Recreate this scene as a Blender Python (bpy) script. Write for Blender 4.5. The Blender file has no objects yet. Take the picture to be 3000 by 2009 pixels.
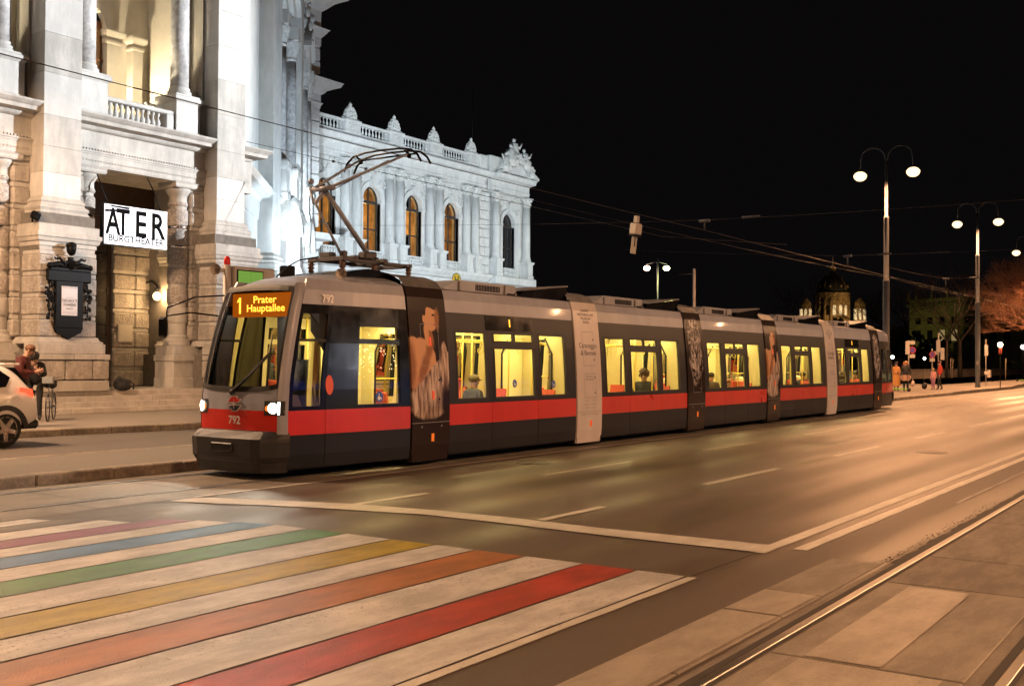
import bpy, bmesh, math, random
from mathutils import Vector, Matrix
random.seed(7)
SC = bpy.context.scene
COL = SC.collection
PI = math.pi
R = math.radians

# ---------------------------------------------------------------- camera
CAM_H = 1.75
YAW, PITCH, ROLL = R(34.0328), R(0.9391), 0.0065
fw = Vector((math.cos(YAW)*math.cos(PITCH), math.sin(YAW)*math.cos(PITCH), math.sin(PITCH)))
rt = fw.cross(Vector((0, 0, 1))).normalized()
up = rt.cross(fw)
r2 = math.cos(ROLL)*rt + math.sin(ROLL)*up
u2 = -math.sin(ROLL)*rt + math.cos(ROLL)*up
cam_d = bpy.data.cameras.new('camera')
cam = bpy.data.objects.new('camera', cam_d)
COL.objects.link(cam)
cam.matrix_world = Matrix(((r2.x, u2.x, -fw.x, 0), (r2.y, u2.y, -fw.y, 0), (r2.z, u2.z, -fw.z, CAM_H), (0, 0, 0, 1)))
cam_d.sensor_width = 36.0
cam_d.lens = 36.0*3200/3000
cam_d.clip_start = 0.1
cam_d.clip_end = 3000
SC.camera = cam

# ---------------------------------------------------------------- world: night sky
W = bpy.data.worlds.new('World')
SC.world = W
W.use_nodes = True
nt = W.node_tree
nt.nodes.clear()
sky = nt.nodes.new('ShaderNodeTexSky')
sky.sky_type = 'NISHITA'
sky.sun_disc = False
sky.sun_elevation = R(-7.0)
sky.sun_rotation = R(200)
bg = nt.nodes.new('ShaderNodeBackground')
bg.inputs['Strength'].default_value = 0.05
wo = nt.nodes.new('ShaderNodeOutputWorld')
glow = nt.nodes.new('ShaderNodeMix')
glow.data_type = 'RGBA'
glow.blend_type = 'ADD'
glow.inputs[0].default_value = 1.0
glow.inputs[7].default_value = (.058, .050, .056, 1)      # dull town glow of the night sky
nt.links.new(sky.outputs[0], glow.inputs[6])
nt.links.new(glow.outputs[2], bg.inputs[0])
nt.links.new(bg.outputs[0], wo.inputs[0])

# ---------------------------------------------------------------- exposure, renderer
SC.view_settings.view_transform = 'Standard'
SC.view_settings.look = 'None'
SC.view_settings.exposure = 0.0
SC.view_settings.gamma = 1.0
SC.render.engine = 'CYCLES'
SC.cycles.use_denoising = True
SC.cycles.max_bounces = 7
SC.cycles.diffuse_bounces = 3
SC.cycles.glossy_bounces = 3
SC.cycles.transparent_max_bounces = 24
SC.cycles.transmission_bounces = 6
SC.cycles.caustics_reflective = False
SC.cycles.caustics_refractive = False
SC.cycles.sample_clamp_indirect = 4.0
SC.cycles.sample_clamp_direct = 30.0
try:
    SC.cycles.use_light_tree = True
except Exception:
    pass

# ---------------------------------------------------------------- materials
MATS = {}
def lin(c):
    return tuple(((x/255)/12.92 if x/255 <= .04045 else ((x/255+.055)/1.055)**2.4) for x in c)

def mat(name, col, rough=.6, var=.12, scale=3.0, bump=0.0, bscale=30.0, metal=0.0, emis=None, es=0.0, spec=.5, coat=0.0, col2=None, detail=4.0, stains=0.0, sstretch=(1, 1, .25)):
    if name in MATS:
        return MATS[name]
    m = bpy.data.materials.new(name)
    m.use_nodes = True
    n, l = m.node_tree.nodes, m.node_tree.links
    b = n['Principled BSDF']
    b.inputs['Roughness'].default_value = rough
    b.inputs['Metallic'].default_value = metal
    b.inputs['Specular IOR Level'].default_value = spec
    b.inputs['Coat Weight'].default_value = coat
    b.inputs['Base Color'].default_value = (*col, 1)
    geo = None
    if var > 0 or bump > 0 or stains > 0:
        geo = n.new('ShaderNodeNewGeometry')
    last = None
    if var > 0:
        t = n.new('ShaderNodeTexNoise')
        t.inputs['Scale'].default_value = scale
        t.inputs['Detail'].default_value = detail
        t.inputs['Roughness'].default_value = .65
        l.new(geo.outputs['Position'], t.inputs['Vector'])
        cr = n.new('ShaderNodeValToRGB')
        cr.color_ramp.elements[0].position = .32
        cr.color_ramp.elements[1].position = .68
        c2 = col2 if col2 else tuple(min(1, x*(1+var)) for x in col)
        c1 = tuple(x*(1-var) for x in col)
        cr.color_ramp.elements[0].color = (*c1, 1)
        cr.color_ramp.elements[1].color = (*c2, 1)
        l.new(t.outputs['Fac'], cr.inputs['Fac'])
        last = cr.outputs['Color']
        mr = n.new('ShaderNodeMapRange')
        mr.inputs['To Min'].default_value = max(.02, rough-.1)
        mr.inputs['To Max'].default_value = min(1, rough+.1)
        l.new(t.outputs['Fac'], mr.inputs['Value'])
        l.new(mr.outputs['Result'], b.inputs['Roughness'])
    if stains > 0:
        mp = n.new('ShaderNodeMapping')
        mp.inputs['Scale'].default_value = sstretch
        l.new(geo.outputs['Position'], mp.inputs['Vector'])
        t2 = n.new('ShaderNodeTexNoise')
        t2.inputs['Scale'].default_value = 2.2
        t2.inputs['Detail'].default_value = 7
        t2.inputs['Roughness'].default_value = .7
        l.new(mp.outputs[0], t2.inputs['Vector'])
        c3 = n.new('ShaderNodeValToRGB')
        c3.color_ramp.elements[0].position = .42
        c3.color_ramp.elements[1].position = .60
        c3.color_ramp.elements[0].color = (1-stains, 1-stains, 1-stains, 1)
        c3.color_ramp.elements[1].color = (1, 1, 1, 1)
        l.new(t2.outputs['Fac'], c3.inputs['Fac'])
        mx = n.new('ShaderNodeMix')
        mx.data_type = 'RGBA'
        mx.blend_type = 'MULTIPLY'
        mx.inputs[0].default_value = 1.0
        if last is not None:
            l.new(last, mx.inputs[6])
        else:
            mx.inputs[6].default_value = (*col, 1)
        l.new(c3.outputs['Color'], mx.inputs[7])
        last = mx.outputs[2]
    if last is not None:
        l.new(last, b.inputs['Base Color'])
    if bump > 0:
        t3 = n.new('ShaderNodeTexNoise')
        t3.inputs['Scale'].default_value = bscale
        t3.inputs['Detail'].default_value = 5
        l.new(geo.outputs['Position'], t3.inputs['Vector'])
        bp = n.new('ShaderNodeBump')
        bp.inputs['Strength'].default_value = min(1, bump)
        bp.inputs['Distance'].default_value = .02 if bump <= 1 else .02*bump
        l.new(t3.outputs['Fac'], bp.inputs['Height'])
        l.new(bp.outputs[0], b.inputs['Normal'])
    if emis:
        b.inputs['Emission Color'].default_value = (*emis, 1)
        b.inputs['Emission Strength'].default_value = es
    MATS[name] = m
    return m

def glass(name, tint=(.9, .93, .92), ior=1.5, boost=1.0, rough=0.0):
    if name in MATS:
        return MATS[name]
    m = bpy.data.materials.new(name)
    m.use_nodes = True
    n, l = m.node_tree.nodes, m.node_tree.links
    n.clear()
    o = n.new('ShaderNodeOutputMaterial')
    mx = n.new('ShaderNodeMixShader')
    fr = n.new('ShaderNodeFresnel')
    fr.inputs['IOR'].default_value = ior
    mu = n.new('ShaderNodeMath')
    mu.operation = 'MULTIPLY'
    mu.inputs[1].default_value = boost
    mu.use_clamp = True
    tr = n.new('ShaderNodeBsdfTransparent')
    tr.inputs[0].default_value = (*tint, 1)
    gl = n.new('ShaderNodeBsdfGlossy')
    gl.inputs['Roughness'].default_value = rough
    l.new(fr.outputs[0], mu.inputs[0])
    l.new(mu.outputs[0], mx.inputs[0])
    l.new(tr.outputs[0], mx.inputs[1])
    l.new(gl.outputs[0], mx.inputs[2])
    l.new(mx.outputs[0], o.inputs[0])
    MATS[name] = m
    return m

def emit(name, col, s):
    if name in MATS:
        return MATS[name]
    m = bpy.data.materials.new(name)
    m.use_nodes = True
    n, l = m.node_tree.nodes, m.node_tree.links
    n.clear()
    o = n.new('ShaderNodeOutputMaterial')
    e = n.new('ShaderNodeEmission')
    e.inputs[0].default_value = (*col, 1)
    e.inputs[1].default_value = s
    l.new(e.outputs[0], o.inputs[0])
    MATS[name] = m
    return m

# ---------------------------------------------------------------- mesh builder
class MB:
    def __init__(self, M=None):
        self.v, self.f, self.mi, self.sm = [], [], [], []
        self.M = M
        self.cur = 0
        self.smooth = False

    def add(self, vs, fs):
        o = len(self.v)
        if self.M is not None:
            vs = [self.M @ Vector(p) for p in vs]
        self.v += [tuple(p) for p in vs]
        for f in fs:
            self.f.append(tuple(i+o for i in f))
            self.mi.append(self.cur)
            self.sm.append(self.smooth)
        return self

    def box(self, x0, x1, y0, y1, z0, z1, b=0.0):
        if x1 < x0: x0, x1 = x1, x0
        if y1 < y0: y0, y1 = y1, y0
        if z1 < z0: z0, z1 = z1, z0
        if b <= 0:
            return self.add([(x0, y0, z0), (x1, y0, z0), (x1, y1, z0), (x0, y1, z0), (x0, y0, z1), (x1, y0, z1), (x1, y1, z1), (x0, y1, z1)],
                            [(0, 3, 2, 1), (4, 5, 6, 7), (0, 1, 5, 4), (1, 2, 6, 5), (2, 3, 7, 6), (3, 0, 4, 7)])
        b = min(b, (x1-x0)*.45, (y1-y0)*.45, (z1-z0)*.45)
        vs, idx = [], {}
        X, Y, Z = (x0, x1), (y0, y1), (z0, z1)
        for i in (0, 1):
            for j in (0, 1):
                for k in (0, 1):
                    for a in range(3):
                        sx, sy, sz = (1-2*i)*b, (1-2*j)*b, (1-2*k)*b
                        p = [X[i]+sx, Y[j]+sy, Z[k]+sz]
                        p[a] = (X[i], Y[j], Z[k])[a]
                        idx[(i, j, k, a)] = len(vs)
                        vs.append(p)
        fs = []
        def q(*ks): fs.append([idx[k] for k in ks])
        q((0,0,0,0),(0,0,1,0),(0,1,1,0),(0,1,0,0)); q((1,0,0,0),(1,1,0,0),(1,1,1,0),(1,0,1,0))
        q((0,0,0,1),(1,0,0,1),(1,0,1,1),(0,0,1,1)); q((0,1,0,1),(0,1,1,1),(1,1,1,1),(1,1,0,1))
        q((0,0,0,2),(0,1,0,2),(1,1,0,2),(1,0,0,2)); q((0,0,1,2),(1,0,1,2),(1,1,1,2),(0,1,1,2))
        for i in (0, 1):
            for j in (0, 1):
                q((i,j,0,0),(i,j,1,0),(i,j,1,1),(i,j,0,1))
                q((i,0,j,0),(i,1,j,0),(i,1,j,2),(i,0,j,2))
                q((0,i,j,1),(1,i,j,1),(1,i,j,2),(0,i,j,2))
        for i in (0, 1):
            for j in (0, 1):
                for k in (0, 1):
                    q((i,j,k,0),(i,j,k,1),(i,j,k,2))
        return self.add(vs, fs)

    def prism(self, poly, a, b, axis='x'):
        """poly: 2D polygon; axis x -> (y,z), y -> (x,z), z -> (x,y), extruded a..b"""
        n = len(poly)
        def P(p, t):
            return (t, p[0], p[1]) if axis == 'x' else (p[0], t, p[1]) if axis == 'y' else (p[0], p[1], t)
        vs = [P(p, a) for p in poly]+[P(p, b) for p in poly]
        fs = [tuple(range(n))[::-1], tuple(range(n, 2*n))]
        for i in range(n):
            j = (i+1) % n
            fs.append((i, j, n+j, n+i))
        return self.add(vs, fs)

    def lathe(self, prof, c=(0, 0, 0), n=16, cap=True):
        vs, fs = [], []
        m = len(prof)
        for i in range(n):
            a = 2*PI*i/n
            for r, z in prof:
                vs.append((c[0]+r*math.cos(a), c[1]+r*math.sin(a), c[2]+z))
        for i in range(n):
            j = (i+1) % n
            for k in range(m-1):
                fs.append((i*m+k, j*m+k, j*m+k+1, i*m+k+1))
        if cap:
            fs.append(tuple(i*m for i in range(n))[::-1])
            fs.append(tuple(i*m+m-1 for i in range(n)))
        return self.add(vs, fs)

    def tube(self, pts, r, n=8, cap=True, closed=False):
        pts = [Vector(p) for p in pts]
        m = len(pts)
        rs = r if isinstance(r, (list, tuple)) else [r]*m
        vs, fs = [], []
        prev = None
        for i, p in enumerate(pts):
            if closed:
                d = pts[(i+1) % m]-pts[i-1]
            else:
                d = pts[min(i+1, m-1)]-pts[max(i-1, 0)]
            if d.length < 1e-9: d = Vector((0, 0, 1))
            d.normalize()
            if prev is None:
                u = d.orthogonal().normalized()
            else:
                u = prev-d*prev.dot(d)
                u = u.normalized() if u.length > 1e-6 else d.orthogonal().normalized()
            prev = u
            w = d.cross(u)
            for k in range(n):
                a = 2*PI*k/n
                vs.append(p+(u*math.cos(a)+w*math.sin(a))*rs[i])
        for i in range(m if closed else m-1):
            i2 = (i+1) % m
            for k in range(n):
                k2 = (k+1) % n
                fs.append((i*n+k, i*n+k2, i2*n+k2, i2*n+k))
        if cap and not closed:
            fs.append(tuple(range(n))[::-1])
            fs.append(tuple((m-1)*n+k for k in range(n)))
        return self.add(vs, fs)

    def sphere(self, c, r, nu=12, nv=8):
        if not isinstance(r, (list, tuple)): r = (r, r, r)
        vs = [(c[0], c[1], c[2]-r[2])]
        for j in range(1, nv):
            t = -PI/2+PI*j/nv
            for i in range(nu):
                a = 2*PI*i/nu
                vs.append((c[0]+r[0]*math.cos(t)*math.cos(a), c[1]+r[1]*math.cos(t)*math.sin(a), c[2]+r[2]*math.sin(t)))
        vs.append((c[0], c[1], c[2]+r[2]))
        fs = []
        for i in range(nu):
            fs.append((0, 1+(i+1) % nu, 1+i))
            fs.append((len(vs)-1, 1+(nv-2)*nu+i, 1+(nv-2)*nu+(i+1) % nu))
        for j in range(nv-2):
            for i in range(nu):
                a, b = 1+j*nu+i, 1+j*nu+(i+1) % nu
                fs.append((a, b, b+nu, a+nu))
        return self.add(vs, fs)

    def grid(self, rows, flip=False):
        """rows: list of equal-length point lists"""
        m = len(rows[0])
        vs = [p for r_ in rows for p in r_]
        fs = []
        for i in range(len(rows)-1):
            for k in range(m-1):
                q = (i*m+k, i*m+k+1, (i+1)*m+k+1, (i+1)*m+k)
                fs.append(q[::-1] if flip else q)
        return self.add(vs, fs)

    def mesh(self, name, mats):
        me = bpy.data.meshes.new(name)
        me.from_pydata(self.v, [], self.f)
        if not isinstance(mats, (list, tuple)): mats = [mats]
        for m in mats: me.materials.append(m)
        me.polygons.foreach_set('material_index', self.mi)
        me.polygons.foreach_set('use_smooth', self.sm)
        me.update()
        return me

    def build(self, name, mats, parent=None, loc=None, rot=None, fixn=True):
        me = self.mesh(name, mats)
        if fixn:
            bm = bmesh.new(); bm.from_mesh(me)
            bmesh.ops.recalc_face_normals(bm, faces=bm.faces)
            bm.to_mesh(me); bm.free()
        return put(name, me, parent, loc, rot)

def put(name, me, parent=None, loc=None, rot=None):
    o = bpy.data.objects.new(name, me)
    COL.objects.link(o)
    if parent is not None: o.parent = parent
    if loc is not None: o.location = loc
    if rot is not None: o.rotation_euler = rot
    return o

def thing(name, label, cat, loc=(0, 0, 0), rotz=0, group=None):
    o = bpy.data.objects.new(name, None)
    COL.objects.link(o)
    o.location = loc
    o.rotation_euler = (0, 0, rotz)
    o.empty_display_size = .1
    return tag(o, label, cat, group)

def tag(o, label=None, cat=None, group=None, kind=None):
    if label: o['label'] = label
    if cat: o['category'] = cat
    if group: o['group'] = group
    if kind: o['kind'] = kind
    return o

def struct(o):
    o['kind'] = 'structure'
    return o

def copy_tree(o, parent=None):
    c = o.copy()
    COL.objects.link(c)
    c.parent = parent
    for ch in list(o.children):
        copy_tree(ch, c)
    return c

def text(name, s, size, m, M, parent, width=None, ext=0.0, bold=0.0, align='CENTER', xs=1.0, space=1.0):
    cu = bpy.data.curves.new(name, 'FONT')
    cu.body = s
    cu.size = size
    cu.align_x = align
    cu.align_y = 'CENTER'
    cu.extrude = ext
    cu.offset = bold
    cu.resolution_u = 3
    cu.space_line = .85
    cu.space_character = space
    ob = bpy.data.objects.new(name, cu)
    COL.objects.link(ob)
    bpy.context.view_layer.update()
    me = bpy.data.meshes.new_from_object(ob.evaluated_get(bpy.context.evaluated_depsgraph_get()))
    bpy.data.objects.remove(ob)
    if width:
        xsn = [v.co.x for v in me.vertices]
        w = max(xsn)-min(xsn)
        xs = width/w if w > 0 else 1
    me.transform(Matrix.Diagonal((xs, 1, 1, 1)))
    me.transform(M)
    me.materials.clear()
    me.materials.append(m)
    return put(name, me, parent)

def frame(origin, ux, uy):
    """matrix with local x -> ux, local y -> uy (text plane), at origin"""
    ux = Vector(ux).normalized(); uy = Vector(uy).normalized(); uz = ux.cross(uy)
    return Matrix(((ux.x, uy.x, uz.x, origin[0]), (ux.y, uy.y, uz.y, origin[1]), (ux.z, uy.z, uz.z, origin[2]), (0, 0, 0, 1)))

def lamp(name, kind, loc, power, col, parent=None, size=.1, target=None, angle=60, blend=.5):
    d = bpy.data.lights.new(name, kind)
    d.energy = power
    d.color = col
    if kind in ('POINT', 'SPOT'): d.shadow_soft_size = size
    if kind == 'SPOT':
        d.spot_size = R(angle); d.spot_blend = blend
    if kind == 'AREA':
        d.size = size
    o = bpy.data.objects.new(name, d)
    COL.objects.link(o)
    if parent is not None: o.parent = parent
    o.location = loc
    if target is not None:
        PM = Matrix.Identity(4)
        q_ = parent
        while q_ is not None:
            PM = q_.matrix_basis @ PM
            q_ = q_.parent
        q = (Vector(target)-PM @ Vector(loc)).to_track_quat('-Z', 'Y')
        q = PM.to_quaternion().inverted() @ q
        o.rotation_mode = 'QUATERNION'
        o.rotation_quaternion = q
    return o

WARM = (1.0, .46, .20)
COOL = (.80, .90, 1.0)
AMBER = (1.0, .72, .36)
# ================================================================ GROUND
def asphalt(name, col, tracks=False, rough=.5, patch=.2):
    m = mat(name, col, rough=rough, var=.0, bump=.22, bscale=90, spec=.30)
    n, l = m.node_tree.nodes, m.node_tree.links
    b = n['Principled BSDF']
    geo = [x for x in n if x.type == 'NEW_GEOMETRY'][0]
    # large uneven patches
    t = n.new('ShaderNodeTexNoise'); t.inputs['Scale'].default_value = .55; t.inputs['Detail'].default_value = 8; t.inputs['Roughness'].default_value = .62
    mp = n.new('ShaderNodeMapping'); mp.inputs['Scale'].default_value = (.35, 1.2, 1)
    l.new(geo.outputs['Position'], mp.inputs[0]); l.new(mp.outputs[0], t.inputs['Vector'])
    t2 = n.new('ShaderNodeTexNoise'); t2.inputs['Scale'].default_value = 42; t2.inputs['Detail'].default_value = 4; t2.inputs['Roughness'].default_value = .7
    l.new(geo.outputs['Position'], t2.inputs['Vector'])
    ad = n.new('ShaderNodeMath'); ad.operation = 'MULTIPLY_ADD'; ad.inputs[1].default_value = 1.1
    l.new(t2.outputs['Fac'], ad.inputs[0])
    l.new(t.outputs['Fac'], ad.inputs[2])
    cr = n.new('ShaderNodeValToRGB')
    cr.color_ramp.elements[0].position = .72; cr.color_ramp.elements[1].position = 1.0
    cr.color_ramp.elements[0].color = (*[c*(1-patch) for c in col], 1)
    cr.color_ramp.elements[1].color = (*[c*(1+patch*2.2) for c in col], 1)
    l.new(ad.outputs[0], cr.inputs[0])
    l.new(cr.outputs[0], b.inputs['Base Color'])
    if tracks:
        # wheel tracks polished along the lanes: smoother strips that run along X
        sp = n.new('ShaderNodeSeparateXYZ'); l.new(geo.outputs['Position'], sp.inputs[0])
        wob = n.new('ShaderNodeTexNoise'); wob.inputs['Scale'].default_value = .12
        l.new(geo.outputs['Position'], wob.inputs['Vector'])
        a1 = n.new('ShaderNodeMath'); a1.operation = 'MULTIPLY_ADD'; a1.inputs[1].default_value = .5
        l.new(wob.outputs['Fac'], a1.inputs[0]); l.new(sp.outputs['Y'], a1.inputs[2])
        a2 = n.new('ShaderNodeMath'); a2.operation = 'MULTIPLY'; a2.inputs[1].default_value = 2*PI/1.27
        l.new(a1.outputs[0], a2.inputs[0])
        a3 = n.new('ShaderNodeMath'); a3.operation = 'SINE'; l.new(a2.outputs[0], a3.inputs[0])
        nz = n.new('ShaderNodeMath'); nz.operation = 'MULTIPLY_ADD'; nz.inputs[1].default_value = .35
        l.new(t.outputs['Fac'], nz.inputs[0]); l.new(a3.outputs[0], nz.inputs[2])
        mr = n.new('ShaderNodeMapRange'); mr.inputs['From Min'].default_value = -.7; mr.inputs['From Max'].default_value = 1.3
        mr.inputs['To Min'].default_value = .56; mr.inputs['To Max'].default_value = .28
        l.new(nz.outputs[0], mr.inputs['Value'])
        l.new(mr.outputs[0], b.inputs['Roughness'])
    return m

def paint(name, col, wear=.25, rough=.45):
    m = mat(name, col, rough=rough, var=.07, scale=2.0, bump=.35, bscale=90, stains=wear*.8, sstretch=(.6, 1.5, 1))
    n, l = m.node_tree.nodes, m.node_tree.links
    b = n['Principled BSDF']
    geo = [x for x in n if x.type == 'NEW_GEOMETRY'][0]
    # chips and worn specks that let the asphalt through
    t = n.new('ShaderNodeTexNoise'); t.inputs['Scale'].default_value = 26; t.inputs['Detail'].default_value = 6; t.inputs['Roughness'].default_value = .75
    l.new(geo.outputs['Position'], t.inputs['Vector'])
    cr = n.new('ShaderNodeValToRGB'); cr.color_ramp.elements[0].position = .645; cr.color_ramp.elements[1].position = .675
    mpw = n.new('ShaderNodeMapping'); mpw.inputs['Scale'].default_value = (.16, 2.0, 1); l.new(geo.outputs['Position'], mpw.inputs[0])
    tw = n.new('ShaderNodeTexNoise'); tw.inputs['Scale'].default_value = 1.1; tw.inputs['Detail'].default_value = 5; l.new(mpw.outputs[0], tw.inputs['Vector'])
    aw = n.new('ShaderNodeMath'); aw.operation = 'MULTIPLY_ADD'; aw.inputs[1].default_value = .42; l.new(tw.outputs['Fac'], aw.inputs[0])
    aw2 = n.new('ShaderNodeMath'); aw2.operation = 'SUBTRACT'; aw2.inputs[1].default_value = .21; l.new(t.outputs['Fac'], aw.inputs[2]); l.new(aw.outputs[0], aw2.inputs[0])
    l.new(aw2.outputs[0], cr.inputs[0])
    mx = n.new('ShaderNodeMix'); mx.data_type = 'RGBA'
    src = b.inputs['Base Color'].links[0].from_socket
    l.new(cr.outputs[0], mx.inputs[0]); l.new(src, mx.inputs[6]); mx.inputs[7].default_value = (.12, .11, .10, 1)
    l.new(mx.outputs[2], b.inputs['Base Color'])
    return m

M_ROAD = asphalt('asphalt_road', (.055, .0445, .037), tracks=True, patch=.42)
M_LAYBY = asphalt('asphalt_lane', (.085, .075, .066), rough=.6)
M_PLAT = asphalt('asphalt_platform', (.135, .122, .105), rough=.62, patch=.12)
M_PAVE = asphalt('asphalt_pavement', (.21, .185, .16), rough=.65, patch=.12)
M_GRANITE = mat('granite_kerb', (.30, .25, .20), rough=.65, var=.3, scale=14, bump=.5, bscale=60, stains=.45, sstretch=(1, 1, 1))
M_SLAB = mat('concrete_slab', (.28, .245, .20), rough=.6, var=.09, scale=.9, bump=.45, bscale=70, stains=.30, sstretch=(.6, 2, 1))
M_SLAB2 = mat('concrete_slab_dark', (.20, .172, .14), rough=.6, var=.10, scale=.9, bump=.45, bscale=70, stains=.35, sstretch=(.6, 2, 1))
M_RAIL = mat('polished_rail', (.62, .60, .58), rough=.33, var=0, metal=1.0)
M_RAILD = mat('rail_groove', (.035, .030, .026), rough=.7, var=.3, scale=10)
M_TAR = mat('tar_joint', (.018, .016, .015), rough=.6, var=.3, scale=12)
M_WHITE = paint('white_line', (.60, .57, .51))
M_EARTH = mat('dark_ground', (.05, .047, .04), rough=.9, var=.4, scale=.3)

g = MB(); g.add([(-400, -400, -.03), (1500, -400, -.03), (1500, 900, -.03), (-400, 900, -.03)], [(0, 1, 2, 3)])
struct(g.build('ground', M_EARTH))

def sheet(name, x0, x1, y0, y1, z, m, parent=None, skew=0.0):
    s_ = MB(); s_.add([(x0, y0, z), (x1, y0, z), (x1-skew, y1, z), (x0-skew*0, y1, z)], [(0, 1, 2, 3)])
    return s_.build(name, m, parent)

# the carriageway as one sheet with a finer grid near the camera
road = MB()
road.grid([[(x, y, 0) for y in (-14, -6, 0, 1.0, 2.4, 3.1, 6, 9, 11.0, 13.7)] for x in (-60, -10, 0, 5, 10, 15, 20, 30, 45, 60, 90, 140, 220, 400)], flip=True)
road = struct(road.build('road', M_ROAD))
struct(sheet('lay_by_lane', -60, 60, 13.7, 22.2, -.004, M_LAYBY))

# track bed by the tram: concrete slabs, tar joints
track_far = struct(sheet('tram_track_bed', -40, 240, 11.08, 13.72, .004, M_SLAB2))
joint = MB()
for x in range(-8, 70):
    xx = x*1.5+.35
    joint.add([(xx, 11.1, .009), (xx+.025, 11.1, .009), (xx+.025, 11.70, .009), (xx, 11.70, .009)], [(0, 1, 2, 3)])
    joint.add([(xx+.4, 11.86, .009), (xx+.42, 11.86, .009), (xx+.42, 13.14, .009), (xx+.4, 13.14, .009)], [(0, 1, 2, 3)])
o = joint.build('slab_joint', M_TAR, track_far); o['kind'] = 'stuff'
def rail_line(y, x0, x1, parent, z=.012, shiny=True):
    a = MB()
    a.box(x0, x1, y-.032, y+.034, -.05, z, .006)
    a.build('rail', M_RAIL, parent)
    gmb = MB()
    gmb.add([(x0, y+.034, z-.002), (x1, y+.034, z-.002), (x1, y+.085, z-.002), (x0, y+.085, z-.002)], [(0, 1, 2, 3)])
    gmb.add([(x0, y-.062, z-.003), (x1, y-.062, z-.003), (x1, y-.032, z-.003), (x0, y-.032, z-.003)], [(0, 1, 2, 3)])
    gmb.build('rail_groove', M_RAILD, parent)
rail_line(11.78, -30, 240, track_far)
rail_line(13.22, -30, 240, track_far)

# near tram track (right foreground)
track_near = struct(sheet('near_track_bed', -30, 240, -1.6, 2.62, .004, M_SLAB2))
for xa, xb, ms in ((-6, 1.2, M_SLAB), (1.23, 3.75, M_SLAB2), (3.78, 6.33, M_SLAB), (6.355, 8.90, M_SLAB), (8.925, 10.30, M_SLAB2), (10.325, 12.9, M_SLAB2), (12.925, 15.5, M_SLAB2), (15.525, 18.1, M_SLAB2), (18.125, 20.7, M_SLAB2), (20.725, 23.3, M_SLAB2)):
    for ya, yb in ((1.30, 2.40), (-.05, 1.02), (-1.5, -.30)):
        s_ = MB(); s_.box(xa, xb, ya, yb, -.05, .013, .006)
        s_.build('concrete_slab', ms, track_near)
for xa, xb in ((3.4, 5.6), (5.62, 7.26), (7.28, 8.08), (8.1, 9.72)):
    s_ = MB(); s_.box(xa, xb, 2.66, 3.10+(.0 if xa > 7 else .0), -.05, .010, .005)
    s_.build('edge_slab', M_SLAB, track_near)
rail_line(2.47, -30, 240, track_near, z=.017)
rail_line(1.12, -30, 240, track_near, z=.017)
rail_line(-.35, -30, 240, track_near, z=.017)
# broken asphalt edge beside the rail
edge = MB()
rnd = random.Random(3)
pts = []
for k in range(150):
    x = 9.75+k*.06
    f_ = max(0, 1-abs(x-12.0)/7.0)
    pts.append((x, 2.585+f_*(.012+rnd.uniform(0, .012)+.018*math.sin(k*.31)+.012*math.sin(k*.83))))
for k in range(149):
    edge.add([(pts[k][0], 2.535, .0105), (pts[k+1][0], 2.535, .0105), (pts[k+1][0], pts[k+1][1], .0105), (pts[k][0], pts[k][1], .0105)], [(0, 1, 2, 3)])
edge.build('broken_edge', M_RAILD, track_near)
crumb = MB()
for k in range(220):
    x = 9.75+abs(rnd.gauss(0, 2.2)); y = 2.635+abs(rnd.gauss(0, .035)); r_ = rnd.uniform(.003, .009)
    crumb.sphere((x, y, .006), (r_, r_*rnd.uniform(.6, 1.2), r_*.6), 5, 3)
o = crumb.build('asphalt_crumbs', mat('crumbs', (.16, .14, .12), .8, .3, 30), track_near); o['kind'] = 'stuff'

# platform between tram and lay-by
plat = MB(); plat.box(-60, 66, 14.0, 16.25, -.05, .15, .0)
platform = struct(plat.build('platform', M_PLAT))
def kerb_row(y0, y1, x0, x1, parent, z=.155, step=1.25):
    n_ = int((x1-x0)/step)
    cache = {}
    for k in range(n_):
        L = step-.012
        if 0 not in cache:
            b_ = MB(); b_.box(0, L, y0, y1, -.08, z, .02); cache[0] = b_.mesh('kerb_stone', M_GRANITE)
            bm_ = None
        put('kerb_stone', cache[0], parent, (x0+k*step, 0, rnd.uniform(-.004, .003)))
kerb_row(13.72, 14.0, -5, 66, platform)
kerb_row(16.25, 16.45, 0, 50, platform, .152)
# pavement before the theatre (its kerb runs a little oblique) and beyond the tram
pv = MB()
pv.prism([(-60, 24.0), (-60, 60), (220, 60), (220, 16.2), (66, 16.2), (60, 20.0), (30, 20.6), (16, 22.35), (0, 24.0)], -.06, .15, 'z')
pavement = struct(pv.build('pavement', M_PAVE))
def kerb_path(path, parent, w=.28, step=1.25):
    for (xa, ya), (xb, yb) in zip(path[:-1], path[1:]):
        L = math.hypot(xb-xa, yb-ya); a = math.atan2(yb-ya, xb-xa)
        n_ = max(1, round(L/step)); st = L/n_
        me = None
        for k in range(n_):
            if me is None:
                b_ = MB(); b_.box(.005, st-.005, -w, 0, -.08, .156, .02); me = b_.mesh('kerb_stone', M_GRANITE)
            put('kerb_stone', me, parent, (xa+(xb-xa)*k/n_, ya+(yb-ya)*k/n_, rnd.uniform(-.003, .003)), (0, 0, a))
kerb_path([(4, 23.58), (16, 22.35), (30, 20.6)], pavement)
# far pavement with the walkers (in front of the park)
pv2 = MB()
pv2.prism([(50, 14.35), (50, 40), (300, 40), (300, 20), (97, 15.3), (86, 14.35)], -.06, .146, 'z')
pave2 = struct(pv2.build('far_pavement', M_PAVE))
kerb_path([(50, 14.33), (86, 14.33)], pave2, w=.22, step=1.5)

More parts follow.
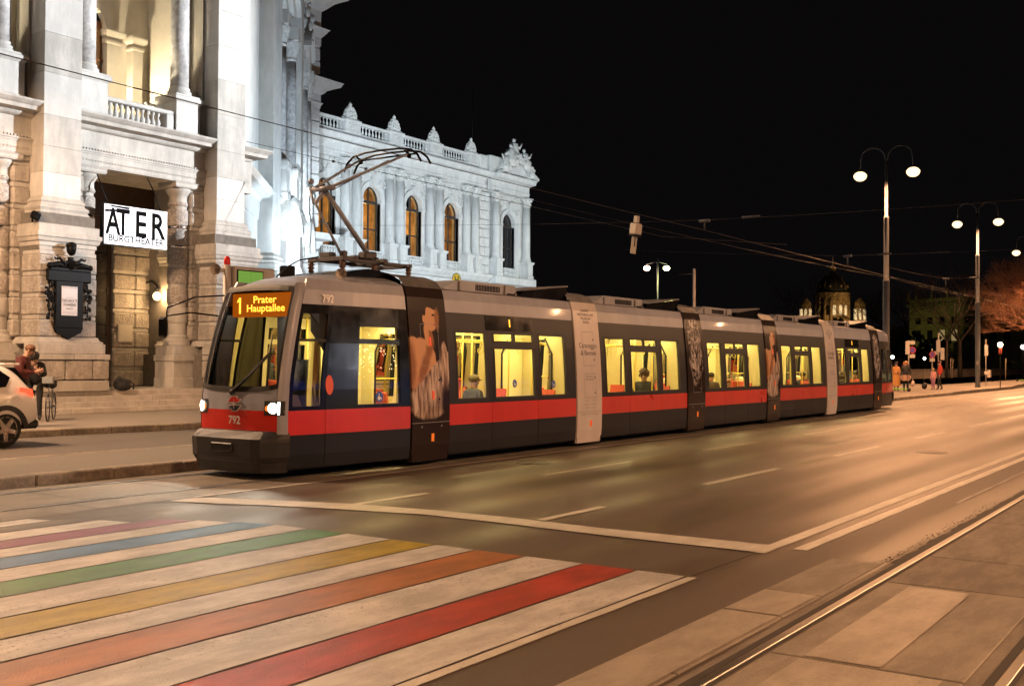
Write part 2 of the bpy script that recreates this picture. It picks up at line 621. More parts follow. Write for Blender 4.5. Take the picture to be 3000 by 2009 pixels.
# ---- markings
def stripe(name, x0, x1, y0, y1, m, z=.006, sk=0.0):
    s_ = MB()
    n_ = max(1, int((x1-x0)/.35))
    rows = [[(x0+(x1-x0)*k/n_, y0+rnd.uniform(-.006, .006), z) for k in range(n_+1)], [(x0+(x1-x0)*k/n_+sk*(k == n_), y1+rnd.uniform(-.006, .006), z) for k in range(n_+1)]]
    s_.grid(rows)
    return s_.build(name, m, road)
for x0, x1 in ((10.15, 11.54), (14.52, 17.48), (20.42, 23.5), (26.4, 29.4), (32.4, 35.4), (38.4, 41.4), (44.4, 47.4), (50.4, 53.4), (56.4, 59.4), (62.4, 65.4)):
    stripe('lane_dash', x0, x1, 6.40, 6.53, M_WHITE)
for x0, x1 in ((9.9, 11.34), (14.2, 17.1), (20.0, 22.9), (26.0, 28.9), (32.0, 35), (38, 41), (44, 47), (50, 53)):
    stripe('lane_dash', x0, x1, 8.92, 9.04, M_WHITE)
stripe('double_line', 9.62, 120, 3.69, 3.83, M_WHITE)
stripe('double_line', 10.0, 120, 3.42, 3.55, M_WHITE)
M_FAINT = paint('worn_line', (.30, .285, .26), wear=.6)
stripe('worn_line', 17.5, 120, 7.58, 7.65, M_FAINT)
stripe('worn_line', 14.5, 60, 3.02, 3.07, M_FAINT)
stripe('edge_line', 9.2, 200, 11.0, 11.07, M_WHITE, z=.0085)
# stop line, bent near the tram
sl = MB()
front = [(10.07, 3.80), (10.03, 5.6), (10.1, 6.9), (10.08, 7.8), (9.92, 9.0), (9.6, 10.0), (9.32, 10.75), (9.15, 10.98)]
back = [(9.62, 3.78), (9.63, 5.45), (9.70, 6.55), (9.72, 7.7), (9.42, 9.05), (9.2, 9.75), (8.95, 10.35), (8.78, 10.98)]
sl.grid([[(x, y, .0100) for x, y in front], [(x, y, .0100) for x, y in back]])
sl.build('stop_line', M_WHITE, road)
# the rainbow crossing
CW = [('white', 3.825, 4.25), ('red', 4.28, 4.76), ('white', 4.79, 5.37), ('orange', 5.40, 5.92), ('white', 5.95, 6.40), ('yellow', 6.43, 6.93), ('white', 6.96, 7.53), ('green', 7.56, 8.05),
      ('white', 8.08, 8.53), ('blue', 8.56, 9.0), ('white', 9.03, 9.44), ('purple', 9.47, 9.85), ('white', 9.88, 10.30), ('grey', 10.34, 10.66), ('white', 10.68, 10.98)]
PCOL = dict(white=(.60, .59, .575), red=(.42, .045, .028), orange=(.42, .150, .045), yellow=(.44, .33, .02), green=(.05, .20, .04), blue=(.06, .20, .42), purple=(.25, .075, .15), grey=(.17, .15, .13))
for c_, a_, b_ in CW:
    xe = 8.2 if b_ < 9 else 8.2-.38*(b_-9.0)*(1 if b_ < 10 else 1.6)
    stripe('crosswalk_stripe', 1.5, xe, a_, b_, paint('paint_'+c_, PCOL[c_], wear=.42), sk=.0 if b_ < 9 else -.1)
stripe('crosswalk_edge', 1.5, 8.2, 3.715, 3.80, M_WHITE)
# old worn paint on the concrete slabs
M_OLD = paint('old_white_paint', (.36, .32, .265), wear=.35)
for xa, xb, ya, yb in ((6.37, 8.8, 1.75, 2.20), (3.9, 6.3, 1.4, 2.2)):
    s_ = MB(); s_.add([(xa, ya, .018), (xb, ya, .018), (xb, yb, .018), (xa, yb, .018)], [(0, 1, 2, 3)]); s_.build('worn_stripe', M_OLD, track_near)
for xa, xb, ya, yb in ((3.42, 7.25, 2.69, 3.09), (7.29, 8.07, 2.69, 3.09)):
    s_ = MB(); s_.add([(xa, ya, .0145), (xb, ya, .0145), (xb, yb, .0145), (xa, yb, .0145)], [(0, 1, 2, 3)]); s_.build('worn_stripe', M_OLD, track_near)
# tar seams in the asphalt
seam = MB()
def seamline(pts, w=.018):
    for (xa, ya), (xb, yb) in zip(pts[:-1], pts[1:]):
        a = math.atan2(yb-ya, xb-xa); dx, dy = -math.sin(a)*w/2, math.cos(a)*w/2
        seam.add([(xa-dx, ya-dy, .0035), (xb-dx, yb-dy, .0035), (xb+dx, yb+dy, .0035), (xa+dx, ya+dy, .0035)], [(0, 1, 2, 3)])
seamline([(1, 3.812), (4, 3.812), (8.2, 3.812)], .012)
seamline([(8.2, 3.79), (9.5, 3.76), (9.62, 3.70)], .016)
seamline([(9.3, 9.6), (10.9, 9.9), (12.3, 9.8)], .014)
seamline([(8.6, 11.02), (40, 11.02)], .02)
seam.build('tar_seam', M_TAR, road)
# a few manhole covers in the carriageway
for x, y in ((22.5, 5.2), (15.8, 10.2)):
    c_ = MB(); c_.smooth = False
    c_.lathe([(.30, 0), (.30, .006), (.27, .007), (.26, .004), (0.02, .005)], (x, y, .001), 20)
    c_.build('manhole_cover', mat('cast_iron', (.06, .055, .05), .5, .3, 30, bump=.5, bscale=60, metal=.6), road)
# ================================================================ THEATRE
M_ST = mat('limestone', (.52, .495, .45), .75, .12, 1.4, bump=.3, bscale=25, stains=.22)
M_STW = mat('limestone_pale', (.60, .585, .55), .72, .07, 1.2, bump=.2, bscale=25, stains=.14)
M_RU = mat('limestone_rough', (.46, .42, .37), .85, .22, 6, bump=2.2, bscale=16, stains=.25)
M_RUW = mat('wing_stone_rough', (.58, .57, .55), .85, .16, 5, bump=1.6, bscale=14)
M_WING = mat('wing_stone', (.60, .60, .585), .75, .08, 1.0, bump=.2, bscale=20, stains=.14)
M_ORN = mat('carved_stone', (.56, .555, .53), .8, .25, 6, bump=3.0, bscale=9)
M_MARBLE = mat('mottled_marble', (.50, .50, .50), .4, .35, 4.5, bump=.1, col2=(.72, .71, .70), detail=6)
M_COLR = mat('column_stone_rough', (.40, .36, .32), .85, .45, 14, bump=1.6, bscale=30)
M_CHROME = mat('steel_band', (.75, .74, .74), .18, .05, 3, metal=1.0)
M_DOORW = mat('door_dark_wood', (.055, .028, .014), .45, .3, 5)
M_WOOD = mat('loggia_wood', (.22, .085, .03), .45, .25, 4)
M_DGL = mat('dark_glass', (.012, .011, .012), .06, 0, spec=.6)
M_JOINT = mat('stone_joint', (.16, .145, .125), .9, .2, 5)
M_CREAM = mat('loggia_plaster', (.66, .60, .50), .8, .06, 2, bump=.1)

BCACHE = {}
def block(name, w, d, h, m, parent, loc, rotz=0, b=.03):
    key = (round(w, 3), round(d, 3), round(h, 3), m.name, round(b, 3))
    if key not in BCACHE:
        mb = MB(); mb.box(0, w, 0, d, 0, h, b); BCACHE[key] = mb.mesh(name, m)
    return put(name, BCACHE[key], parent, loc, (0, 0, rotz))

def mould(mb, prof, x0, x1, y):
    """horizontal moulding along x. prof: [(out, z)] bottom to top; out is projection towards -y from y"""
    poly = [(y-o, z) for o, z in prof]+[(y+.25, prof[-1][1]), (y+.25, prof[0][1])]
    mb.prism(poly, x0, x1, 'x')

def mould_box(mb, prof, x0, x1, y0, y1):
    """moulding that runs round a block: stacked chamfered slabs"""
    for (o0, z0), (o1, z1) in zip(prof[:-1], prof[1:]):
        o0_, o1_ = o0, o1
        vs = [(x0-o0, y0-o0, z0), (x1+o0, y0-o0, z0), (x1+o0, y1, z0), (x0-o0, y1, z0), (x0-o1, y0-o1, z1), (x1+o1, y0-o1, z1), (x1+o1, y1, z1), (x0-o1, y1, z1)]
        mb.add(vs, [(0, 3, 2, 1), (4, 5, 6, 7), (0, 1, 5, 4), (1, 2, 6, 5), (2, 3, 7, 6), (3, 0, 4, 7)])

theatre = thing('theatre_building', 'floodlit pale stone theatre front with giant pilasters and banded entrance columns', 'building', (22.7, 29.4, 0))
TH = Matrix.Translation((-22.7, -29.4, 0))
def hmb(): return MB(TH)
THV = Vector((22.7, 29.4, 0))
def hb(w, d, h, m, parent, loc, b=.03, name='stone_block'):
    return block(name, w, d, h, m, parent, Vector(loc)-THV, 0, b)

# --- main walls behind everything (solid core)
core = hmb()
core.box(5, 27.3, 33.2, 36, 0, 25)
core.box(5, 11.0, 29.9, 33.2, .5, 25)
core.build('wall', M_ST, theatre)

# --- steps
for k in range(4):
    y0 = 27.85+.33*k
    for xa, xb in ((8, 11.9), (11.9, 15.4), (15.4, 18.8), (18.8, 22.1), (22.1, 25.6), (25.6, 28.4)):
        s_ = hmb(); s_.box(xa+.004, xb-.004, y0, y0+1.6 if k < 3 else 33.2, .15+.155*k-.02*(k > 0), .15+.155*(k+1), .012)
        s_.build('step', M_ST, theatre)

def pilaster(cx, right_strip=False):
    # pedestal: socle courses, die, cornice, then attic base and shaft
    p = hmb()
    p.box(cx-1.15, cx+1.15, 28.85, 33, .76, 1.9)
    p.box(cx-.93, cx+.93, 29.12, 33, 1.8, 6.0)
    pd = p.build('pedestal', M_JOINT, theatre)
    hb(2.44, .6, .31, M_ST, pd, (cx-1.22, 28.70, .765), .015)
    for a, w in ((-1.22, .95), (-.26, .9), (.65, .57)):
        hb(w-.012, .7, .57, M_RU, pd, (cx+a, 28.69, 1.105), .035)
    for a, w in ((-1.22, 1.2), (-.01, 1.23)):
        hb(w-.006, .7, .16, M_ST, pd, (cx+a, 28.66, 1.70), .015)
    hb(2.24, .7, .30, M_ST, pd, (cx-1.12, 28.78, 1.865), .015)
    b_ = hmb(); mould_box(b_, [(.14, 2.165), (.14, 2.22), (.07, 2.26), (.05, 2.30), (.03, 2.36)], cx-.97, cx+.97, 29.02, 32); b_.build('base_moulding', M_ST, pd)
    # coursed die: tall rough courses with thin plain bands between
    z = 2.37
    rr = random.Random(int(cx*10))
    for q in range(4):
        sp_ = rr.choice(((.62, 1.32), (1.0, .94), (.8, 1.14)))
        xx = cx-.97
        for w in sp_:
            hb(w-.014, .9, .50, M_RU, pd, (xx, 29.0, z), .04); xx += w
        hb(1.88, .85, .115, M_ST, pd, (cx-.94, 29.03, z+.508), .012)
        z += .632
    c_ = hmb(); mould_box(c_, [(.0, 4.90), (.02, 5.02), (.05, 5.03), (.05, 5.14), (.10, 5.17), (.13, 5.28), (.16, 5.30), (.16, 5.42), (.10, 5.44), (.10, 5.66), (.06, 5.68)], cx-.90, cx+.90, 29.08, 32); c_.build('pedestal_cornice', M_ST, pd)
    a_ = hmb(); mould_box(a_, [(.20, 5.68), (.20, 6.02), (.21, 6.03), (.16, 6.10), (.17, 6.12), (.20, 6.18), (.17, 6.25), (.11, 6.28), (.09, 6.34), (.12, 6.38), (.09, 6.44), (.02, 6.53)], cx-.62, cx+.62, 29.42, 32); a_.build('attic_base', M_ST, pd)
    d_ = hmb(); d_.smooth = True; d_.M = TH @ Matrix.Translation((cx+.12, 29.20, 5.86)) @ Matrix.Rotation(PI/2, 4, 'X'); d_.lathe([(.06, -.02), (.06, .012), (.03, .016), (.02, .0)], (0, 0, 0), 12); d_.build('rosette', M_ST, pd)
    bw = hmb(); bw.box(cx-.72, cx+.72, 30.10, 33.2, 6.0, 20); bw.build('wall_pier', M_ST, theatre)
    # shaft in separate drums
    zz = [6.53, 7.25, 8.02, 8.95, 10.2, 11.4, 12.6, 13.8, 15, 16.5, 18, 20]
    for za, zb in zip(zz[:-1], zz[1:]):
        hb(1.25, .75, zb-za-.004, M_STW if rr.random() < .7 else M_ST, theatre, (cx-.625, 29.4, za), .006, 'shaft_block')
    # rough piers at both sides of the shaft
    for sg in (-1, 1):
        z = 2.37
        x0 = cx+.63 if sg > 0 else cx-.63-.55
        top = 7.75
        if right_strip and sg > 0: top = 20
        q = 0
        while z < top-.1:
            if right_strip and sg > 0 and 7.7 < z < 9.3:
                z = 9.35; continue
            h_ = .52 if q % 2 == 0 else .13
            h_ = min(h_, top-z)
            if q % 2 == 0: hb(.55, .9, h_-.012, M_RU, theatre, (x0, 30.02, z), .05, 'pier_block')
            else: hb(.50, .8, h_, M_ST, theatre, (x0+.02, 30.07, z), .01, 'pier_band')
            z += h_; q += 1
P_X = [12.95, 19.45, 25.97]
for i, cx in enumerate(P_X):
    pilaster(cx, i == 2)

def column_lower(cx, cy, parent):
    # pedestal
    p = hmb(); mould_box(p, [(.10, .77), (.10, 1.08), (.06, 1.10), (.06, 1.65), (.12, 1.68), (.12, 1.86), (.04, 1.88), (.04, 2.18)], cx-.46, cx+.46, cy-.46, cy+.46)
    pd = p.build('column_pedestal', M_ST, parent)
    c_ = hmb(); c_.smooth = True
    c_.lathe([(0.456, 2.18), (0.456, 2.26), (0.426, 2.28), (0.441, 2.33), (0.426, 2.39), (0.380, 2.41), (0.365, 2.47), (0.380, 2.50), (0.334, 2.56)], (cx, cy, 0), 24)
    c_.build('column_base', M_ST, pd)
    s_ = hmb(); s_.smooth = True; s_.lathe([(0.304, 2.5), (0.293, 7.2)], (cx, cy, 0), 24, cap=False); col = s_.build('column_shaft', M_ST, parent)
    z = 2.95
    q = 0
    while z < 7.05:
        d_ = hmb(); d_.smooth = True
        h_ = .56 if z+.56 < 7.08 else 7.08-z
        d_.lathe([(0.304, 0), (0.327, .02), (0.346, .06), (0.346, h_-.06), (0.327, h_-.02), (0.304, h_)], (cx, cy, z), 28, cap=False)
        d_.build('drum', M_COLR if z > 3.3 else M_ST, col)
        z += h_
        if z > 7.0: break
        if abs(z-5.75) < .35 or abs(z-6.4) < .32:
            r_ = hmb(); r_.smooth = True; r_.lathe([(0.323, 0), (0.331, .01), (0.331, .075), (0.323, .085)], (cx, cy, z+.01), 28, cap=False); r_.build('steel_band', M_CHROME, col)
        z += .105
    c_ = hmb(); c_.smooth = True
    c_.lathe([(0.296, 7.05), (0.327, 7.08), (0.304, 7.11), (0.304, 7.3), (0.342, 7.33), (0.380, 7.42), (0.418, 7.47), (0.426, 7.55)], (cx, cy, 0), 24)
    c_.build('capital', M_ST, col)
    a_ = hmb(); mould_box(a_, [(.02, 7.55), (.05, 7.60), (.05, 7.68), (.08, 7.74)], cx-.44, cx+.44, cy-.44, cy+.44); a_.build('abacus', M_ST, col)

def baluster_mesh(m, h=.56):
    b_ = MB(); b_.smooth = True
    b_.lathe([(.075, 0), (.075, .05), (.045, .06), (.05, .08), (.085, .15), (.095, .20), (.075, .27), (.04, .36), (.035, .42), (.055, .45), (.05, .47), (.07, .49), (.07, .56)], (0, 0, 0), 10)
    me = b_.mesh('baluster', m)
    me.transform(Matrix.Diagonal((1, 1, h/.56, 1)))
    return me

def bay(xa, xb):
    """entrance bay between two pilaster shafts xa..xb"""
    cx = .5*(xa+xb)
    e = hmb()
    e.box(xa, xb, 30.0, 33.2, 7.74, 8.24)
    e.box(xa, xb, 30.03, 33.2, 8.24, 9.0)
    for z, o in ((7.78, .02), (7.95, .035), (8.12, .06), (8.18, .09)):
        e.box(xa-.0, xb, 30.0-o, 30.02, z, z+.055 if o > .05 else z+.17)
    ent = e.build('entablature', M_ST, theatre)
    d_ = hmb()
    x = xa+.05
    while x < xb-.08:
        d_.box(x, x+.055, 29.945, 30.01, 8.245, 8.31); d_.box(x, x+.04, 29.96, 30.01, 7.90, 7.945)
        x += .105
    o = d_.build('dentils', M_ST, ent); o['kind'] = 'stuff'
    c_ = hmb(); mould(c_, [(.03, 8.86), (.10, 8.90), (.14, 8.96), (.14, 9.0), (.44, 9.03), (.46, 9.14), (.52, 9.18), (.60, 9.26), (.60, 9.31)], xa-.02, xb+.02, 30.0); c_.build('cornice', M_ST, ent)
    # soffit and recess side walls
    sw = hmb(); sw.box(xa-.1, xa+.25, 30.9, 33.2, .7, 7.74); sw.build('recess_wall', M_ST, theatre)
    sw = hmb(); sw.box(xb-.25, xb+.1, 30.9, 33.2, .7, 7.74); sw.build('recess_wall', M_ST, theatre)
    for c in (cx-1.83, cx+1.83): column_lower(c, 30.42, theatre)
    # back wall of the portal: rough courses right and left of a dark doorway
    z = .78
    q = 0
    while z < 6.6:
        for xx, w in ((xa+.25, 1.0), (cx+.85, .9), (cx+.85+.9, xb-.25-(cx+1.75))):
            if q % 2 == 0: hb(max(.2, w-.012), .4, .54, M_RU, theatre, (xx, 32.55, z), .045, 'portal_block')
            else: hb(max(.2, w), .4, .12, M_ST, theatre, (xx, 32.59, z), .01, 'portal_band')
        z += .552 if q % 2 == 0 else .122
        q += 1
    dr = hmb(); dr.box(xa+1.25, cx+.85, 32.7, 32.9, .76, 6.6)
    door = dr.build('portal_door', M_DOORW, theatre)
    for xx in (cx-.9, cx-.05):
        p_ = hmb(); p_.box(xx, xx+.75, 32.66, 32.71, 1.6, 5.9, .02); p_.build('door_leaf', M_DGL, door)
    tr = hmb(); tr.box(xa+.25, xb-.25, 32.4, 32.9, 6.6, 7.74); tr.build('transom', M_DOORW, theatre)
    lg = hmb(); lg.smooth = True; lg.sphere((cx+2.2, 31.95, 3.95), .16, 14, 10); lgo = lg.build('lantern_globe', emit('lantern_glow', (1, .72, .36), 3), theatre)
    br = hmb(); br.smooth = True; br.tube([(cx+2.2, 32.56, 4.45), (cx+2.2, 32.2, 4.5), (cx+2.2, 31.95, 4.3), (cx+2.2, 31.95, 4.12)], .03, 8); br.sphere((cx+2.2, 31.95, 4.2), (.10, .10, .05), 10, 6); br.build('lantern_bracket', M_TBK, theatre)
    lamp('lantern_light', 'POINT', Vector((cx+2.1, 31.7, 3.95))-THV, 130, (1, .60, .27), theatre, .16)
    # framed notice
    nb = hmb(); nb.box(cx+1.0, cx+1.62, 32.50, 32.54, 2.3, 2.95, .01); nb.build('notice_board', M_ST, theatre)
    nb = hmb(); nb.box(cx+1.04, cx+1.58, 32.49, 32.50, 2.34, 2.91); nb.build('notice_sheet', mat('notice_paper', (.6, .56, .5), .6, .05, 5), theatre)
    # first floor: balustrade, pedestals, marble columns
    for c, sg in ((cx-1.83, -1), (cx+1.83, 1)):
        p_ = hmb(); mould_box(p_, [(.04, 9.31), (.04, 9.45), (0, 9.48), (0, 10.42), (.04, 10.47), (.09, 10.52), (.09, 10.62), (.05, 10.66), (.05, 10.70)], c-.50, c+.50, 29.94, 31.0)
        po = p_.build('column_pedestal', M_STW, theatre)
        s_ = hmb(); s_.smooth = True
        s_.lathe([(.42, 10.70), (.42, 10.78), (.39, 10.80), (.41, 10.86), (.37, 10.90), (.34, 10.93), (.36, 10.97), (.32, 11.03)], (c, 30.42, 0), 24); s_.build('column_base', M_STW, po)
        s_ = hmb(); s_.smooth = True; s_.lathe([(.31, 11.0), (.31, 13), (.29, 16.5)], (c, 30.42, 0), 28); s_.build('marble_shaft', M_MARBLE, theatre)
    r_ = hmb(); r_.box(cx-1.35, cx+1.35, 30.02, 30.42, 9.31, 9.40, .01); br_ = r_.build('balustrade', M_STW, theatre)
    r_ = hmb(); r_.box(cx-1.35, cx+1.35, 30.02, 30.42, 9.94, 10.08, .03); r_.build('top_rail', M_STW, br_)
    r_ = hmb(); r_.box(cx+.98, cx+1.28, 30.0, 30.44, 9.40, 9.95, .02); r_.build('end_post', M_STW, br_)
    me = baluster_mesh(M_STW, .54)
    for k in range(11):
        put('baluster', me, br_, Vector((cx-1.26+k*.205, 30.22, 9.40))-THV)
    # loggia shell
    l_ = hmb()
    l_.box(xa-.02, xa+.3, 30.75, 33.2, 9.3, 17); l_.box(xb-.3, xb+.02, 30.75, 33.2, 9.3, 17)
    l_.box(xa, xb, 30.0, 33.2, 9.0, 9.31)
    l_.build('loggia_wall', M_CREAM, theatre)
    l_ = hmb(); l_.box(xa+.3, xb-.3, 32.8, 33.2, 9.31, 17); l_.build('loggia_back_wall', M_CREAM, theatre)
    l_ = hmb(); l_.box(xa, xb, 30.0, 33.2, 16.6, 17.2); l_.build('loggia_ceiling', M_CREAM, theatre)
    # wooden window with arched head
    w_ = hmb(); w_.box(cx-1.05, cx+.35, 32.70, 32.80, 9.4, 13.3)
    wo_ = w_.build('loggia_window', M_WOOD, theatre)
    for xx in (cx-.98, cx-.30):
        for za, zb in ((9.6, 10.7), (10.8, 11.9), (12.0, 13.1)):
            p_ = hmb(); p_.box(xx, xx+.58, 32.675, 32.70, za, zb); p_.build('window_pane', mat('amber_glass', (.30, .15, .045), .08, .3, 3, spec=.6), wo_)
    w_ = hmb(); w_.box(cx-1.08, cx+.38, 32.62, 32.70, 11.90, 12.02, .02); w_.build('transom_bar', M_WOOD, wo_)
    w_ = hmb()
    for k in range(11):
        a0, a1 = PI*k/10, PI*(k+1)/10
        if k < 10:
            w_.add([(cx-.35+.70*math.cos(a0), 32.7, 13.3+.7*math.sin(a0)), (cx-.35+.70*math.cos(a1), 32.7, 13.3+.7*math.sin(a1)), (cx-.35, 32.7, 13.3)], [(0, 1, 2)])
    w_.build('fanlight', M_DGL, wo_)
    # lit pilaster with moulded capital between window and wall
    for xx, w in ((cx+.40, .55), (cx+1.45, .40), (cx-1.65, .55)):
        pz = hmb(); pz.box(xx, xx+w, 32.45, 32.8, 9.31, 12.6); pzo = pz.build('loggia_pilaster', M_CREAM, theatre)
        pz = hmb(); mould_box(pz, [(.0, 12.55), (.05, 12.60), (.05, 12.68), (.02, 12.70), (.02, 12.78), (.10, 12.86), (.13, 12.98), (.13, 13.05)], xx, xx+w, 32.45, 32.8); pz.build('pilaster_capital', M_CREAM, pzo)
        pz = hmb(); mould_box(pz, [(.08, 9.31), (.08, 9.5), (.03, 9.58), (.0, 9.62)], xx, xx+w, 32.45, 32.8); pz.build('pilaster_base', M_CREAM, pzo)
    ar = hmb(); ar.smooth = False
    for k in range(12):
        a0, a1 = PI*k/12, PI*(k+1)/12
        def pt(a, r_, y): return (cx-.35+r_*math.cos(a), y, 13.05+r_*math.sin(a))
        ar.add([pt(a0, .72, 32.5), pt(a1, .72, 32.5), pt(a1, 1.05, 32.5), pt(a0, 1.05, 32.5), pt(a0, .72, 32.8), pt(a1, .72, 32.8), pt(a1, 1.05, 32.8), pt(a0, 1.05, 32.8)], [(0, 1, 2, 3), (0, 4, 5, 1), (3, 2, 6, 7)])
    ar.build('arch_moulding', M_CREAM, theatre)
    # uplight fixture in the loggia
    fx = hmb(); fx.box(cx+.75, cx+1.0, 32.0, 32.2, 9.31, 9.45, .02); fo = fx.build('uplight', M_TBK, theatre)
    fl = hmb(); fl.box(cx+.78, cx+.97, 32.03, 32.17, 9.452, 9.456); fl.build('uplight_lens', emit('uplight_glow', (1, .82, .5), 30), theatre)
    lamp('uplight_light', 'SPOT', Vector((cx+.87, 32.05, 9.55))-THV, 1700, (1, .83, .55), theatre, .08, target=(cx+.80, 32.6, 14.0), angle=130, blend=.8)
M_TBK = mat('black_iron', (.0035, .0035, .0038), .5, .2, 12, bump=.2, bscale=40, spec=.12)
bay(20.075, 25.345)
bay(13.575, 18.825)
# chandelier-like grey frame seen over the balustrade
ch = hmb()
for k in range(5): ch.box(23.9+k*.14, 23.98+k*.14, 31.3, 31.36, 9.4, 10.45)
ch.box(23.85, 24.6, 31.28, 31.38, 10.45, 10.52); ch.build('stacked_chairs', mat('chair_white', (.7, .7, .7), .4, 0), theatre)
# corner return of the entablature right of the last pilaster
e = hmb(); e.box(26.6, 27.5, 30.05, 33, 7.74, 8.95); 
mould_box(e, [(.02, 7.8), (.05, 8.1), (.08, 8.18), (.04, 8.25), (.04, 8.86), (.12, 8.92), (.14, 9.0), (.5, 9.03), (.52, 9.14), (.66, 9.28), (.66, 9.32)], 26.3, 27.35, 30.1, 33)
e.build('corner_entablature', M_ST, theatre)

# --- receding flank: pilasters turned along the curve
def flank_pilaster(px, py, ang):
    Mx = TH @ Matrix.Translation((px, py, 0)) @ Matrix.Rotation(R(ang), 4, 'Z')
    s_ = MB(Mx)
    zz = [6.53, 8.9, 11.2, 13.5, 16, 19, 22.5]
    for za, zb in zip(zz[:-1], zz[1:]): s_.box(0, 1.25, 0, .75, za, zb-.004, .006)
    so = s_.build('flank_pilaster', M_STW, theatre)
    a_ = MB(Mx); mould_box(a_, [(.20, 5.68), (.20, 6.02), (.16, 6.10), (.20, 6.18), (.11, 6.28), (.12, 6.38), (.02, 6.53)], .02, 1.23, .02, 1.2); a_.build('attic_base', M_ST, so)
    d_ = MB(Mx); mould_box(d_, [(.3, .3), (.3, 2.1), (.22, 2.2), (.22, 4.9), (.28, 5.03), (.38, 5.28), (.38, 5.42), (.30, 5.68)], .02, 1.23, .0, 1.4); d_.build('pedestal', M_ST, so)
    k_ = MB(Mx); mould_box(k_, [(.0, 22.5), (.15, 22.8), (.1, 23.2), (.25, 23.9)], 0, 1.25, 0, .75); k_.build('capital', M_ORN, so)
flank_pilaster(34.5, 36.3, 30)
flank_pilaster(40.4, 40.5, 40.5)
def flank_wall(a, b, name='flank_wall'):
    L_ = math.hypot(b[0]-a[0], b[1]-a[1]); an = math.atan2(b[1]-a[1], b[0]-a[0])
    Mx = TH @ Matrix.Translation((a[0], a[1], 0)) @ Matrix.Rotation(an, 4, 'Z')
    w_ = MB(Mx); w_.box(0, L_, 0, .8, 0, 25)
    wo_ = w_.build(name, M_STW, theatre)
    return Mx, L_, wo_
Ma, La, wa = flank_wall((27.3, 31.3), (34.15, 36.9))
Mb, Lb, wb = flank_wall((34.15, 36.9), (39.95, 41.0))
Mc, Lc, wc = flank_wall((39.95, 41.0), (47.0, 47.0))
def arch_pediment(Mx, cx, zc, r, parent, depth=.75, th=.55, half=1.0):
    a_ = MB(Mx)
    n_ = 14
    for k in range(n_):
        t0, t1 = PI*half*(k/n_-.5)+PI/2, PI*half*((k+1)/n_-.5)+PI/2
        prof = [(r, -.0), (r, -depth*.35), (r+th*.35, -depth*.4), (r+th*.4, -depth*.65), (r+th*.75, -depth*.75), (r+th*.8, -depth), (r+th, -depth), (r+th, 0)]
        def q(t, p): return (cx+p[0]*math.cos(t), p[1], zc+p[0]*math.sin(t))
        m_ = len(prof)
        a_.add([q(t0, p) for p in prof]+[q(t1, p) for p in prof], [(i, (i+1) % m_, m_+(i+1) % m_, m_+i) for i in range(m_)]+([tuple(range(m_))] if k == 0 else [])+([tuple(range(m_, 2*m_))] if k == n_-1 else []))
    return a_.build('arched_pediment', M_STW, parent)
def aedicule(Mx, L_, parent):
    c = L_*.58
    arch_pediment(Mx, c, 6.9, 1.9, parent, depth=.95, th=.8, half=.72)
    for sg in (-1, 1):
        s_ = MB(Mx); s_.smooth = True; s_.lathe([(.30, 11.2), (.32, 11.3), (.27, 11.45), (.26, 15.0), (.24, 16.6)], (c+sg*1.35, -.45, 0), 18); s_.build('marble_shaft', M_MARBLE, parent)
        k_ = MB(Mx); k_.smooth = False; k_.lathe([(.25, 16.6), (.30, 16.7), (.27, 16.8), (.36, 17.2), (.45, 17.5), (.45, 17.6)], (c+sg*1.35, -.45, 0), 14); k_.build('capital', M_ORN, parent)
        p_ = MB(Mx); mould_box(p_, [(.10, 9.3), (.10, 9.6), (.04, 9.7), (.04, 10.7), (.12, 10.85), (.14, 11.1), (.10, 11.2)], c+sg*1.35-.34, c+sg*1.35+.34, -.80, 0); p_.build('column_pedestal', M_STW, parent)
        b_ = MB(Mx); b_.box(c+sg*1.35-.4, c+sg*1.35+.4, -.85, 0, 17.6, 18.3, .03); b_.build('impost_block', M_STW, parent)
    arch_pediment(Mx, c, 18.4, 1.1, parent, depth=.9, th=.8, half=.8)
    e_ = MB(Mx); mould(e_, [(.05, 8.0), (.1, 8.8), (.2, 8.95), (.6, 9.05), (.75, 9.25), (.75, 9.3)], 0, L_, 0); e_.build('string_cornice', M_STW, parent)
    k_ = MB(Mx); k_.smooth = False
    rr = random.Random(5)
    for q in range(46):
        k_.sphere((c+rr.uniform(-1.5, 1.5), -.5+rr.uniform(-.35, .25), 20.4+rr.uniform(-.6, 1.3)), (rr.uniform(.1, .28), rr.uniform(.1, .25), rr.uniform(.12, .32)), 7, 5)
    o = k_.build('carved_ornament', M_ORN, parent); o['kind'] = 'stuff'
aedicule(Mb, Lb, wb)
aedicule(Mc, Lc, wc)
# arched ground floor opening left of the first flank pilaster
e_ = MB(Ma); mould(e_, [(.05, 8.0), (.1, 8.8), (.2, 8.95), (.6, 9.05), (.75, 9.25), (.75, 9.3)], 0, La, 0); mould(e_, [(.03, 5.0), (.25, 5.3), (.3, 5.6)], 0, La, 0); e_.build('string_cornice', M_STW, wa)
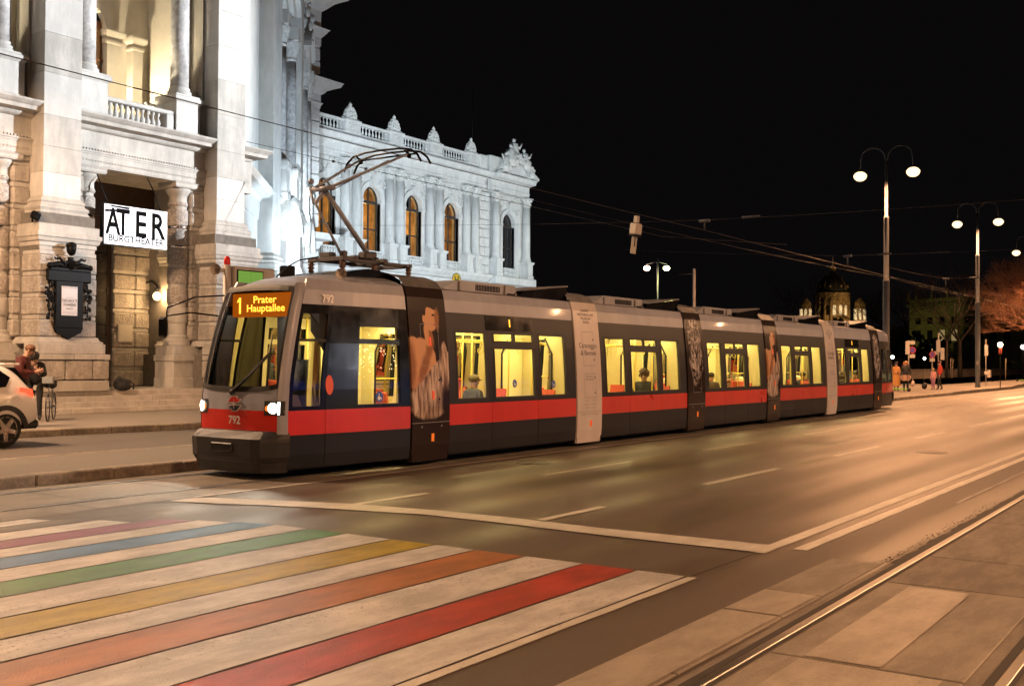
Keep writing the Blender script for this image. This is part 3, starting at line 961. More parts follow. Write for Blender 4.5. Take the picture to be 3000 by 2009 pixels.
# --- rusticated end block
blk = hmb(); blk.box(42, 47.97, 46.75, 62, 0, 25)
eb = blk.build('end_block', M_JOINT, theatre)
def rust_course(z, h, k):
    if k % 2 == 0:
        for xa, xb in ((45.6, 47.0), (47.0, 48.05)): hb(xb-xa-.03, .5, h-.04, M_RUW, eb, (xa, 46.55, z), .05, 'quoin_block')
    else:
        hb(2.42, .5, h-.04, M_RUW, eb, (45.6, 46.55, z), .05, 'quoin_block')
z = 1.0; k = 0
while z < 8.4: rust_course(z, .82, k); z += .82; k += 1
cb = hmb(); mould_box(cb, [(.02, 8.45), (.1, 8.6), (.18, 8.72), (.2, 8.85), (.75, 8.95), (.85, 9.15), (.95, 9.3)], 45, 48.02, 46.6, 60); cb.build('string_cornice', M_WING, eb)
z = 9.75; k = 0
while z < 16.7: rust_course(z, .80, k); z += .80; k += 1
cb = hmb(); mould_box(cb, [(.02, 16.9), (.06, 17.1), (.16, 17.25), (.05, 17.3), (.05, 17.75), (.2, 17.85), (.3, 18.0), (.9, 18.25), (1.0, 18.45), (1.05, 18.5)], 45, 48.02, 46.6, 60); cb.build('main_cornice', M_WING, eb)
z = 19.0; k = 0
while z < 20.9: rust_course(z, .80, k); z += .80; k += 1
cb = hmb(); mould_box(cb, [(.03, 20.7), (.05, 21.2), (.25, 21.45), (.35, 21.6), (.45, 21.7)], 45, 48.02, 46.6, 60); mould_box(cb, [(.02, 21.7), (.05, 22.8), (.3, 23.0), (.6, 23.3), (1.2, 23.6), (1.4, 24.0)], 45, 48.02, 46.6, 60); cb.build('top_cornice', M_WING, eb)

# ================================================================ SIDE WING
wing = thing('theatre_wing', 'bluish floodlit two-storey wing with arched windows, paired columns and roof balustrade', 'building', (73, 57, 0))
WV = Vector((73, 57, 0))
WT = Matrix.Translation(-WV)
def wmb(): return MB(WT)
def wbk(name, w, d, h, m, parent, loc, b=.03): return block(name, w, d, h, m, parent, Vector(loc)-WV, 0, b)
WINX = [59.48, 64.64, 69.80, 74.96, 83.40]
# wall with arched openings
def arched_wall(mb, x0, x1, wx, hw, zb, zs, zt, y, d):
    """wall panel x0..x1 with one arched opening centred wx"""
    n_ = 12
    mb.box(x0, wx-hw, y, y+d, zb, zt); mb.box(wx+hw, x1, y, y+d, zb, zt)
    pts_ = [(wx+hw*math.cos(PI-PI*k/n_), zs+hw*math.sin(PI*k/n_)) for k in range(n_+1)]
    for (xa, za), (xb, zb_) in zip(pts_[:-1], pts_[1:]):
        mb.add([(xa, y, za), (xb, y, zb_), (xb, y, zt), (xa, y, zt), (xa, y+d, za), (xb, y+d, zb_), (xb, y+d, zt), (xa, y+d, zt)], [(0, 1, 2, 3), (0, 4, 5, 1), (7, 6, 5, 4)])
ww = wmb()
ed = [56.6, 62.06, 67.22, 72.38, 77.54]
for k in range(4): arched_wall(ww, ed[k], ed[k+1], WINX[k], 1.05, 10.1, 14.3, 17.0, 57.05, .7)
ww.box(77.54, 81.0, 57.05, 58, 9.3, 17.0)
arched_wall(ww, 81.0, 86.8, WINX[4], 1.0, 10.3, 14.35, 17.0, 56.85, .9)
ww.box(56.6, 86.8, 57.5, 58.2, .0, 9.5); ww.box(56.6, 77.54, 57.05, 58.0, 9.3, 10.1); ww.box(81, 86.8, 56.85, 58, 9.3, 10.3)
ww.box(86.3, 86.8, 57.0, 70, 0, 18.6)
ww.build('wall', M_WING, wing)
ins = wmb(); ins.box(56.6, 81, 60.6, 60.8, 8, 18); ins.box(56.6, 81, 58, 60.6, 9.4, 9.6); ins.box(56.6, 81, 58, 60.6, 17.0, 17.2)
ins.build('staircase_wall', mat('interior_gilt', (.34, .20, .08), .6, .55, 1.3, bump=.6, bscale=3), wing)
for x in (60.5, 66.5, 72.0, 77.0):
    lamp('hall_light', 'POINT', Vector((x, 59.4, 13.2))-WV, 300, (1, .62, .22), wing, .3)
# bright chandelier in the second window
cd = wmb(); cd.smooth = True
for q in range(9):
    a = q*2*PI/9; cd.sphere((64.0+.30*math.cos(a), 59.3+.30*math.sin(a), 14.25+.06*math.sin(3*a)), .10, 8, 6)
cd.sphere((64.0, 59.3, 14.5), .16, 8, 6)
cd.build('chandelier', emit('chandelier_glow', (1, .72, .22), 8), wing)
gl_ = wmb(); gl_.box(74.3, 74.42, 59.0, 59.1, 10.6, 11.6); gl_.build('hall_sconce', emit('sconce_glow', (.9, 1, .6), 3), wing)
M_WFR = mat('window_frame_dark', (.025, .017, .013), .5, .2, 6)
M_WGL = glass('wing_glass', (.86, .82, .70), 1.5, 1.0)
M_WGLD = mat('unlit_glass', (.018, .018, .02), .05, .2, 2, spec=.6)
for i, wx in enumerate(WINX):
    yb = 57.36 if i < 4 else 57.16
    f_ = wmb()
    hw = 1.05 if i < 4 else 1.0
    zb, zs = (10.1, 14.3) if i < 4 else (10.3, 14.35)
    f_.box(wx-hw, wx-hw+.12, yb, yb+.1, zb, zs); f_.box(wx+hw-.12, wx+hw, yb, yb+.1, zb, zs)
    f_.box(wx-.06, wx+.06, yb-.02, yb+.1, zb, zs+hw-.1); f_.box(wx-hw, wx+hw, yb-.04, yb+.1, zs-.30, zs-.05)
    f_.box(wx-hw, wx+hw, yb, yb+.1, zb, zb+.12); f_.box(wx-hw, wx+hw, yb-.01, yb+.1, zb+1.85, zb+1.97)
    for k in range(12):
        t0, t1 = PI*k/12, PI*(k+1)/12
        f_.add([(wx+r_*math.cos(t), y_, zs+r_*math.sin(t)) for t in (t0, t1) for r_ in (hw-.12, hw) for y_ in (yb, yb+.1)], [(0, 2, 6, 4), (0, 4, 5, 1), (1, 3, 7, 5)])
    fo = f_.build('window', M_WFR, wing)
    for xa, xb in ((wx-hw+.12, wx-.06), (wx+.06, wx+hw-.12)):
        for za, zz in ((zb+.12, zb+1.85), (zb+1.97, zs-.30)):
            g_ = wmb(); g_.add([(xa, yb+.05, za), (xb, yb+.05, za), (xb, yb+.05, zz), (xa, yb+.05, zz)], [(0, 1, 2, 3)]); g_.build('window_pane', M_WGL if i < 4 else M_WGLD, fo)
    for sg in (-1, 1):
        g_ = wmb(); n_ = 6
        g_.add([(wx+sg*.06, yb+.05, zs-.05)]+[(wx+sg*max(.06, (hw-.12)*math.cos(PI/2*k/n_)), yb+.05, zs-.05+(hw-.08)*math.sin(PI/2*k/n_)) for k in range(n_+1)], [tuple(range(n_+2))]); g_.build('window_pane', M_WGL if i < 4 else M_WGLD, fo)
    # archivolt, keystone, imposts
    a_ = wmb()
    for k in range(14):
        t0, t1 = PI*k/14, PI*(k+1)/14
        yf = (57.05 if i < 4 else 56.85)
        def q(t, r_, y_): return (wx+r_*math.cos(t), y_, zs+r_*math.sin(t))
        a_.add([q(t, r_, y_) for t in (t0, t1) for r_, y_ in ((hw, yf+.02), (hw, yf-.10), (hw+.28, yf-.10), (hw+.30, yf-.16), (hw+.42, yf-.16), (hw+.42, yf+.02))], [(0, 1, 7, 6), (1, 2, 8, 7), (2, 3, 9, 8), (3, 4, 10, 9), (4, 5, 11, 10)])
    ao = a_.build('archivolt', M_WING, wing)
    k_ = wmb(); k_.prism([(wx-.16, zs+hw-.05), (wx+.16, zs+hw-.05), (wx+.24, zs+hw+.65), (wx-.24, zs+hw+.65)], (57.05 if i < 4 else 56.85)-.28, 57.1, 'y'); k_.build('keystone', M_WING, ao)
    for sg in (-1, 1):
        m_ = wmb(); yf = 57.05 if i < 4 else 56.85
        xa = wx+sg*(hw+.0); xb = wx+sg*(hw+.44)
        m_.box(min(xa, xb)-.03, max(xa, xb)+.03, yf-.16, yf+.4, zs-.22, zs+.0, .02); m_.build('impost', M_WING, ao)
        m_ = wmb(); m_.box(min(xa, xb), max(xa, xb), yf-.10, yf+.3, zb, zs-.22); m_.build('jamb', M_WING, ao)
    # little balustrade before the sill
    yb2 = 56.75 if i < 4 else 56.5
    r_ = wmb(); r_.box(wx-1.2, wx+1.2, yb2-.1, yb2+.16, 9.5, 9.6); bo = r_.build('balustrade', M_WING, wing)
    r_ = wmb(); r_.box(wx-1.2, wx+1.2, yb2-.12, yb2+.18, 10.15, 10.27, .02); r_.build('top_rail', M_WING, bo)
    me = BCACHE.setdefault('wing_bal', baluster_mesh(M_WING, .55))
    for k in range(8): put('baluster', me, bo, Vector((wx-.95+k*.27, yb2+.03, 9.6))-WV)
# columns
def wcol(x, y):
    s_ = wmb(); s_.smooth = True
    s_.lathe([(.48, 11.0), (.48, 11.12), (.45, 11.14), (.47, 11.22), (.42, 11.28), (.39, 11.34), (.42, 11.40), (.37, 11.5), (.365, 13.5), (.33, 16.2)], (x, y, 0), 18)
    so = s_.build('column', M_WING, wing)
    c_ = wmb(); c_.smooth = False
    c_.lathe([(.33, 16.15), (.38, 16.2), (.34, 16.25), (.36, 16.45), (.43, 16.55), (.38, 16.6), (.42, 16.75), (.50, 16.9)], (x, y, 0), 12)
    for q in range(8):
        a = q*PI/4+.2; c_.sphere((x+.39*math.cos(a), y+.39*math.sin(a), 16.42), (.10, .10, .12), 6, 4); c_.sphere((x+.46*math.cos(a+.39), y+.46*math.sin(a+.39), 16.76), (.10, .10, .11), 6, 4)
    c_.build('capital', M_ORN, so)
    a_ = wmb(); a_.box(x-.50, x+.50, y-.50, y+.50, 16.9, 17.02, .03); a_.build('abacus', M_WING, so)
    p_ = wmb(); mould_box(p_, [(.06, 9.4), (.06, 9.7), (0, 9.76), (0, 10.72), (.06, 10.78), (.12, 10.88), (.12, 11.0)], x-.45, x+.45, y-.46, y+.5); p_.build('column_pedestal', M_WING, so)
for xb in (61.73, 66.89, 72.05, 77.21):
    wcol(xb-.36, 56.8); wcol(xb+.94, 56.8)
wcol(80.95, 56.5); wcol(85.95, 56.5); wcol(57.4, 56.8)
# quoin strip before the end pavilion
z = 9.5; k = 0
while z < 16.8:
    wbk('quoin_block', .80, .7, .78, M_RUW, wing, (78.8, 56.75, z), .05); wbk('quoin_block', .66, .6, .78, M_WING, wing, (79.62, 56.72, z), .04)
    z += .82; k += 1
z = 9.5
while z < 16.8:
    wbk('quoin_block', .34, .7, .66, M_RUW, wing, (86.52, 56.8, z), .05); z += .82
# carved relief between the capitals
rr = random.Random(21)
def relief(xa, xb, y, za, zb, n, name='carved_relief'):
    k_ = wmb(); k_.smooth = False
    for q in range(n):
        x = rr.uniform(xa, xb); t = (x-xa)/(xb-xa)*2*PI*1.5
        z = za+(zb-za)*(.5+.38*math.sin(t)*rr.uniform(.3, 1)+rr.uniform(-.18, .18))
        k_.sphere((x, y-rr.uniform(0, .06), z), (rr.uniform(.06, .15), rr.uniform(.05, .12), rr.uniform(.06, .15)), 6, 4)
    o = k_.build(name, M_ORN, wing); o['kind'] = 'stuff'
for a, b in ((58.1, 60.7), (63.4, 65.9), (68.6, 71.1), (73.8, 76.2)):
    relief(a, b, 57.03, 16.05, 17.0, 90)
for i, wx in enumerate(WINX):
    for sg in (-1, 1): relief(wx+sg*1.0 if sg > 0 else wx-1.75, wx+1.75 if sg > 0 else wx-1.0, 57.03 if i < 4 else 56.83, 14.9, 16.0, 26)
relief(81.6, 85.4, 56.80, 15.9, 17.0, 110)
# entablature, cornice
e_ = wmb()
mould(e_, [(.0, 17.0), (.05, 17.02), (.05, 17.2), (.09, 17.21), (.09, 17.42), (.16, 17.47), (.06, 17.5), (.06, 17.98), (.16, 18.05), (.22, 18.15), (.80, 18.22), (.85, 18.40), (.98, 18.55), (.98, 18.62)], 56.6, 80.4, 56.9)
mould(e_, [(.0, 17.0), (.05, 17.02), (.05, 17.2), (.09, 17.21), (.09, 17.42), (.16, 17.47), (.06, 17.5), (.06, 17.98), (.16, 18.05), (.22, 18.15), (.80, 18.22), (.85, 18.40), (.98, 18.55), (.98, 18.62)], 79.9, 86.25, 56.45)
e_.box(56.6, 86.3, 57.0, 62, 17.0, 18.6)
eo = e_.build('entablature', M_WING, wing)
d_ = wmb(); x = 80.0
while x < 86.1:
    d_.box(x, x+.1, 56.15, 56.45, 18.1, 18.2); x += .2
o = d_.build('dentils', M_WING, eo); o['kind'] = 'stuff'
b_ = wmb(); mould(b_, [(.0, 8.3), (.06, 8.5), (.12, 8.62), (.15, 8.75), (.5, 8.85), (.62, 9.0), (.85, 9.2), (.9, 9.42)], 56.6, 86.9, 57.0); b_.build('base_cornice', M_WING, wing)
b_ = wmb(); b_.box(80.0, 86.6, 55.75, 57.2, 8.7, 9.38, .05); b_.build('pavilion_base', M_WING, wing)
# roof balustrade: pedestals with ornaments, balusters between
pl_ = wmb(); pl_.box(56.0, 81.2, 56.35, 57.4, 18.62, 18.98); rb_ = pl_.build('roof_balustrade', M_WING, wing)
PX = [61.7, 66.85, 71.95, 77.25]
edges = []
def roof_ped(cx):
    p_ = wmb(); mould_box(p_, [(.05, 18.98), (.05, 19.1), (0, 19.14), (0, 19.76), (.06, 19.82), (.06, 19.95)], cx-.85, cx+.85, 56.35, 57.1); po = p_.build('roof_pedestal', M_WING, wing)
    c_ = wmb(); c_.box(cx-.38, cx+.38, 56.28, 56.35, 19.2, 19.72, .02); c_.build('cartouche', M_ORN, po)
    # crowning ornament: arched scroll with finial
    o_ = wmb(); n_ = 10
    arc = [(cx+.62*math.cos(PI*k/n_), 19.95+1.0*math.sin(PI*k/n_)**.8) for k in range(n_+1)]
    o_.prism(arc, 56.5, 56.85, 'y')
    oo = o_.build('crown_ornament', M_ORN, po)
    s_ = wmb(); s_.smooth = True; s_.lathe([(.08, 20.9), (.05, 20.98), (.13, 21.06), (.15, 21.16), (.08, 21.28), (.02, 21.36)], (cx, 56.68, 0), 10)
    for q in range(9):
        a = PI*q/8; s_.sphere((cx+.64*math.cos(a), 56.66, 19.98+.98*math.sin(a)), (.12, .16, .12), 7, 5)
    for sg in (-1, 1): s_.sphere((cx+sg*.80, 56.66, 20.02), (.16, .16, .14), 7, 5)
    for q in range(6): s_.sphere((cx+rr.uniform(-.25, .25), 56.46, 20.3+rr.uniform(-.25, .25)), .10, 6, 4)
    so_ = s_.build('finial', M_ORN, po); so_['kind'] = 'stuff'
for cx in PX: roof_ped(cx)
me = BCACHE.setdefault('roof_bal', baluster_mesh(M_WING, .72))
spans = [(56.4, 60.85), (62.55, 66.0), (67.7, 71.1), (72.8, 76.4)]
for a, b in spans:
    t_ = wmb(); t_.box(a, b, 56.4, 56.95, 19.70, 19.9, .03); t_.build('top_rail', M_WING, rb_)
    n_ = int((b-a)/.36)
    for k in range(n_): put('baluster', me, rb_, Vector((a+.2+k*(b-a-.3)/(n_-1)*.985, 56.68, 18.98))-WV)
p_ = wmb(); p_.box(78.1, 79.2, 56.2, 57.2, 18.62, 20.0, .04); p_.box(79.3, 81.2, 56.0, 57.2, 18.62, 20.1, .04); p_.build('parapet', M_WING, wing)
# pediment with statue group over the end pavilion
g_ = wmb(); g_.prism([(80.7, 18.62), (86.2, 18.62), (83.45, 20.1)], 55.9, 58, 'y'); go = g_.build('pediment', M_WING, wing)
g_ = wmb()
for (xa, za), (xb, zb) in (((80.4, 18.66), (83.45, 20.25)), ((83.45, 20.25), (86.5, 18.66))):
    g_.prism([(xa, za), (xb, zb), (xb, zb+.22), (xa, za+.22)], 55.45, 57.5, 'y')
g_.build('raking_cornice', M_WING, go)
def statue(cx, cy, z0, h, lean, seed, arm=1):
    r_ = random.Random(seed); s_ = wmb(); s_.smooth = True
    s_.tube([(cx, cy, z0), (cx+lean*.2, cy, z0+.3*h), (cx+lean*.45, cy, z0+.55*h), (cx+lean*.55, cy, z0+.75*h), (cx+lean*.6, cy, z0+.82*h)], [.34*h, .30*h, .20*h, .21*h, .07*h], 9)
    s_.sphere((cx+lean*.62, cy, z0+.92*h), (.085*h, .085*h, .10*h), 9, 7)
    sh = (cx+lean*.55+arm*.18*h, cy, z0+.74*h)
    s_.tube([sh, (sh[0]+arm*.14*h, cy-.1*h, z0+.60*h), (sh[0]+arm*.30*h, cy-.12*h, z0+(.85 if r_.random() < .5 else .5)*h)], [.07*h, .06*h, .045*h], 7)
    sh = (cx+lean*.55-arm*.18*h, cy, z0+.74*h)
    s_.tube([sh, (sh[0]-arm*.08*h, cy-.1*h, z0+.55*h), (sh[0], cy-.2*h, z0+.42*h)], [.07*h, .06*h, .045*h], 7)
    s_.tube([(cx, cy-.1*h, z0+.35*h), (cx-arm*.3*h, cy-.2*h, z0+.28*h), (cx-arm*.34*h, cy-.2*h, z0)], [.13*h, .11*h, .06*h], 7)
    return s_.build('statue', M_ORN, wing)
statue(83.45, 56.3, 20.2, 2.05, 0, 1)
statue(82.2, 55.9, 19.5, 2.0, .3, 2, -1)
statue(84.7, 55.9, 19.5, 1.9, -.25, 3, 1)
statue(81.1, 55.8, 18.9, 1.7, .55, 4, -1)
statue(85.6, 55.8, 18.8, 1.5, -.45, 5, 1)
cl_ = wmb(); rq = random.Random(77)
for q in range(60):
    x = rq.uniform(80.9, 86.0); zt = 18.9+1.5*(1-abs(x-83.45)/3.0)
    cl_.sphere((x, 55.8+rq.uniform(-.3, .3), zt+rq.uniform(-.1, .55)), (rq.uniform(.10, .30), rq.uniform(.1, .2), rq.uniform(.10, .30)), 7, 5)
o = cl_.build('carved_trophies', M_ORN, wing); o['kind'] = 'stuff'
mt = wmb(); mt.smooth = True; mt.tube([(78.6, 57.5, 19), (78.6, 57.5, 26.2)], .03, 5); mt.build('lightning_rod', M_TBK, wing)

# ---------------------------------------------------------------- poster board, sign banner
pb = thing('poster_board', 'black cast-iron poster board with bust and garlands, holding a white playbill', 'poster board', (19.5, 28.97, 2.4))
PBV = Vector((19.5, 28.97, 2.4))
def pmb(): return MB(Matrix.Translation(-PBV))
b_ = pmb(); b_.box(18.93, 19.86, 28.86, 28.97, 2.62, 4.12, .03); b_.box(18.66, 20.12, 28.84, 28.97, 3.98, 4.36, .04); b_.box(18.72, 20.06, 28.80, 28.95, 4.30, 4.40, .02)
b_.build('board', M_TBK, pb)
b_ = pmb(); b_.prism([(18.93, 2.64), (19.86, 2.64), (19.80, 2.50), (19.62, 2.42), (19.4, 2.30), (19.18, 2.42), (18.99, 2.50)], 28.88, 28.97, 'y'); b_.build('lower_scroll', M_TBK, pb)
p_ = pmb(); p_.box(19.12, 19.64, 28.845, 28.862, 3.00, 3.86, .003); p_.build('playbill', mat('playbill_paper', (.66, .64, .66), .6, .04, 5, emis=(1, 1, 1), es=.0), pb)
M_INK = mat('ink_black', (.004, .004, .004), .8, 0, spec=.05); M_INKP = mat('ink_grey', (.30, .29, .30), .6, 0)
def ptx(s, z, size, w, m, x=19.13):
    me_o = text('playbill_lettering', s, size, m, frame(Vector((19.38, 28.842, z))-PBV, (1, 0, 0), (0, 0, 1)), pb, width=w)
ptx('BURGTHEATER', 3.82, .075, .47, M_INKP); ptx('DER NACKTE', 3.43, .13, .48, M_INK); ptx('WAHNSINN', 3.31, .13, .42, M_INK); ptx('MICHAEL FRAYN', 3.53, .035, .22, M_INKP); ptx('NOISES OFF', 3.20, .06, .22, M_INK); ptx('KOMÖDIE VON', 3.10, .035, .4, M_INKP)
ptx('DEUTSCH VON URSULA LYN', 3.06, .03, .44, M_INKP)
h_ = pmb(); h_.smooth = True
h_.tube([(19.38, 28.86, 4.36), (19.38, 28.84, 4.62), (19.38, 28.82, 4.72)], [.10, .07, .10], 9); h_.sphere((19.38, 28.79, 4.95), (.14, .14, .19), 12, 9); h_.sphere((19.38, 28.80, 5.07), (.16, .15, .10), 10, 6); h_.sphere((19.38, 28.66, 4.93), (.03, .04, .04), 6, 4)
h_.build('bust', M_TBK, pb)
for sg in (-1, 1):
    s_ = pmb(); s_.smooth = True
    s_.tube([(19.38+sg*.05, 28.84, 4.60), (19.38+sg*.18, 28.83, 4.52), (19.38+sg*.28, 28.83, 4.60), (19.38+sg*.36, 28.83, 4.68), (19.38+sg*.48, 28.83, 4.64), (19.38+sg*.52, 28.83, 4.70)], [.05, .045, .04, .04, .03, .015], 7); s_.build('scroll_arm', M_TBK, pb)
    s_ = pmb(); s_.smooth = True; s_.tube([(19.38+sg*.12, 28.85, 4.38), (19.38+sg*.35, 28.84, 4.50), (19.38+sg*.60, 28.84, 4.46), (19.38+sg*.72, 28.84, 4.40)], [.05, .08, .07, .05], 8); s_.sphere((19.38+sg*.66, 28.83, 4.44), .09, 8, 6); s_.build('volute', M_TBK, pb)
    s_ = pmb(); rr2 = random.Random(30+sg)
    xx = 19.39+sg*.62
    for q in range(34):
        t = rr2.random(); z = 3.96-t*1.05; s_.sphere((xx+rr2.uniform(-.13, .13)*(1-.4*abs(t-.4)), 28.88+rr2.uniform(-.05, .03), z), (rr2.uniform(.03, .07), .04, rr2.uniform(.03, .08)), 6, 4)
    s_.tube([(xx, 28.92, 4.0), (xx+sg*.03, 28.9, 3.5), (xx, 28.9, 2.95)], .02, 6)
    o = s_.build('garland', M_TBK, pb); 
sg_ = thing('theatre_sign', 'white illuminated sign reading ATER BURGTHEATER hung between the entrance columns', 'sign', (22.1, 29.45, 5.3))
SV = Vector((22.1, 29.45, 5.3))
def smb(): return MB(Matrix.Translation(-SV))
b_ = smb(); b_.box(20.90, 23.33, 29.44, 29.60, 5.28, 6.58, .01); b_.build('sign_case', M_TBK, sg_)
b_ = smb(); b_.box(20.94, 23.30, 29.425, 29.445, 5.31, 6.55); b_.build('sign_face', mat('sign_white', (.75, .74, .78), .4, 0, emis=(.92, .92, 1.0), es=.62), sg_)
def stx(s, x, z, size, w, bold=0): text('sign_lettering', s, size, M_INK, frame(Vector((x, 29.42, z))-SV, (1, 0, 0), (0, 0, 1)), sg_, width=w, bold=bold)
for ch_, xa, xb in (('A', 20.97, 21.52), ('T', 21.36, 21.86), ('E', 22.07, 22.48), ('R', 22.66, 23.2)):
    o = text('sign_lettering', ch_, 1.16, M_INK, frame(Vector((.5*(xa+xb), 29.42, 5.99))-SV, (1, 0, 0), (0, 0, 1)), sg_, width=xb-xa, bold=.022)
stx('BURGTHEATER', 22.12, 5.50, .30, 2.1, .006)
for pts_ in ([(21.05, 6.53), (21.9, 6.53), (21.80, 6.46), (21.2, 6.48)], [(20.95, 6.38), (21.5, 6.42), (21.95, 6.40), (21.5, 6.36), (20.95, 6.30)]):
    b_ = smb(); b_.add([(x, 29.418, z) for x, z in pts_], [tuple(range(len(pts_)))]); b_.build('sign_stroke', M_INK, sg_)
for xx in (21.1, 23.1):
    b_ = smb(); b_.smooth = True; b_.tube([(xx, 29.52, 6.58), (xx, 29.9, 7.3), (xx, 30.2, 7.72)], .02, 6); b_.build('hanger', M_TBK, sg_)
# black projector lamp on the pedestal cornice
fl = thing('wall_projector', 'small black floodlight fixed on the stone ledge beside the tall pilaster', 'floodlight', (18.35, 29.1, 5.75))
f_ = MB(); f_.box(-.12, .14, -.12, .10, .0, .24, .05); f_.build('lamp_head', M_TBK, fl, rot=(.3, .2, .3))
f_ = MB(); f_.smooth = True; f_.tube([(0, .05, -.08), (0, .05, .05)], .03, 6); f_.build('bracket', M_TBK, fl)

# ---------------------------------------------------------------- floodlights of the facade: fixtures on masts (one over the tram, the others unseen and placed for their light)
M_FLENS = emit('flood_lens', (.85, .93, 1.0), 60)
def flood(name, label, loc, target, power, col, angle=70, mast=True, size=.25, lens=True):
    t = thing(name, label, 'floodlight', (loc[0], loc[1], 0), 0, 'facade floodlights')
    z = loc[2]
    if mast:
        m_ = MB(); m_.smooth = True; m_.lathe([(.10, 0), (.10, .4), (.06, .45), (.05, z-.05)], (0, 0, 0), 10); m_.build('mast', mat('mast_grey', (.12, .12, .12), .5, .1, 5), t)
    dv = (Vector(target)-Vector(loc)); an = math.atan2(dv.y, dv.x); el = math.atan2(dv.z, math.hypot(dv.x, dv.y))
    h_ = MB(Matrix.Translation((0, 0, z)) @ Matrix.Rotation(an, 4, 'Z') @ Matrix.Rotation(-el, 4, 'Y'))
    h_.box(-.22, .0, -.20, .20, -.16, .16, .03); h_.build('lamp_head', M_TBK, t)
    if lens:
        l_ = MB(Matrix.Translation((0, 0, z)) @ Matrix.Rotation(an, 4, 'Z') @ Matrix.Rotation(-el, 4, 'Y')); l_.box(.003, .008, -.17, .17, -.13, .13); l_.build('lens', M_FLENS, t)
    d = dv.normalized()*.12
    lamp('flood_beam', 'SPOT', (d.x, d.y, z+d.z), power, col, t, size, target=target, angle=angle, blend=.7)
    return t
flood('floodlight', 'bright floodlight on a slim mast behind the tram cab, aimed at the wing', (21.5, 22.0, 4.18), (70, 57, 13.5), 120000, (.76, .90, 1.0), angle=26)
flood('floodlight', 'unseen floodlight on a slim mast beyond the wing, aimed back at its windows', (92, 30, 4.5), (80, 57, 13.5), 15000, (.75, .89, 1.0), angle=80)
flood('floodlight', 'unseen floodlight on a slim mast on the ground before the wing', (66, 34, 3.5), (69, 57, 13.5), 13000, (.76, .90, 1.0), angle=105)
flood('floodlight', 'unseen floodlight on a tall mast across the road aimed at the upper entrance front', (58, -14, 15), (23, 29.4, 15.5), 270000, (.95, .97, 1.0), angle=29)
flood('floodlight', 'unseen floodlight in front of the curved flank aimed up its pilasters', (36, 28.5, 2.6), (38.5, 40, 14), 10000, (.66, .84, 1.0), angle=95)
flood('floodlight', 'unseen cool white event floodlight on a mast far across the road, aimed at the tram side', (47, -33, 7), (27, 11.4, 1.8), 3800, (.82, .86, 1.0), angle=62)
# ================================================================ TRAM
TO = Vector((27, 12.5, 0))
TT = Matrix.Translation(-TO)
tram = thing('tram', 'long low-floor articulated tram in grey, red and silver with raised pantograph', 'tram', TO)
YN, YF = 11.35, 13.65
PITCHX = 5.293
P0X, PW = 13.87, 1.03
M_TG = mat('tram_dark_grey', (.015, .0155, .019), .36, .10, 1.2, spec=.22, coat=.0, stains=.04)
M_TR = mat('tram_red', (.60, .020, .010), .30, .05, 1.2, coat=.35, stains=.10)
M_TS = mat('tram_silver', (.32, .335, .40), .36, .05, 1.2, coat=.3, stains=.12)
M_TB = mat('tram_black', (.006, .006, .007), .14, .1, 3, spec=.4)
M_TRUB = mat('tram_rubber', (.008, .008, .008), .6, 0)
M_TIN = mat('tram_lining', (.68, .585, .29), .5, .04, 2)
M_TFL = mat('tram_floor', (.10, .09, .08), .6, .2, 6)
M_YEL = mat('grab_pole_yellow', (.80, .62, .10), .35, 0)
M_SEAT = mat('seat_red', (.55, .09, .05), .6, .1, 8)
M_GL = glass('tram_glass', (.90, .92, .86), 1.5, 1.0)
M_GLD = glass('cab_glass', (.86, .88, .88), 1.5, 1.0)
M_GLK = mat('black_glass', (.004, .004, .006), .03, 0, spec=.6)
M_TLIGHT = emit('tram_light', (1.0, .78, .34), 48.0)
M_LED = emit('led_amber', (1.0, .34, .03), 4.0)
M_LED2 = emit('led_amber_dim', (1.0, .45, .04), 3.5)
M_ROOF = mat('tram_roof', (.17, .17, .175), .55, .25, 2, stains=.35, bump=.2, bscale=40)
M_ALU = mat('roof_aluminium', (.28, .28, .29), .45, .15, 4, metal=.3)
M_UND = mat('underframe', (.008, .008, .008), .8, 0)

def interp(tab, z):
    if z <= tab[0][0]: return tab[0][1]
    for (a, va), (b, vb) in zip(tab[:-1], tab[1:]):
        if z <= b:
            return va+(vb-va)*(z-a)/(b-a)
    return tab[-1][1]
YO = [(.1, .03), (.35, .005), (.6, .0), (1.0, .0), (1.3, .010), (1.6, .026), (2.0, .055), (2.3, .085), (2.58, .115), (2.8, .145), (2.97, .20)]
def yo(z): return interp(YO, z)
XEND = P0X+5*PITCHX+PW          # end of the last portal
def taper(x):
    if x < 13.87: return .25*((13.87-x)/2.5)**1.4
    if x > XEND: return .25*((x-XEND)/2.5)**1.4
    return 0.0
def sp(x, z, off=0.0, far=False):
    d = yo(z)+taper(x)-off
    return (x, YF-d, z) if far else (x, YN+d, z)

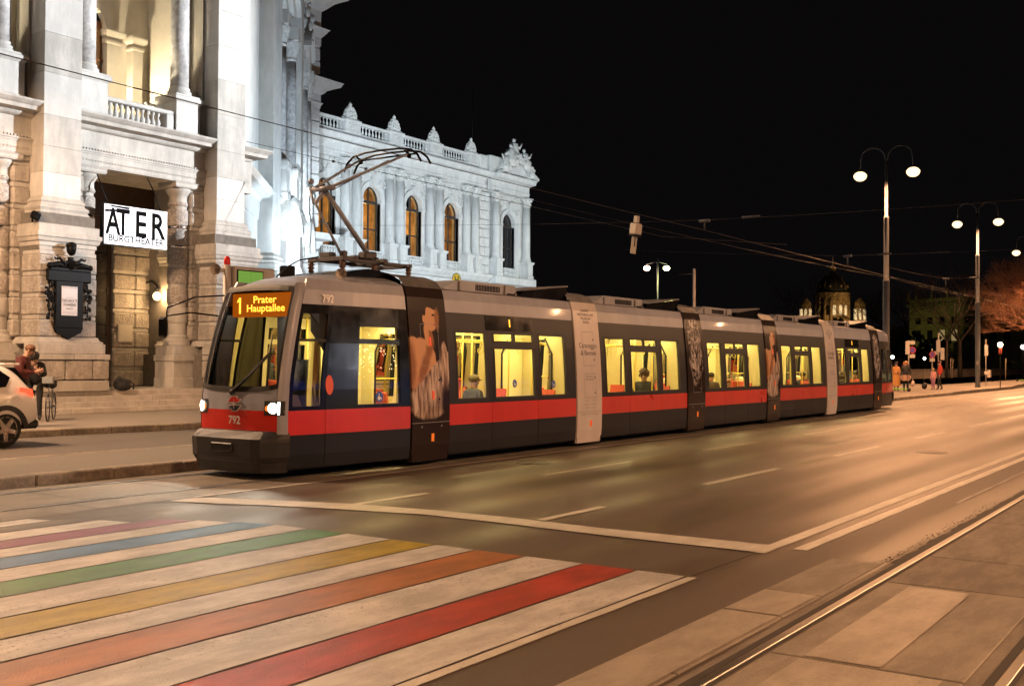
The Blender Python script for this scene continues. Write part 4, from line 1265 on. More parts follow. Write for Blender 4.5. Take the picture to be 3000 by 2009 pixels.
ZS = [.15, .35, .64, 1.0, 1.06, 1.3, 1.6, 2.0, 2.08, 2.27, 2.44, 2.58, 2.8, 2.96]
def zsplit(z0, z1):
    zz = [z0]+[z for z in (.35, .64, 1.0, 1.3, 1.6, 1.8, 2.0, 2.3, 2.44, 2.58, 2.8) if z0+.02 < z < z1-.02]+[z1]
    return zz
def wall(mb, xs, zs, skip=None, off=0.0, far=False, th=.035, xf=None):
    """side panel with real thickness; xf(x,z) may bend x"""
    nx, nz = len(xs)-1, len(zs)-1
    X = xf or (lambda x, z: x)
    P = lambda i, j, o: sp(X(xs[i], zs[j]), zs[j], o, far)
    on = lambda i, j: 0 <= i < nx and 0 <= j < nz and not (skip and skip(.5*(xs[i]+xs[i+1]), .5*(zs[j]+zs[j+1])))
    for i in range(nx):
        for j in range(nz):
            if not on(i, j): continue
            a, b, c, d = P(i, j, off), P(i+1, j, off), P(i+1, j+1, off), P(i, j+1, off)
            e, f, g_, h = P(i, j, off-th), P(i+1, j, off-th), P(i+1, j+1, off-th), P(i, j+1, off-th)
            fs = [(0, 1, 2, 3), (7, 6, 5, 4)]
            if not on(i-1, j): fs.append((0, 3, 7, 4))
            if not on(i+1, j): fs.append((1, 5, 6, 2))
            if not on(i, j-1): fs.append((0, 4, 5, 1))
            if not on(i, j+1): fs.append((3, 2, 6, 7))
            if far: fs = [q[::-1] for q in fs]
            mb.add([a, b, c, d, e, f, g_, h], fs)

def tmb(): return MB(TT)
def tb(mb, name, m, parent): return mb.build(name, m, parent, fixn=False)

# ---------------- one car section, built once and copied
L = P0X+PW                       # left end of section one
SEC = PITCHX-PW                  # 4.263
W1, W2, W3 = (L+.24, L+1.17), (L+1.38, L+2.75), (L+2.92, L+3.90)
SEAMS = [L+.006, L+1.29, L+2.83, L+SEC-.006]
def in_hole(x, z):
    if W1[0] < x < W1[1] and 1.06 < z < 2.27: return True
    if W3[0] < x < W3[1] and 1.06 < z < 2.27: return True
    if W2[0] < x < W2[1] and (1.06 < z < 2.0 or 2.08 < z < 2.27): return True
    return False
XSW = [L+.006, *W1, *W2, *W3, L+SEC-.006]
ZSW = [1.0, 1.06, 1.3, 1.6, 2.0, 2.08, 2.27, 2.44, 2.58]
roof_prof = lambda far: None

def make_section():
    rb = tmb(); rb.smooth = True
    rows = []
    for x in (L+.0, L+SEC*.5, L+SEC):
        row = []
        for k in range(9):
            t = -1+2*k/8
            hw = 1.15-.20
            row.append((x, 12.5+t*hw, 2.965+.13*(1-t*t)))
        rows.append(row)
    rb.grid(rows, flip=True)
    sec = tb(rb, 'car_section', M_ROOF, tram)
    for far in (False, True):
        for xa, xb in zip(SEAMS[:-1], SEAMS[1:]):
            w = tmb(); wall(w, [xa+.004, xb-.004], zsplit(.15, .64), far=far); tb(w, 'skirt_panel', M_TG, sec)
            w = tmb(); wall(w, [xa+.004, xb-.004], zsplit(.642, 1.0), far=far); tb(w, 'red_band', M_TR, sec)
        w = tmb(); wall(w, XSW, ZSW, in_hole, off=-.004, far=far); tb(w, 'window_band', M_TG, sec)
        w = tmb(); w.smooth = False; wall(w, [L+.006, L+SEC-.006], [2.582, 2.8, 2.966], far=far); tb(w, 'cant_rail', M_TS, sec)
        w = tmb(); wall(w, XSW, ZSW, in_hole, off=-.06, far=far, th=.012); wall(w, [L, L+SEC], [.26, .64, .998], off=-.06, far=far, th=.012); tb(w, 'inner_lining', M_TIN, sec)
        panes = [(W1, 1.06, 2.27), (W3, 1.06, 2.27), (W2, 1.06, 2.0), ((W2[0], .5*(W2[0]+W2[1])-.012), 2.08, 2.27), ((.5*(W2[0]+W2[1])+.012, W2[1]), 2.08, 2.27)]
        for (xa, xb), za, zb in panes:
            fr = tmb()
            def rim(x, z, xa=xa, xb=xb, za=za, zb=zb): return xa+.03 < x < xb-.03 and za+.03 < z < zb-.03
            wall(fr, [xa, xa+.035, xb-.035, xb], [za, za+.035]+[z for z in (1.3, 1.6, 1.8, 2.0) if za+.06 < z < zb-.06]+[zb-.035, zb], rim, off=.002, far=far, th=.03)
            fo = tb(fr, 'window_frame', M_TRUB, sec)
            gl = tmb()
            zz = [za+.03]+[z for z in (1.3, 1.6, 1.8, 2.0) if za+.06 < z < zb-.06]+[zb-.03]
            rows = [[sp(x, z, -.008, far) for x in (xa+.03, xb-.03)] for z in zz]
            gl.grid(rows, flip=far)
            tb(gl, 'window_pane', M_GL, sec)
    # interior
    f = tmb(); f.box(L, L+SEC, 11.45, 13.55, .21, .26); tb(f, 'floor', M_TFL, sec)
    c = tmb(); c.box(L, L+SEC, 11.52, 13.48, 2.46, 2.50); tb(c, 'ceiling', M_TIN, sec)
    for y in (12.0, 13.0):
        s_ = tmb(); s_.box(L+.25, L+SEC-.25, y-.06, y+.06, 2.43, 2.455, .008); tb(s_, 'ceiling_light', M_TLIGHT, sec)
    for xe in (L+.02, L+SEC-.10):
        bk = tmb()
        bk.prism([(11.46, .26), (11.46, 1.9), (11.58, 2.46), (13.42, 2.46), (13.54, 1.9), (13.54, .26), (13.12, .26), (13.12, 1.9), (12.95, 2.22), (12.05, 2.22), (11.88, 1.9), (11.88, .26)], xe, xe+.08, 'x')
        bk.build('gangway_frame', M_TIN, sec)
    for x, y in ((L+1.30, 12.95), (L+2.82, 12.95), (L+1.30, 12.05), (L+2.82, 12.05), (L+3.35, 11.85)):
        p = tmb(); p.smooth = True; p.tube([(x, y, .26), (x, y, 1.2), (x+.02, y, 2.44)], .017, 8); tb(p, 'grab_pole', M_YEL, sec)
    for y in (12.0, 13.0):
        p = tmb(); p.smooth = True; p.tube([(L+.2, y, 2.12), (L+SEC-.2, y, 2.12)], .016, 8); tb(p, 'hand_rail', M_YEL, sec)
    for xa, xb in ((L+.25, L+1.15), (L+1.45, L+2.7)):
        p = tmb(); p.smooth = True; p.tube([(xa, 13.42, 1.40), (xb, 13.42, 1.40)], .016, 8); tb(p, 'side_rail', M_YEL, sec)
    strap = tmb(); strap.smooth = True
    ring = [(0, .045*math.sin(a), -.17-.06*math.cos(a)) for a in [2*PI*k/10 for k in range(10)]]
    strap.M = None
    strap.tube([(0, 0, 0), (0, 0, -.11)], .010, 6)
    strap.tube(ring, .008, 6, closed=True)
    sme = strap.mesh('hand_strap', mat('strap_yellow', (.78, .66, .22), .45, 0))
    rs = random.Random(11)
    for y, xs_ in ((12.0, (.42, .66, .84, 1.12, 1.6, 1.85, 2.2, 3.1)), (13.0, (.5, .9, 1.5, 2.1, 2.5, 3.2))):
        for xx in xs_:
            put('hand_strap', sme, sec, Vector((L+xx, y, 2.12))-TO, (rs.uniform(-.1, .1), rs.uniform(-.1, .1), rs.uniform(0, 3)))
    # seats: curved shells on pedestals
    for x, y, fl in ((L+.45, 13.12, 1), (L+.45, 11.9, 1), (L+1.5, 13.15, 1), (L+2.3, 13.15, -1), (L+3.3, 13.12, 1), (L+3.75, 11.92, -1), (L+3.75, 13.12, -1)):
        s_ = tmb()
        s_.box(x-.20, x+.22, y-.22, y+.22, .62, .69, .03)
        s_.prism([(x-fl*.20, .66), (x-fl*.24, .9), (x-fl*.29, 1.15), (x-fl*.245, 1.17), (x-fl*.19, .9), (x-fl*.15, .68)], y-.21, y+.21, 'y')
        s_.box(x-.12, x+.12, y-.1, y+.1, .26, .62, .02)
        s_.build('seat', M_SEAT, sec)
    for xx in (W2[0]-.07, W2[1]+.02):
        df = tmb(); df.box(xx, xx+.05, 13.44, 13.50, .26, 2.44, .01); df.build('door_frame', mat('door_frame_grey', (.12, .115, .10), .5, 0), sec)
    for xx in (L+.10, L+SEC-.115):
        for yy in (11.88, 13.12):
            df = tmb(); df.smooth = True; df.tube([(xx, yy, .26), (xx, yy, 1.9), (xx, yy+(.17 if yy < 12.5 else -.17), 2.22)], .022, 6); df.build('gangway_seal', M_TRUB, sec)
    cc = tmb(); cc.box(L+1.75, L+2.1, 13.3, 13.52, .4, 1.3, .05); cc.build('heater_box', M_TIN, sec)
    # roof equipment
    u = tmb()
    u.prism([(L+.15, 2.98), (L+.75, 3.19), (L+2.55, 3.19), (L+2.62, 2.98)], 11.72, 13.28, 'y')
    un = u.build('roof_unit', M_ALU, sec)
    gme = tmb()
    for k in range(16):
        xx = L+1.25+k*.05
        gme.box(xx, xx+.022, 11.712, 11.73, 3.03, 3.14)
    gme.box(L+1.22, L+2.08, 11.724, 11.735, 3.02, 3.15)
    gme.build('grille', M_TB, sec)
    for xx in (L+.75, L+2.2):
        hg = tmb(); hg.box(xx-.03, xx+.03, 11.68, 11.73, 3.0, 3.17, .01); hg.build('latch', M_ALU, sec)
    v = tmb(); v.prism([(L+2.6, 2.98), (L+2.75, 3.10), (L+3.4, 3.17), (L+SEC+.1, 3.26), (L+SEC+.1, 2.98)], 11.66, 13.34, 'y'); v.build('roof_fairing', M_TB, sec)
    v = tmb(); v.prism([(L+2.68, 3.105), (L+3.4, 3.18), (L+SEC+.05, 3.27), (L+SEC+.05, 3.30), (L+3.4, 3.205), (L+2.68, 3.125)], 11.60, 13.40, 'y'); v.build('fairing_lid', M_ROOF, sec)
    cb = tmb(); cb.smooth = True; cb.tube([(L+2.1, 11.74, 3.06), (L+2.3, 11.70, 3.02), (L+2.5, 11.70, 3.02), (L+2.62, 11.74, 3.08)], .014, 6); cb.build('roof_cable', M_TB, sec)
    ul = tmb(); ul.box(L, L+SEC, 11.55, 13.45, .10, .205); ul.build('underframe', M_UND, sec)
    return sec
sec0 = make_section()
sections = [sec0]
for k in range(1, 5):
    s_ = copy_tree(sec0, tram)
    s_.location = Vector((k*PITCHX, 0, 0))
    sections.append(s_)
def sec_display(k, xoff):
    x0 = L+k*PITCHX
    w = tmb(); wall(w, [x0+1.18, x0+2.75], [2.30, 2.44, 2.575], off=.004, th=.006); tb(w, 'number_display', M_TB, sections[k]).location = -Vector((k*PITCHX, 0, 0))
    o = text('display_digit', '1', .17, M_LED2, frame(Vector((x0+1.95, YN+yo(2.44)-.012, 2.44))-TO, (1, 0, 0), (0, yo(2.58)-yo(2.3), .28)), sections[k], bold=.012, xs=.8)
    o.location = -Vector((k*PITCHX, 0, 0))
sec_display(0, 0); sec_display(4, 0)
# round blue stickers on some panes
M_BLUE = mat('sticker_blue', (.03, .09, .42), .4, 0)
M_STW = mat('sticker_white', (.8, .8, .8), .4, 0)
def disc(x, z, r, m, m2, off, parent, shape='pram'):
    d = tmb()
    d.add([sp(x, z, off)]+[sp(x+r*math.cos(a), z+r*math.sin(a), off) for a in [2*PI*k/20 for k in range(20)]], [(0, k+1, (k+1) % 20+1) for k in range(20)])
    o = tb(d, 'round_sticker', m, parent)
    s_ = tmb()
    if shape == 'pram':
        s_.add([sp(x-r*.45, z+r*.55, off+.002), sp(x-r*.28, z+r*.55, off+.002), sp(x-r*.2, z-.1*r, off+.002), sp(x-r*.4, z-.1*r, off+.002)], [(0, 3, 2, 1)])
        s_.add([sp(x-r*.3, z, off+.002), sp(x+r*.45, z, off+.002), sp(x+r*.3, z-.35*r, off+.002), sp(x-r*.3, z-.35*r, off+.002)], [(0, 3, 2, 1)])
        for dx in (-.25, .25):
            s_.add([sp(x+r*(dx+.13*math.cos(a)), z-r*.52+r*.13*math.sin(a), off+.002) for a in [2*PI*k/8 for k in range(8)]], [tuple(range(8))])
    elif shape == 'chair':
        s_.add([sp(x+r*(-.1+.38*math.cos(a)), z-r*.25+r*.38*math.sin(a), off+.002) for a in [2*PI*k/12 for k in range(12)]], [tuple(range(12))])
        s_.add([sp(x-r*.2, z+r*.6, off+.002), sp(x-r*.02, z+r*.6, off+.002), sp(x+r*.02, z-r*.1, off+.002), sp(x-r*.15, z-r*.1, off+.002)], [(0, 3, 2, 1)])
        s_.add([sp(x+r*.1, z-.05*r, off+.002), sp(x+r*.4, z-.05*r, off+.002), sp(x+r*.62, z-r*.5, off+.002), sp(x+r*.45, z-r*.5, off+.002)], [(0, 3, 2, 1)])
    elif shape == 'none':
        pass
    if shape != 'none': s_.build('sticker_symbol', m2, parent)
    return o
disc(L+2.03, 1.33, .075, M_BLUE, M_STW, -.004, tram)
disc(L+3.40, 1.30, .075, M_BLUE, M_STW, -.004, tram)

# ---------------- portals
M_ART = mat('print_dark_brown', (.020, .012, .010), .32, .5, 2.5, coat=.4)
M_SKIN = mat('print_flesh', (.62, .33, .17), .34, .22, 5, coat=.4)
M_SKIN2 = mat('print_flesh_shade', (.30, .13, .065), .34, .25, 5, coat=.4)
M_CLOTH = mat('print_drape', (.52, .40, .31), .34, .35, 9, coat=.4)
M_CLOTH2 = mat('print_drape_shade', (.22, .15, .11), .34, .35, 9, coat=.4)
M_HAIR = mat('print_hair', (.018, .010, .007), .4, .4, 20, coat=.4)
M_PWHT = mat('print_white', (.62, .56, .53), .34, .03, 2, coat=.4, stains=.08)
M_PTXT = mat('print_ink', (.055, .05, .05), .5, 0)
M_PTX2 = mat('print_ink_pale', (.36, .32, .31), .5, 0)
M_ORNG = mat('marker_orange', (.9, .22, .02), .35, 0, emis=(1, .25, .02), es=.25)
M_REDL = mat('marker_red', (.7, .06, .02), .3, 0, emis=(1, .12, .03), es=.3)
def print_mat(name, x0, base, blobs, noise=None):
    """flat printed picture made of soft colour areas; blobs: (u, z, ru, rz, rot, soft, colour)"""
    m = bpy.data.materials.new(name); m.use_nodes = True
    n, l = m.node_tree.nodes, m.node_tree.links
    b = n['Principled BSDF']; b.inputs['Roughness'].default_value = .22; b.inputs['Specular IOR Level'].default_value = .22
    geo = n.new('ShaderNodeNewGeometry')
    wob = n.new('ShaderNodeTexNoise'); wob.inputs['Scale'].default_value = 7; wob.inputs['Detail'].default_value = 3
    l.new(geo.outputs['Position'], wob.inputs['Vector'])
    sub = n.new('ShaderNodeVectorMath'); sub.operation = 'MULTIPLY_ADD'; sub.inputs[1].default_value = (.05, .05, .05)
    l.new(wob.outputs['Color'], sub.inputs[0]); l.new(geo.outputs['Position'], sub.inputs[2])
    last = None
    for (u, z, ru, rz, rot, soft, col) in blobs:
        mp = n.new('ShaderNodeMapping'); mp.vector_type = 'TEXTURE'
        mp.inputs['Location'].default_value = (x0+u+.025, 0, z+.025); mp.inputs['Rotation'].default_value = (0, -rot, 0); mp.inputs['Scale'].default_value = (ru, 1e4, rz)
        l.new(sub.outputs[0], mp.inputs[0])
        ln = n.new('ShaderNodeVectorMath'); ln.operation = 'LENGTH'; l.new(mp.outputs[0], ln.inputs[0])
        mr = n.new('ShaderNodeMapRange'); mr.interpolation_type = 'SMOOTHSTEP'
        mr.inputs['From Min'].default_value = 1-soft; mr.inputs['From Max'].default_value = 1+soft; mr.inputs['To Min'].default_value = 1; mr.inputs['To Max'].default_value = 0
        l.new(ln.outputs['Value'], mr.inputs['Value'])
        mx = n.new('ShaderNodeMix'); mx.data_type = 'RGBA'
        l.new(mr.outputs[0], mx.inputs[0])
        if last is None: mx.inputs[6].default_value = (*base, 1)
        else: l.new(last, mx.inputs[6])
        if col == 'folds' or col == 'marble':
            tx = n.new('ShaderNodeTexNoise'); mp2 = n.new('ShaderNodeMapping')
            mp2.inputs['Scale'].default_value = (9, 1, 1.6) if col == 'folds' else (2.2, 1, 1.3); mp2.inputs['Rotation'].default_value = (0, .6 if col == 'folds' else 0, 0)
            l.new(geo.outputs['Position'], mp2.inputs[0]); l.new(mp2.outputs[0], tx.inputs['Vector'])
            tx.inputs['Scale'].default_value = 1.6 if col == 'folds' else 3.4; tx.inputs['Detail'].default_value = 3; tx.inputs['Distortion'].default_value = .3 if col == 'folds' else 1.8
            cr = n.new('ShaderNodeValToRGB'); e = cr.color_ramp.elements
            e[0].position = .38 if col == 'folds' else .44; e[0].color = (.16, .10, .075, 1) if col == 'folds' else (.022, .016, .015, 1)
            e[1].position = .62 if col == 'folds' else .66; e[1].color = (.62, .50, .42, 1) if col == 'folds' else (.60, .54, .50, 1)
            l.new(tx.outputs['Fac'], cr.inputs[0]); l.new(cr.outputs[0], mx.inputs[7])
        else: mx.inputs[7].default_value = (*col, 1)
        last = mx.outputs[2]
    l.new(last, b.inputs['Base Color'])
    return m
FL1, FL2, DRK = (.64, .36, .20), (.30, .14, .07), (.020, .012, .010)
FIGURE = [(.26, 1.66, .42, .46, 0, .05, FL1), (.06, 1.98, .16, .16, .5, .12, FL1), (.0, 1.66, .12, .40, 0, .5, FL2), (.34, 1.62, .10, .30, -.5, .5, FL2), (.50, 1.95, .09, .16, -.3, .4, FL2), (.48, 2.20, .10, .22, .1, .07, FL1), (.57, 2.14, .05, .16, .25, .4, FL2),
          (.60, 2.47, .17, .23, -.1, .05, FL1), (.40, 2.44, .04, .06, 0, .1, FL1), (.75, 2.45, .06, .18, 0, .45, FL2), (.66, 2.52, .045, .018, .1, .3, DRK), (.70, 2.36, .05, .014, 0, .4, (.32, .07, .04)), (.93, 2.38, .12, .40, 0, .12, DRK), (.55, 2.72, .24, .09, -.1, .12, DRK), (.40, 2.60, .06, .10, 0, .15, DRK), (.62, 2.68, .14, .05, -.5, .2, DRK),
          (.60, 1.50, .66, .13, .66, .06, 'folds'), (.50, 1.10, .56, .33, .1, .08, 'folds'), (.90, 1.66, .12, .40, .05, .10, 'folds'), (.96, 1.02, .20, .30, 0, .4, DRK), (.62, .52, .62, .26, 0, .4, DRK), (.5, .2, .9, .24, 0, .2, DRK)]
SCULPT = [(.50, 2.35, .36, .46, 0, .16, 'marble'), (.54, 1.80, .38, .44, 0, .18, 'marble'), (.48, 1.42, .20, .24, 0, .3, 'marble'), (.32, 2.68, .12, .10, .4, .3, 'marble')]
OFFP = .022
def flat(mb, pts, off):
    """flat print polygon laid on the curved panel: pts (x,z)"""
    n_ = len(pts)
    cx = sum(p[0] for p in pts)/n_; cz = sum(p[1] for p in pts)/n_
    mb.add([sp(cx, cz, off)]+[sp(x, z, off) for x, z in pts], [(0, k+1, (k+1) % n_+1) for k in range(n_)])
def ell(cx, cz, rx, rz, n=20, rot=0):
    out = []
    for k in range(n):
        a = 2*PI*k/n
        u, v = rx*math.cos(a), rz*math.sin(a)
        out.append((cx+u*math.cos(rot)-v*math.sin(rot), cz+u*math.sin(rot)+v*math.cos(rot)))
    return out
def clipx(pts, a, b): return [(min(max(x, a), b), z) for x, z in pts]

def make_portal(k, kind):
    x0 = P0X+k*PITCHX+.012; x1 = x0+PW-.024
    body = M_PWHT if kind == 'white' else print_mat('portal_print_%d' % k, x0, DRK, FIGURE if kind == 'figure' else SCULPT)
    r_ = tmb(); r_.smooth = False
    prof = [(YN+yo(2.96)-OFFP+.0, 2.97), (YN+.30, 3.11), (11.9, 3.19), (12.5, 3.23), (13.1, 3.19), (YF-.30, 3.11), (YF-yo(2.96)+OFFP, 2.97)]
    r_.grid([[(x, y, z) for y, z in prof] for x in (x0, x1)], flip=True)
    root = tb(r_, 'portal_module', M_ROOF if k else M_ROOF, tram)
    for far in (False, True):
        w = tmb(); wall(w, [x0, x0+.03, x1-.03, x1], [.72, 1.0, 1.3, 1.6, 2.0, 2.3, 2.58, 2.8, 2.975], off=OFFP, far=far, th=.05); tb(w, 'portal_panel', body, root)
        w = tmb()
        wall(w, [x0, x0+.03, x1-.03, x1], [.20, .35, .60, .715], off=OFFP, far=far, th=.05)
        wall(w, [x0+.03, x0+.06, x1-.06, x1-.03], [.08, .15, .20], off=OFFP, far=far, th=.05)
        tb(w, 'portal_lower_panel', body, root)
    for y in (11.62, 13.36):
        iw = tmb(); iw.box(x0-.02, x1+.02, y, y+.03, .36, 2.44); iw.build('inner_wall', M_TIN, root)
    pl_ = tmb(); pl_.box(x0+.1, x1-.1, 12.3, 12.7, 2.43, 2.455); pl_.build('ceiling_light', M_TLIGHT, root)
    fl = tmb(); fl.box(x0-.02, x1+.02, 11.5, 13.5, .21, .26); fl.build('floor', M_TFL, root)
    ce = tmb(); ce.box(x0-.02, x1+.02, 11.6, 13.4, 2.46, 2.52); ce.build('ceiling', M_TIN, root)
    for xx in (x0-.010, x1+.002):
        for far in (False, True):
            be = tmb(); wall(be, [xx-.02, xx+.024], [.3, .64, 1.0, 1.3, 1.6, 2.0, 2.3, 2.58, 2.8, 2.96], off=-.012, th=.03, far=far); tb(be, 'joint_seal', M_TRUB, root)
    un = tmb(); un.box(x0+.1, x1-.1, 11.5, 13.5, .06, .3); un.build('underframe', M_UND, root)
    for yy in (11.72, 13.14):       # small independent wheels
        wh = tmb(); wh.smooth = False
        wh.M = TT @ Matrix.Translation((.5*(x0+x1), yy, .29)) @ Matrix.Rotation(PI/2, 4, 'X')
        wh.lathe([(.29, -.06), (.29, .05), (.2, .06), (.06, .04)], (0, 0, 0), 20); wh.build('wheel', M_UND, root)
    # service hatch outlines, marker lamps
    ln = tmb()
    def hatch(xa, xb, za, zb, w=.006):
        for a, b, c, d in ((xa, xb, za, za+w), (xa, xb, zb-w, zb), (xa, xa+w, za, zb), (xb-w, xb, za, zb)):
            zz = [c]+[z for z in (1.3, 1.6, 2.0, 2.3) if c+.01 < z < d-.01]+[d]
            ln.grid([[sp(x, z, OFFP+.0035) for x in (a, b)] for z in zz])
    hatch(x0+.28, x0+.76, 1.66, 2.36); hatch(x0+.29, x0+.77, 1.0, 1.50)
    tb(ln, 'hatch_outline', M_ALU if kind != 'white' else M_PTXT, root)
    lw = tmb()
    lw.grid([[sp(x, z, OFFP+.004) for x in (x0, x1)] for z in (.713, .722)])
    tb(lw, 'panel_seam', M_ALU if kind != 'white' else M_PTX2, root)
    for (xa, za) in ((x0+.72, 2.20), (x0+.72, 1.78), (x0+.72, 1.42), (x0+.72, 1.10), (x0+.25, .65), (x0+.78, .65)):
        d = tmb(); d.add([sp(xa+.018*math.cos(a), za+.018*math.sin(a), OFFP+.005) for a in [2*PI*q/10 for q in range(10)]], [tuple(range(10))]); tb(d, 'lock', M_TB if za > .7 and kind != 'sculpture' else M_ALU, root)
    mk = tmb(); wall(mk, [x0+.51, x0+.58], [.40, .53], off=OFFP+.006, th=.006); tb(mk, 'marker_lamp', M_ORNG, root)
    if kind == 'figure':
        mr = tmb(); wall(mr, [x0+.50, x0+.545], [1.99, 2.14], off=OFFP+.012, th=.01); tb(mr, 'marker_lamp', M_REDL, root)
        mr = tmb(); wall(mr, [x0+.53, x0+.575], [1.10, 1.24], off=OFFP+.012, th=.01); tb(mr, 'marker_lamp', M_REDL, root)
    elif kind == 'white':
        def tx(s, z, size, width, m=M_PTXT):
            zc = z
            nrm = (yo(zc+.1)-yo(zc-.1))/.2
            o = text('print_lettering', s, size, m, frame(Vector((.5*(x0+x1), YN+yo(zc)-OFFP-.004, zc))-TO, (1, 0, 0), (0, nrm, 1)), root, width=width)
        tx('KUNST', 2.80, .085, .33); tx('HISTORISCHES', 2.715, .085, .66); tx('MUSEUM', 2.635, .085, .40); tx('WIEN', 2.555, .085, .25)
        tx('Caravaggio', 2.075, .15, .72); tx('& Bernini', 1.92, .15, .62)
        tx('Mit Ihrer', 1.44, .055, .26); tx('Jahreskarte', 1.38, .055, .32)
        tx('15.10.2019 - 19.1.2020', .945, .05, .56, M_PTX2); tx('TÄGLICH GEÖFFNET', .86, .05, .52, M_PTX2)
        tx('TICKET ab sofort', .79, .05, .44, M_PTX2); tx('CARAVAGGIO-BERNINI.KHM.AT', .71-.04, .05, .78, M_PTX2)
        mr = tmb(); wall(mr, [x0+.53, x0+.57], [.41, .52], off=OFFP+.012, th=.01); tb(mr, 'marker_lamp', M_REDL, root)
    return root
for k, kind in enumerate(('figure', 'white', 'sculpture', 'figure', 'white', 'sculpture')):
    make_portal(k, kind)

# ---------------- cabs
XC = [(.64, 11.15), (1.0, 11.15), (1.3, 11.17), (1.6, 11.22), (2.0, 11.31), (2.4, 11.42), (2.84, 11.57), (2.96, 11.64)]
DY = [0, .3, .55, .72, .82, .855, .885, .90]
DX = [0, .005, .018, .045, .08, .11, .155, .22]
def xs_side(z): return interp(XC, z)+.22
def nose(s, z, off=0.0):
    """s in [-1,1] index position along the plan curve; negative = near side"""
    a = abs(s)*7
    i = min(6, int(a)); f = a-i
    dy = DY[i]+(DY[i+1]-DY[i])*f; dx = DX[i]+(DX[i+1]-DX[i])*f
    xs = xs_side(z)
    hw = 12.5-(YN+yo(z)+.25*((13.87-xs)/2.5)**1.4)
    y = dy*hw/.9
    tilt = 0
    return (interp(XC, z)+dx-off, 12.5+(-y if s < 0 else y)*(1+off*.4), z)
SI = lambda i: i/7.0
def nose_patch(mb, s_list, z_list, off=0.0):
    mb.grid([[nose(s, z, off) for s in s_list] for z in z_list], flip=True)
SALL = [-1+2*k/28 for k in range(29)]
SWS = [s for s in SALL if abs(s) <= 4/7+.001]      # windscreen
SPN = [s for s in SALL if s <= -4/7+.001]; SPF = [s for s in SALL if s >= 4/7-.001]
cab = tmb(); cab.smooth = True
# roof shell of the cab
rows = []
for x, zc, ze in ((11.66, 2.875, 2.86), (11.8, 2.945, 2.905), (12.1, 3.03, 2.95), (12.6, 3.10, 2.966), (13.2, 3.14, 2.968), (13.87, 3.16, 2.97)):
    hw = 12.5-(YN+yo(2.965)+taper(max(x, 11.86)))
    row = []
    for q in range(13):
        t = -1+2*q/12
        xx = x+(.10*t*t if x < 11.9 else 0)+(.10*abs(t)**4 if x < 12 else 0)
        row.append((xx, 12.5+t*hw, ze+(zc-ze)*(1-abs(t)**2.4)))
    rows.append(row)
cab.grid(rows, flip=True)
front = tb(cab, 'driver_cab', M_TS, tram)
n_ = tmb(); n_.smooth = True; nose_patch(n_, SALL, [.66, .74, .85, 1.0]); 
tb(n_, 'nose_lower', M_TR, front)
n_ = tmb(); n_.smooth = True
n_.grid([[nose(s, z if z < 1.2 else 1.29+.06*min(1, (abs(s)/.57)**2), 0) for s in SALL] for z in (1.0, 1.1, 1.29)], flip=True)
tb(n_, 'nose_upper', M_TS, front)
for nm, SP in (('near', SPN), ('far', SPF)):
    n_ = tmb(); n_.smooth = True; nose_patch(n_, SP, [.66, .85, 1.0, 1.3, 1.6, 2.0, 2.4, 2.84, 2.90], off=.006)
    tb(n_, 'windscreen_pillar', M_TS, front)
n_ = tmb(); n_.smooth = True
zw = [0, .2, .4, .6, .8, 1.0]
def wz(s, t): 
    zb = 1.29+.06*min(1, (abs(s)/.57)**2); zt = 2.83-.04*min(1, (abs(s)/.57)**2)
    return zb+(zt-zb)*t
n_.grid([[nose(s, wz(s, t), .004) for s in SWS] for t in zw], flip=True)
tb(n_, 'windscreen', M_GLD, front)
n_ = tmb()
def rimrow(ta, tb_, ss): n_.grid([[nose(s, wz(s, t), .009) for s in ss] for t in (ta, .5*(ta+tb_), tb_)], flip=True)
rimrow(-.015, .035, SWS); rimrow(.975, 1.03, SWS)
for ss in ([-4/7, -4/7+.05], [4/7-.05, 4/7]):
    n_.grid([[nose(s, wz(s, t), .009) for s in ss] for t in zw], flip=True)
tb(n_, 'windscreen_seal', M_TRUB, front)
n_ = tmb(); n_.smooth = True
n_.grid([[nose(s, z, .0) for s in SALL] for z in (2.80, 2.86)], flip=True)
rows = [[nose(s, 2.86) for s in SALL], [(11.66+.10*t*t+.10*abs(t)**4, 12.5+t*(12.5-(YN+yo(2.965)+taper(11.86))), 2.875-.015*abs(t)**2.4) for t in [max(-1, min(1, ((nose(s, 2.9)[1]-12.5)/.80))) for s in SALL]]]
n_.grid(rows, flip=True)
tb(n_, 'roof_lip', M_TS, front)
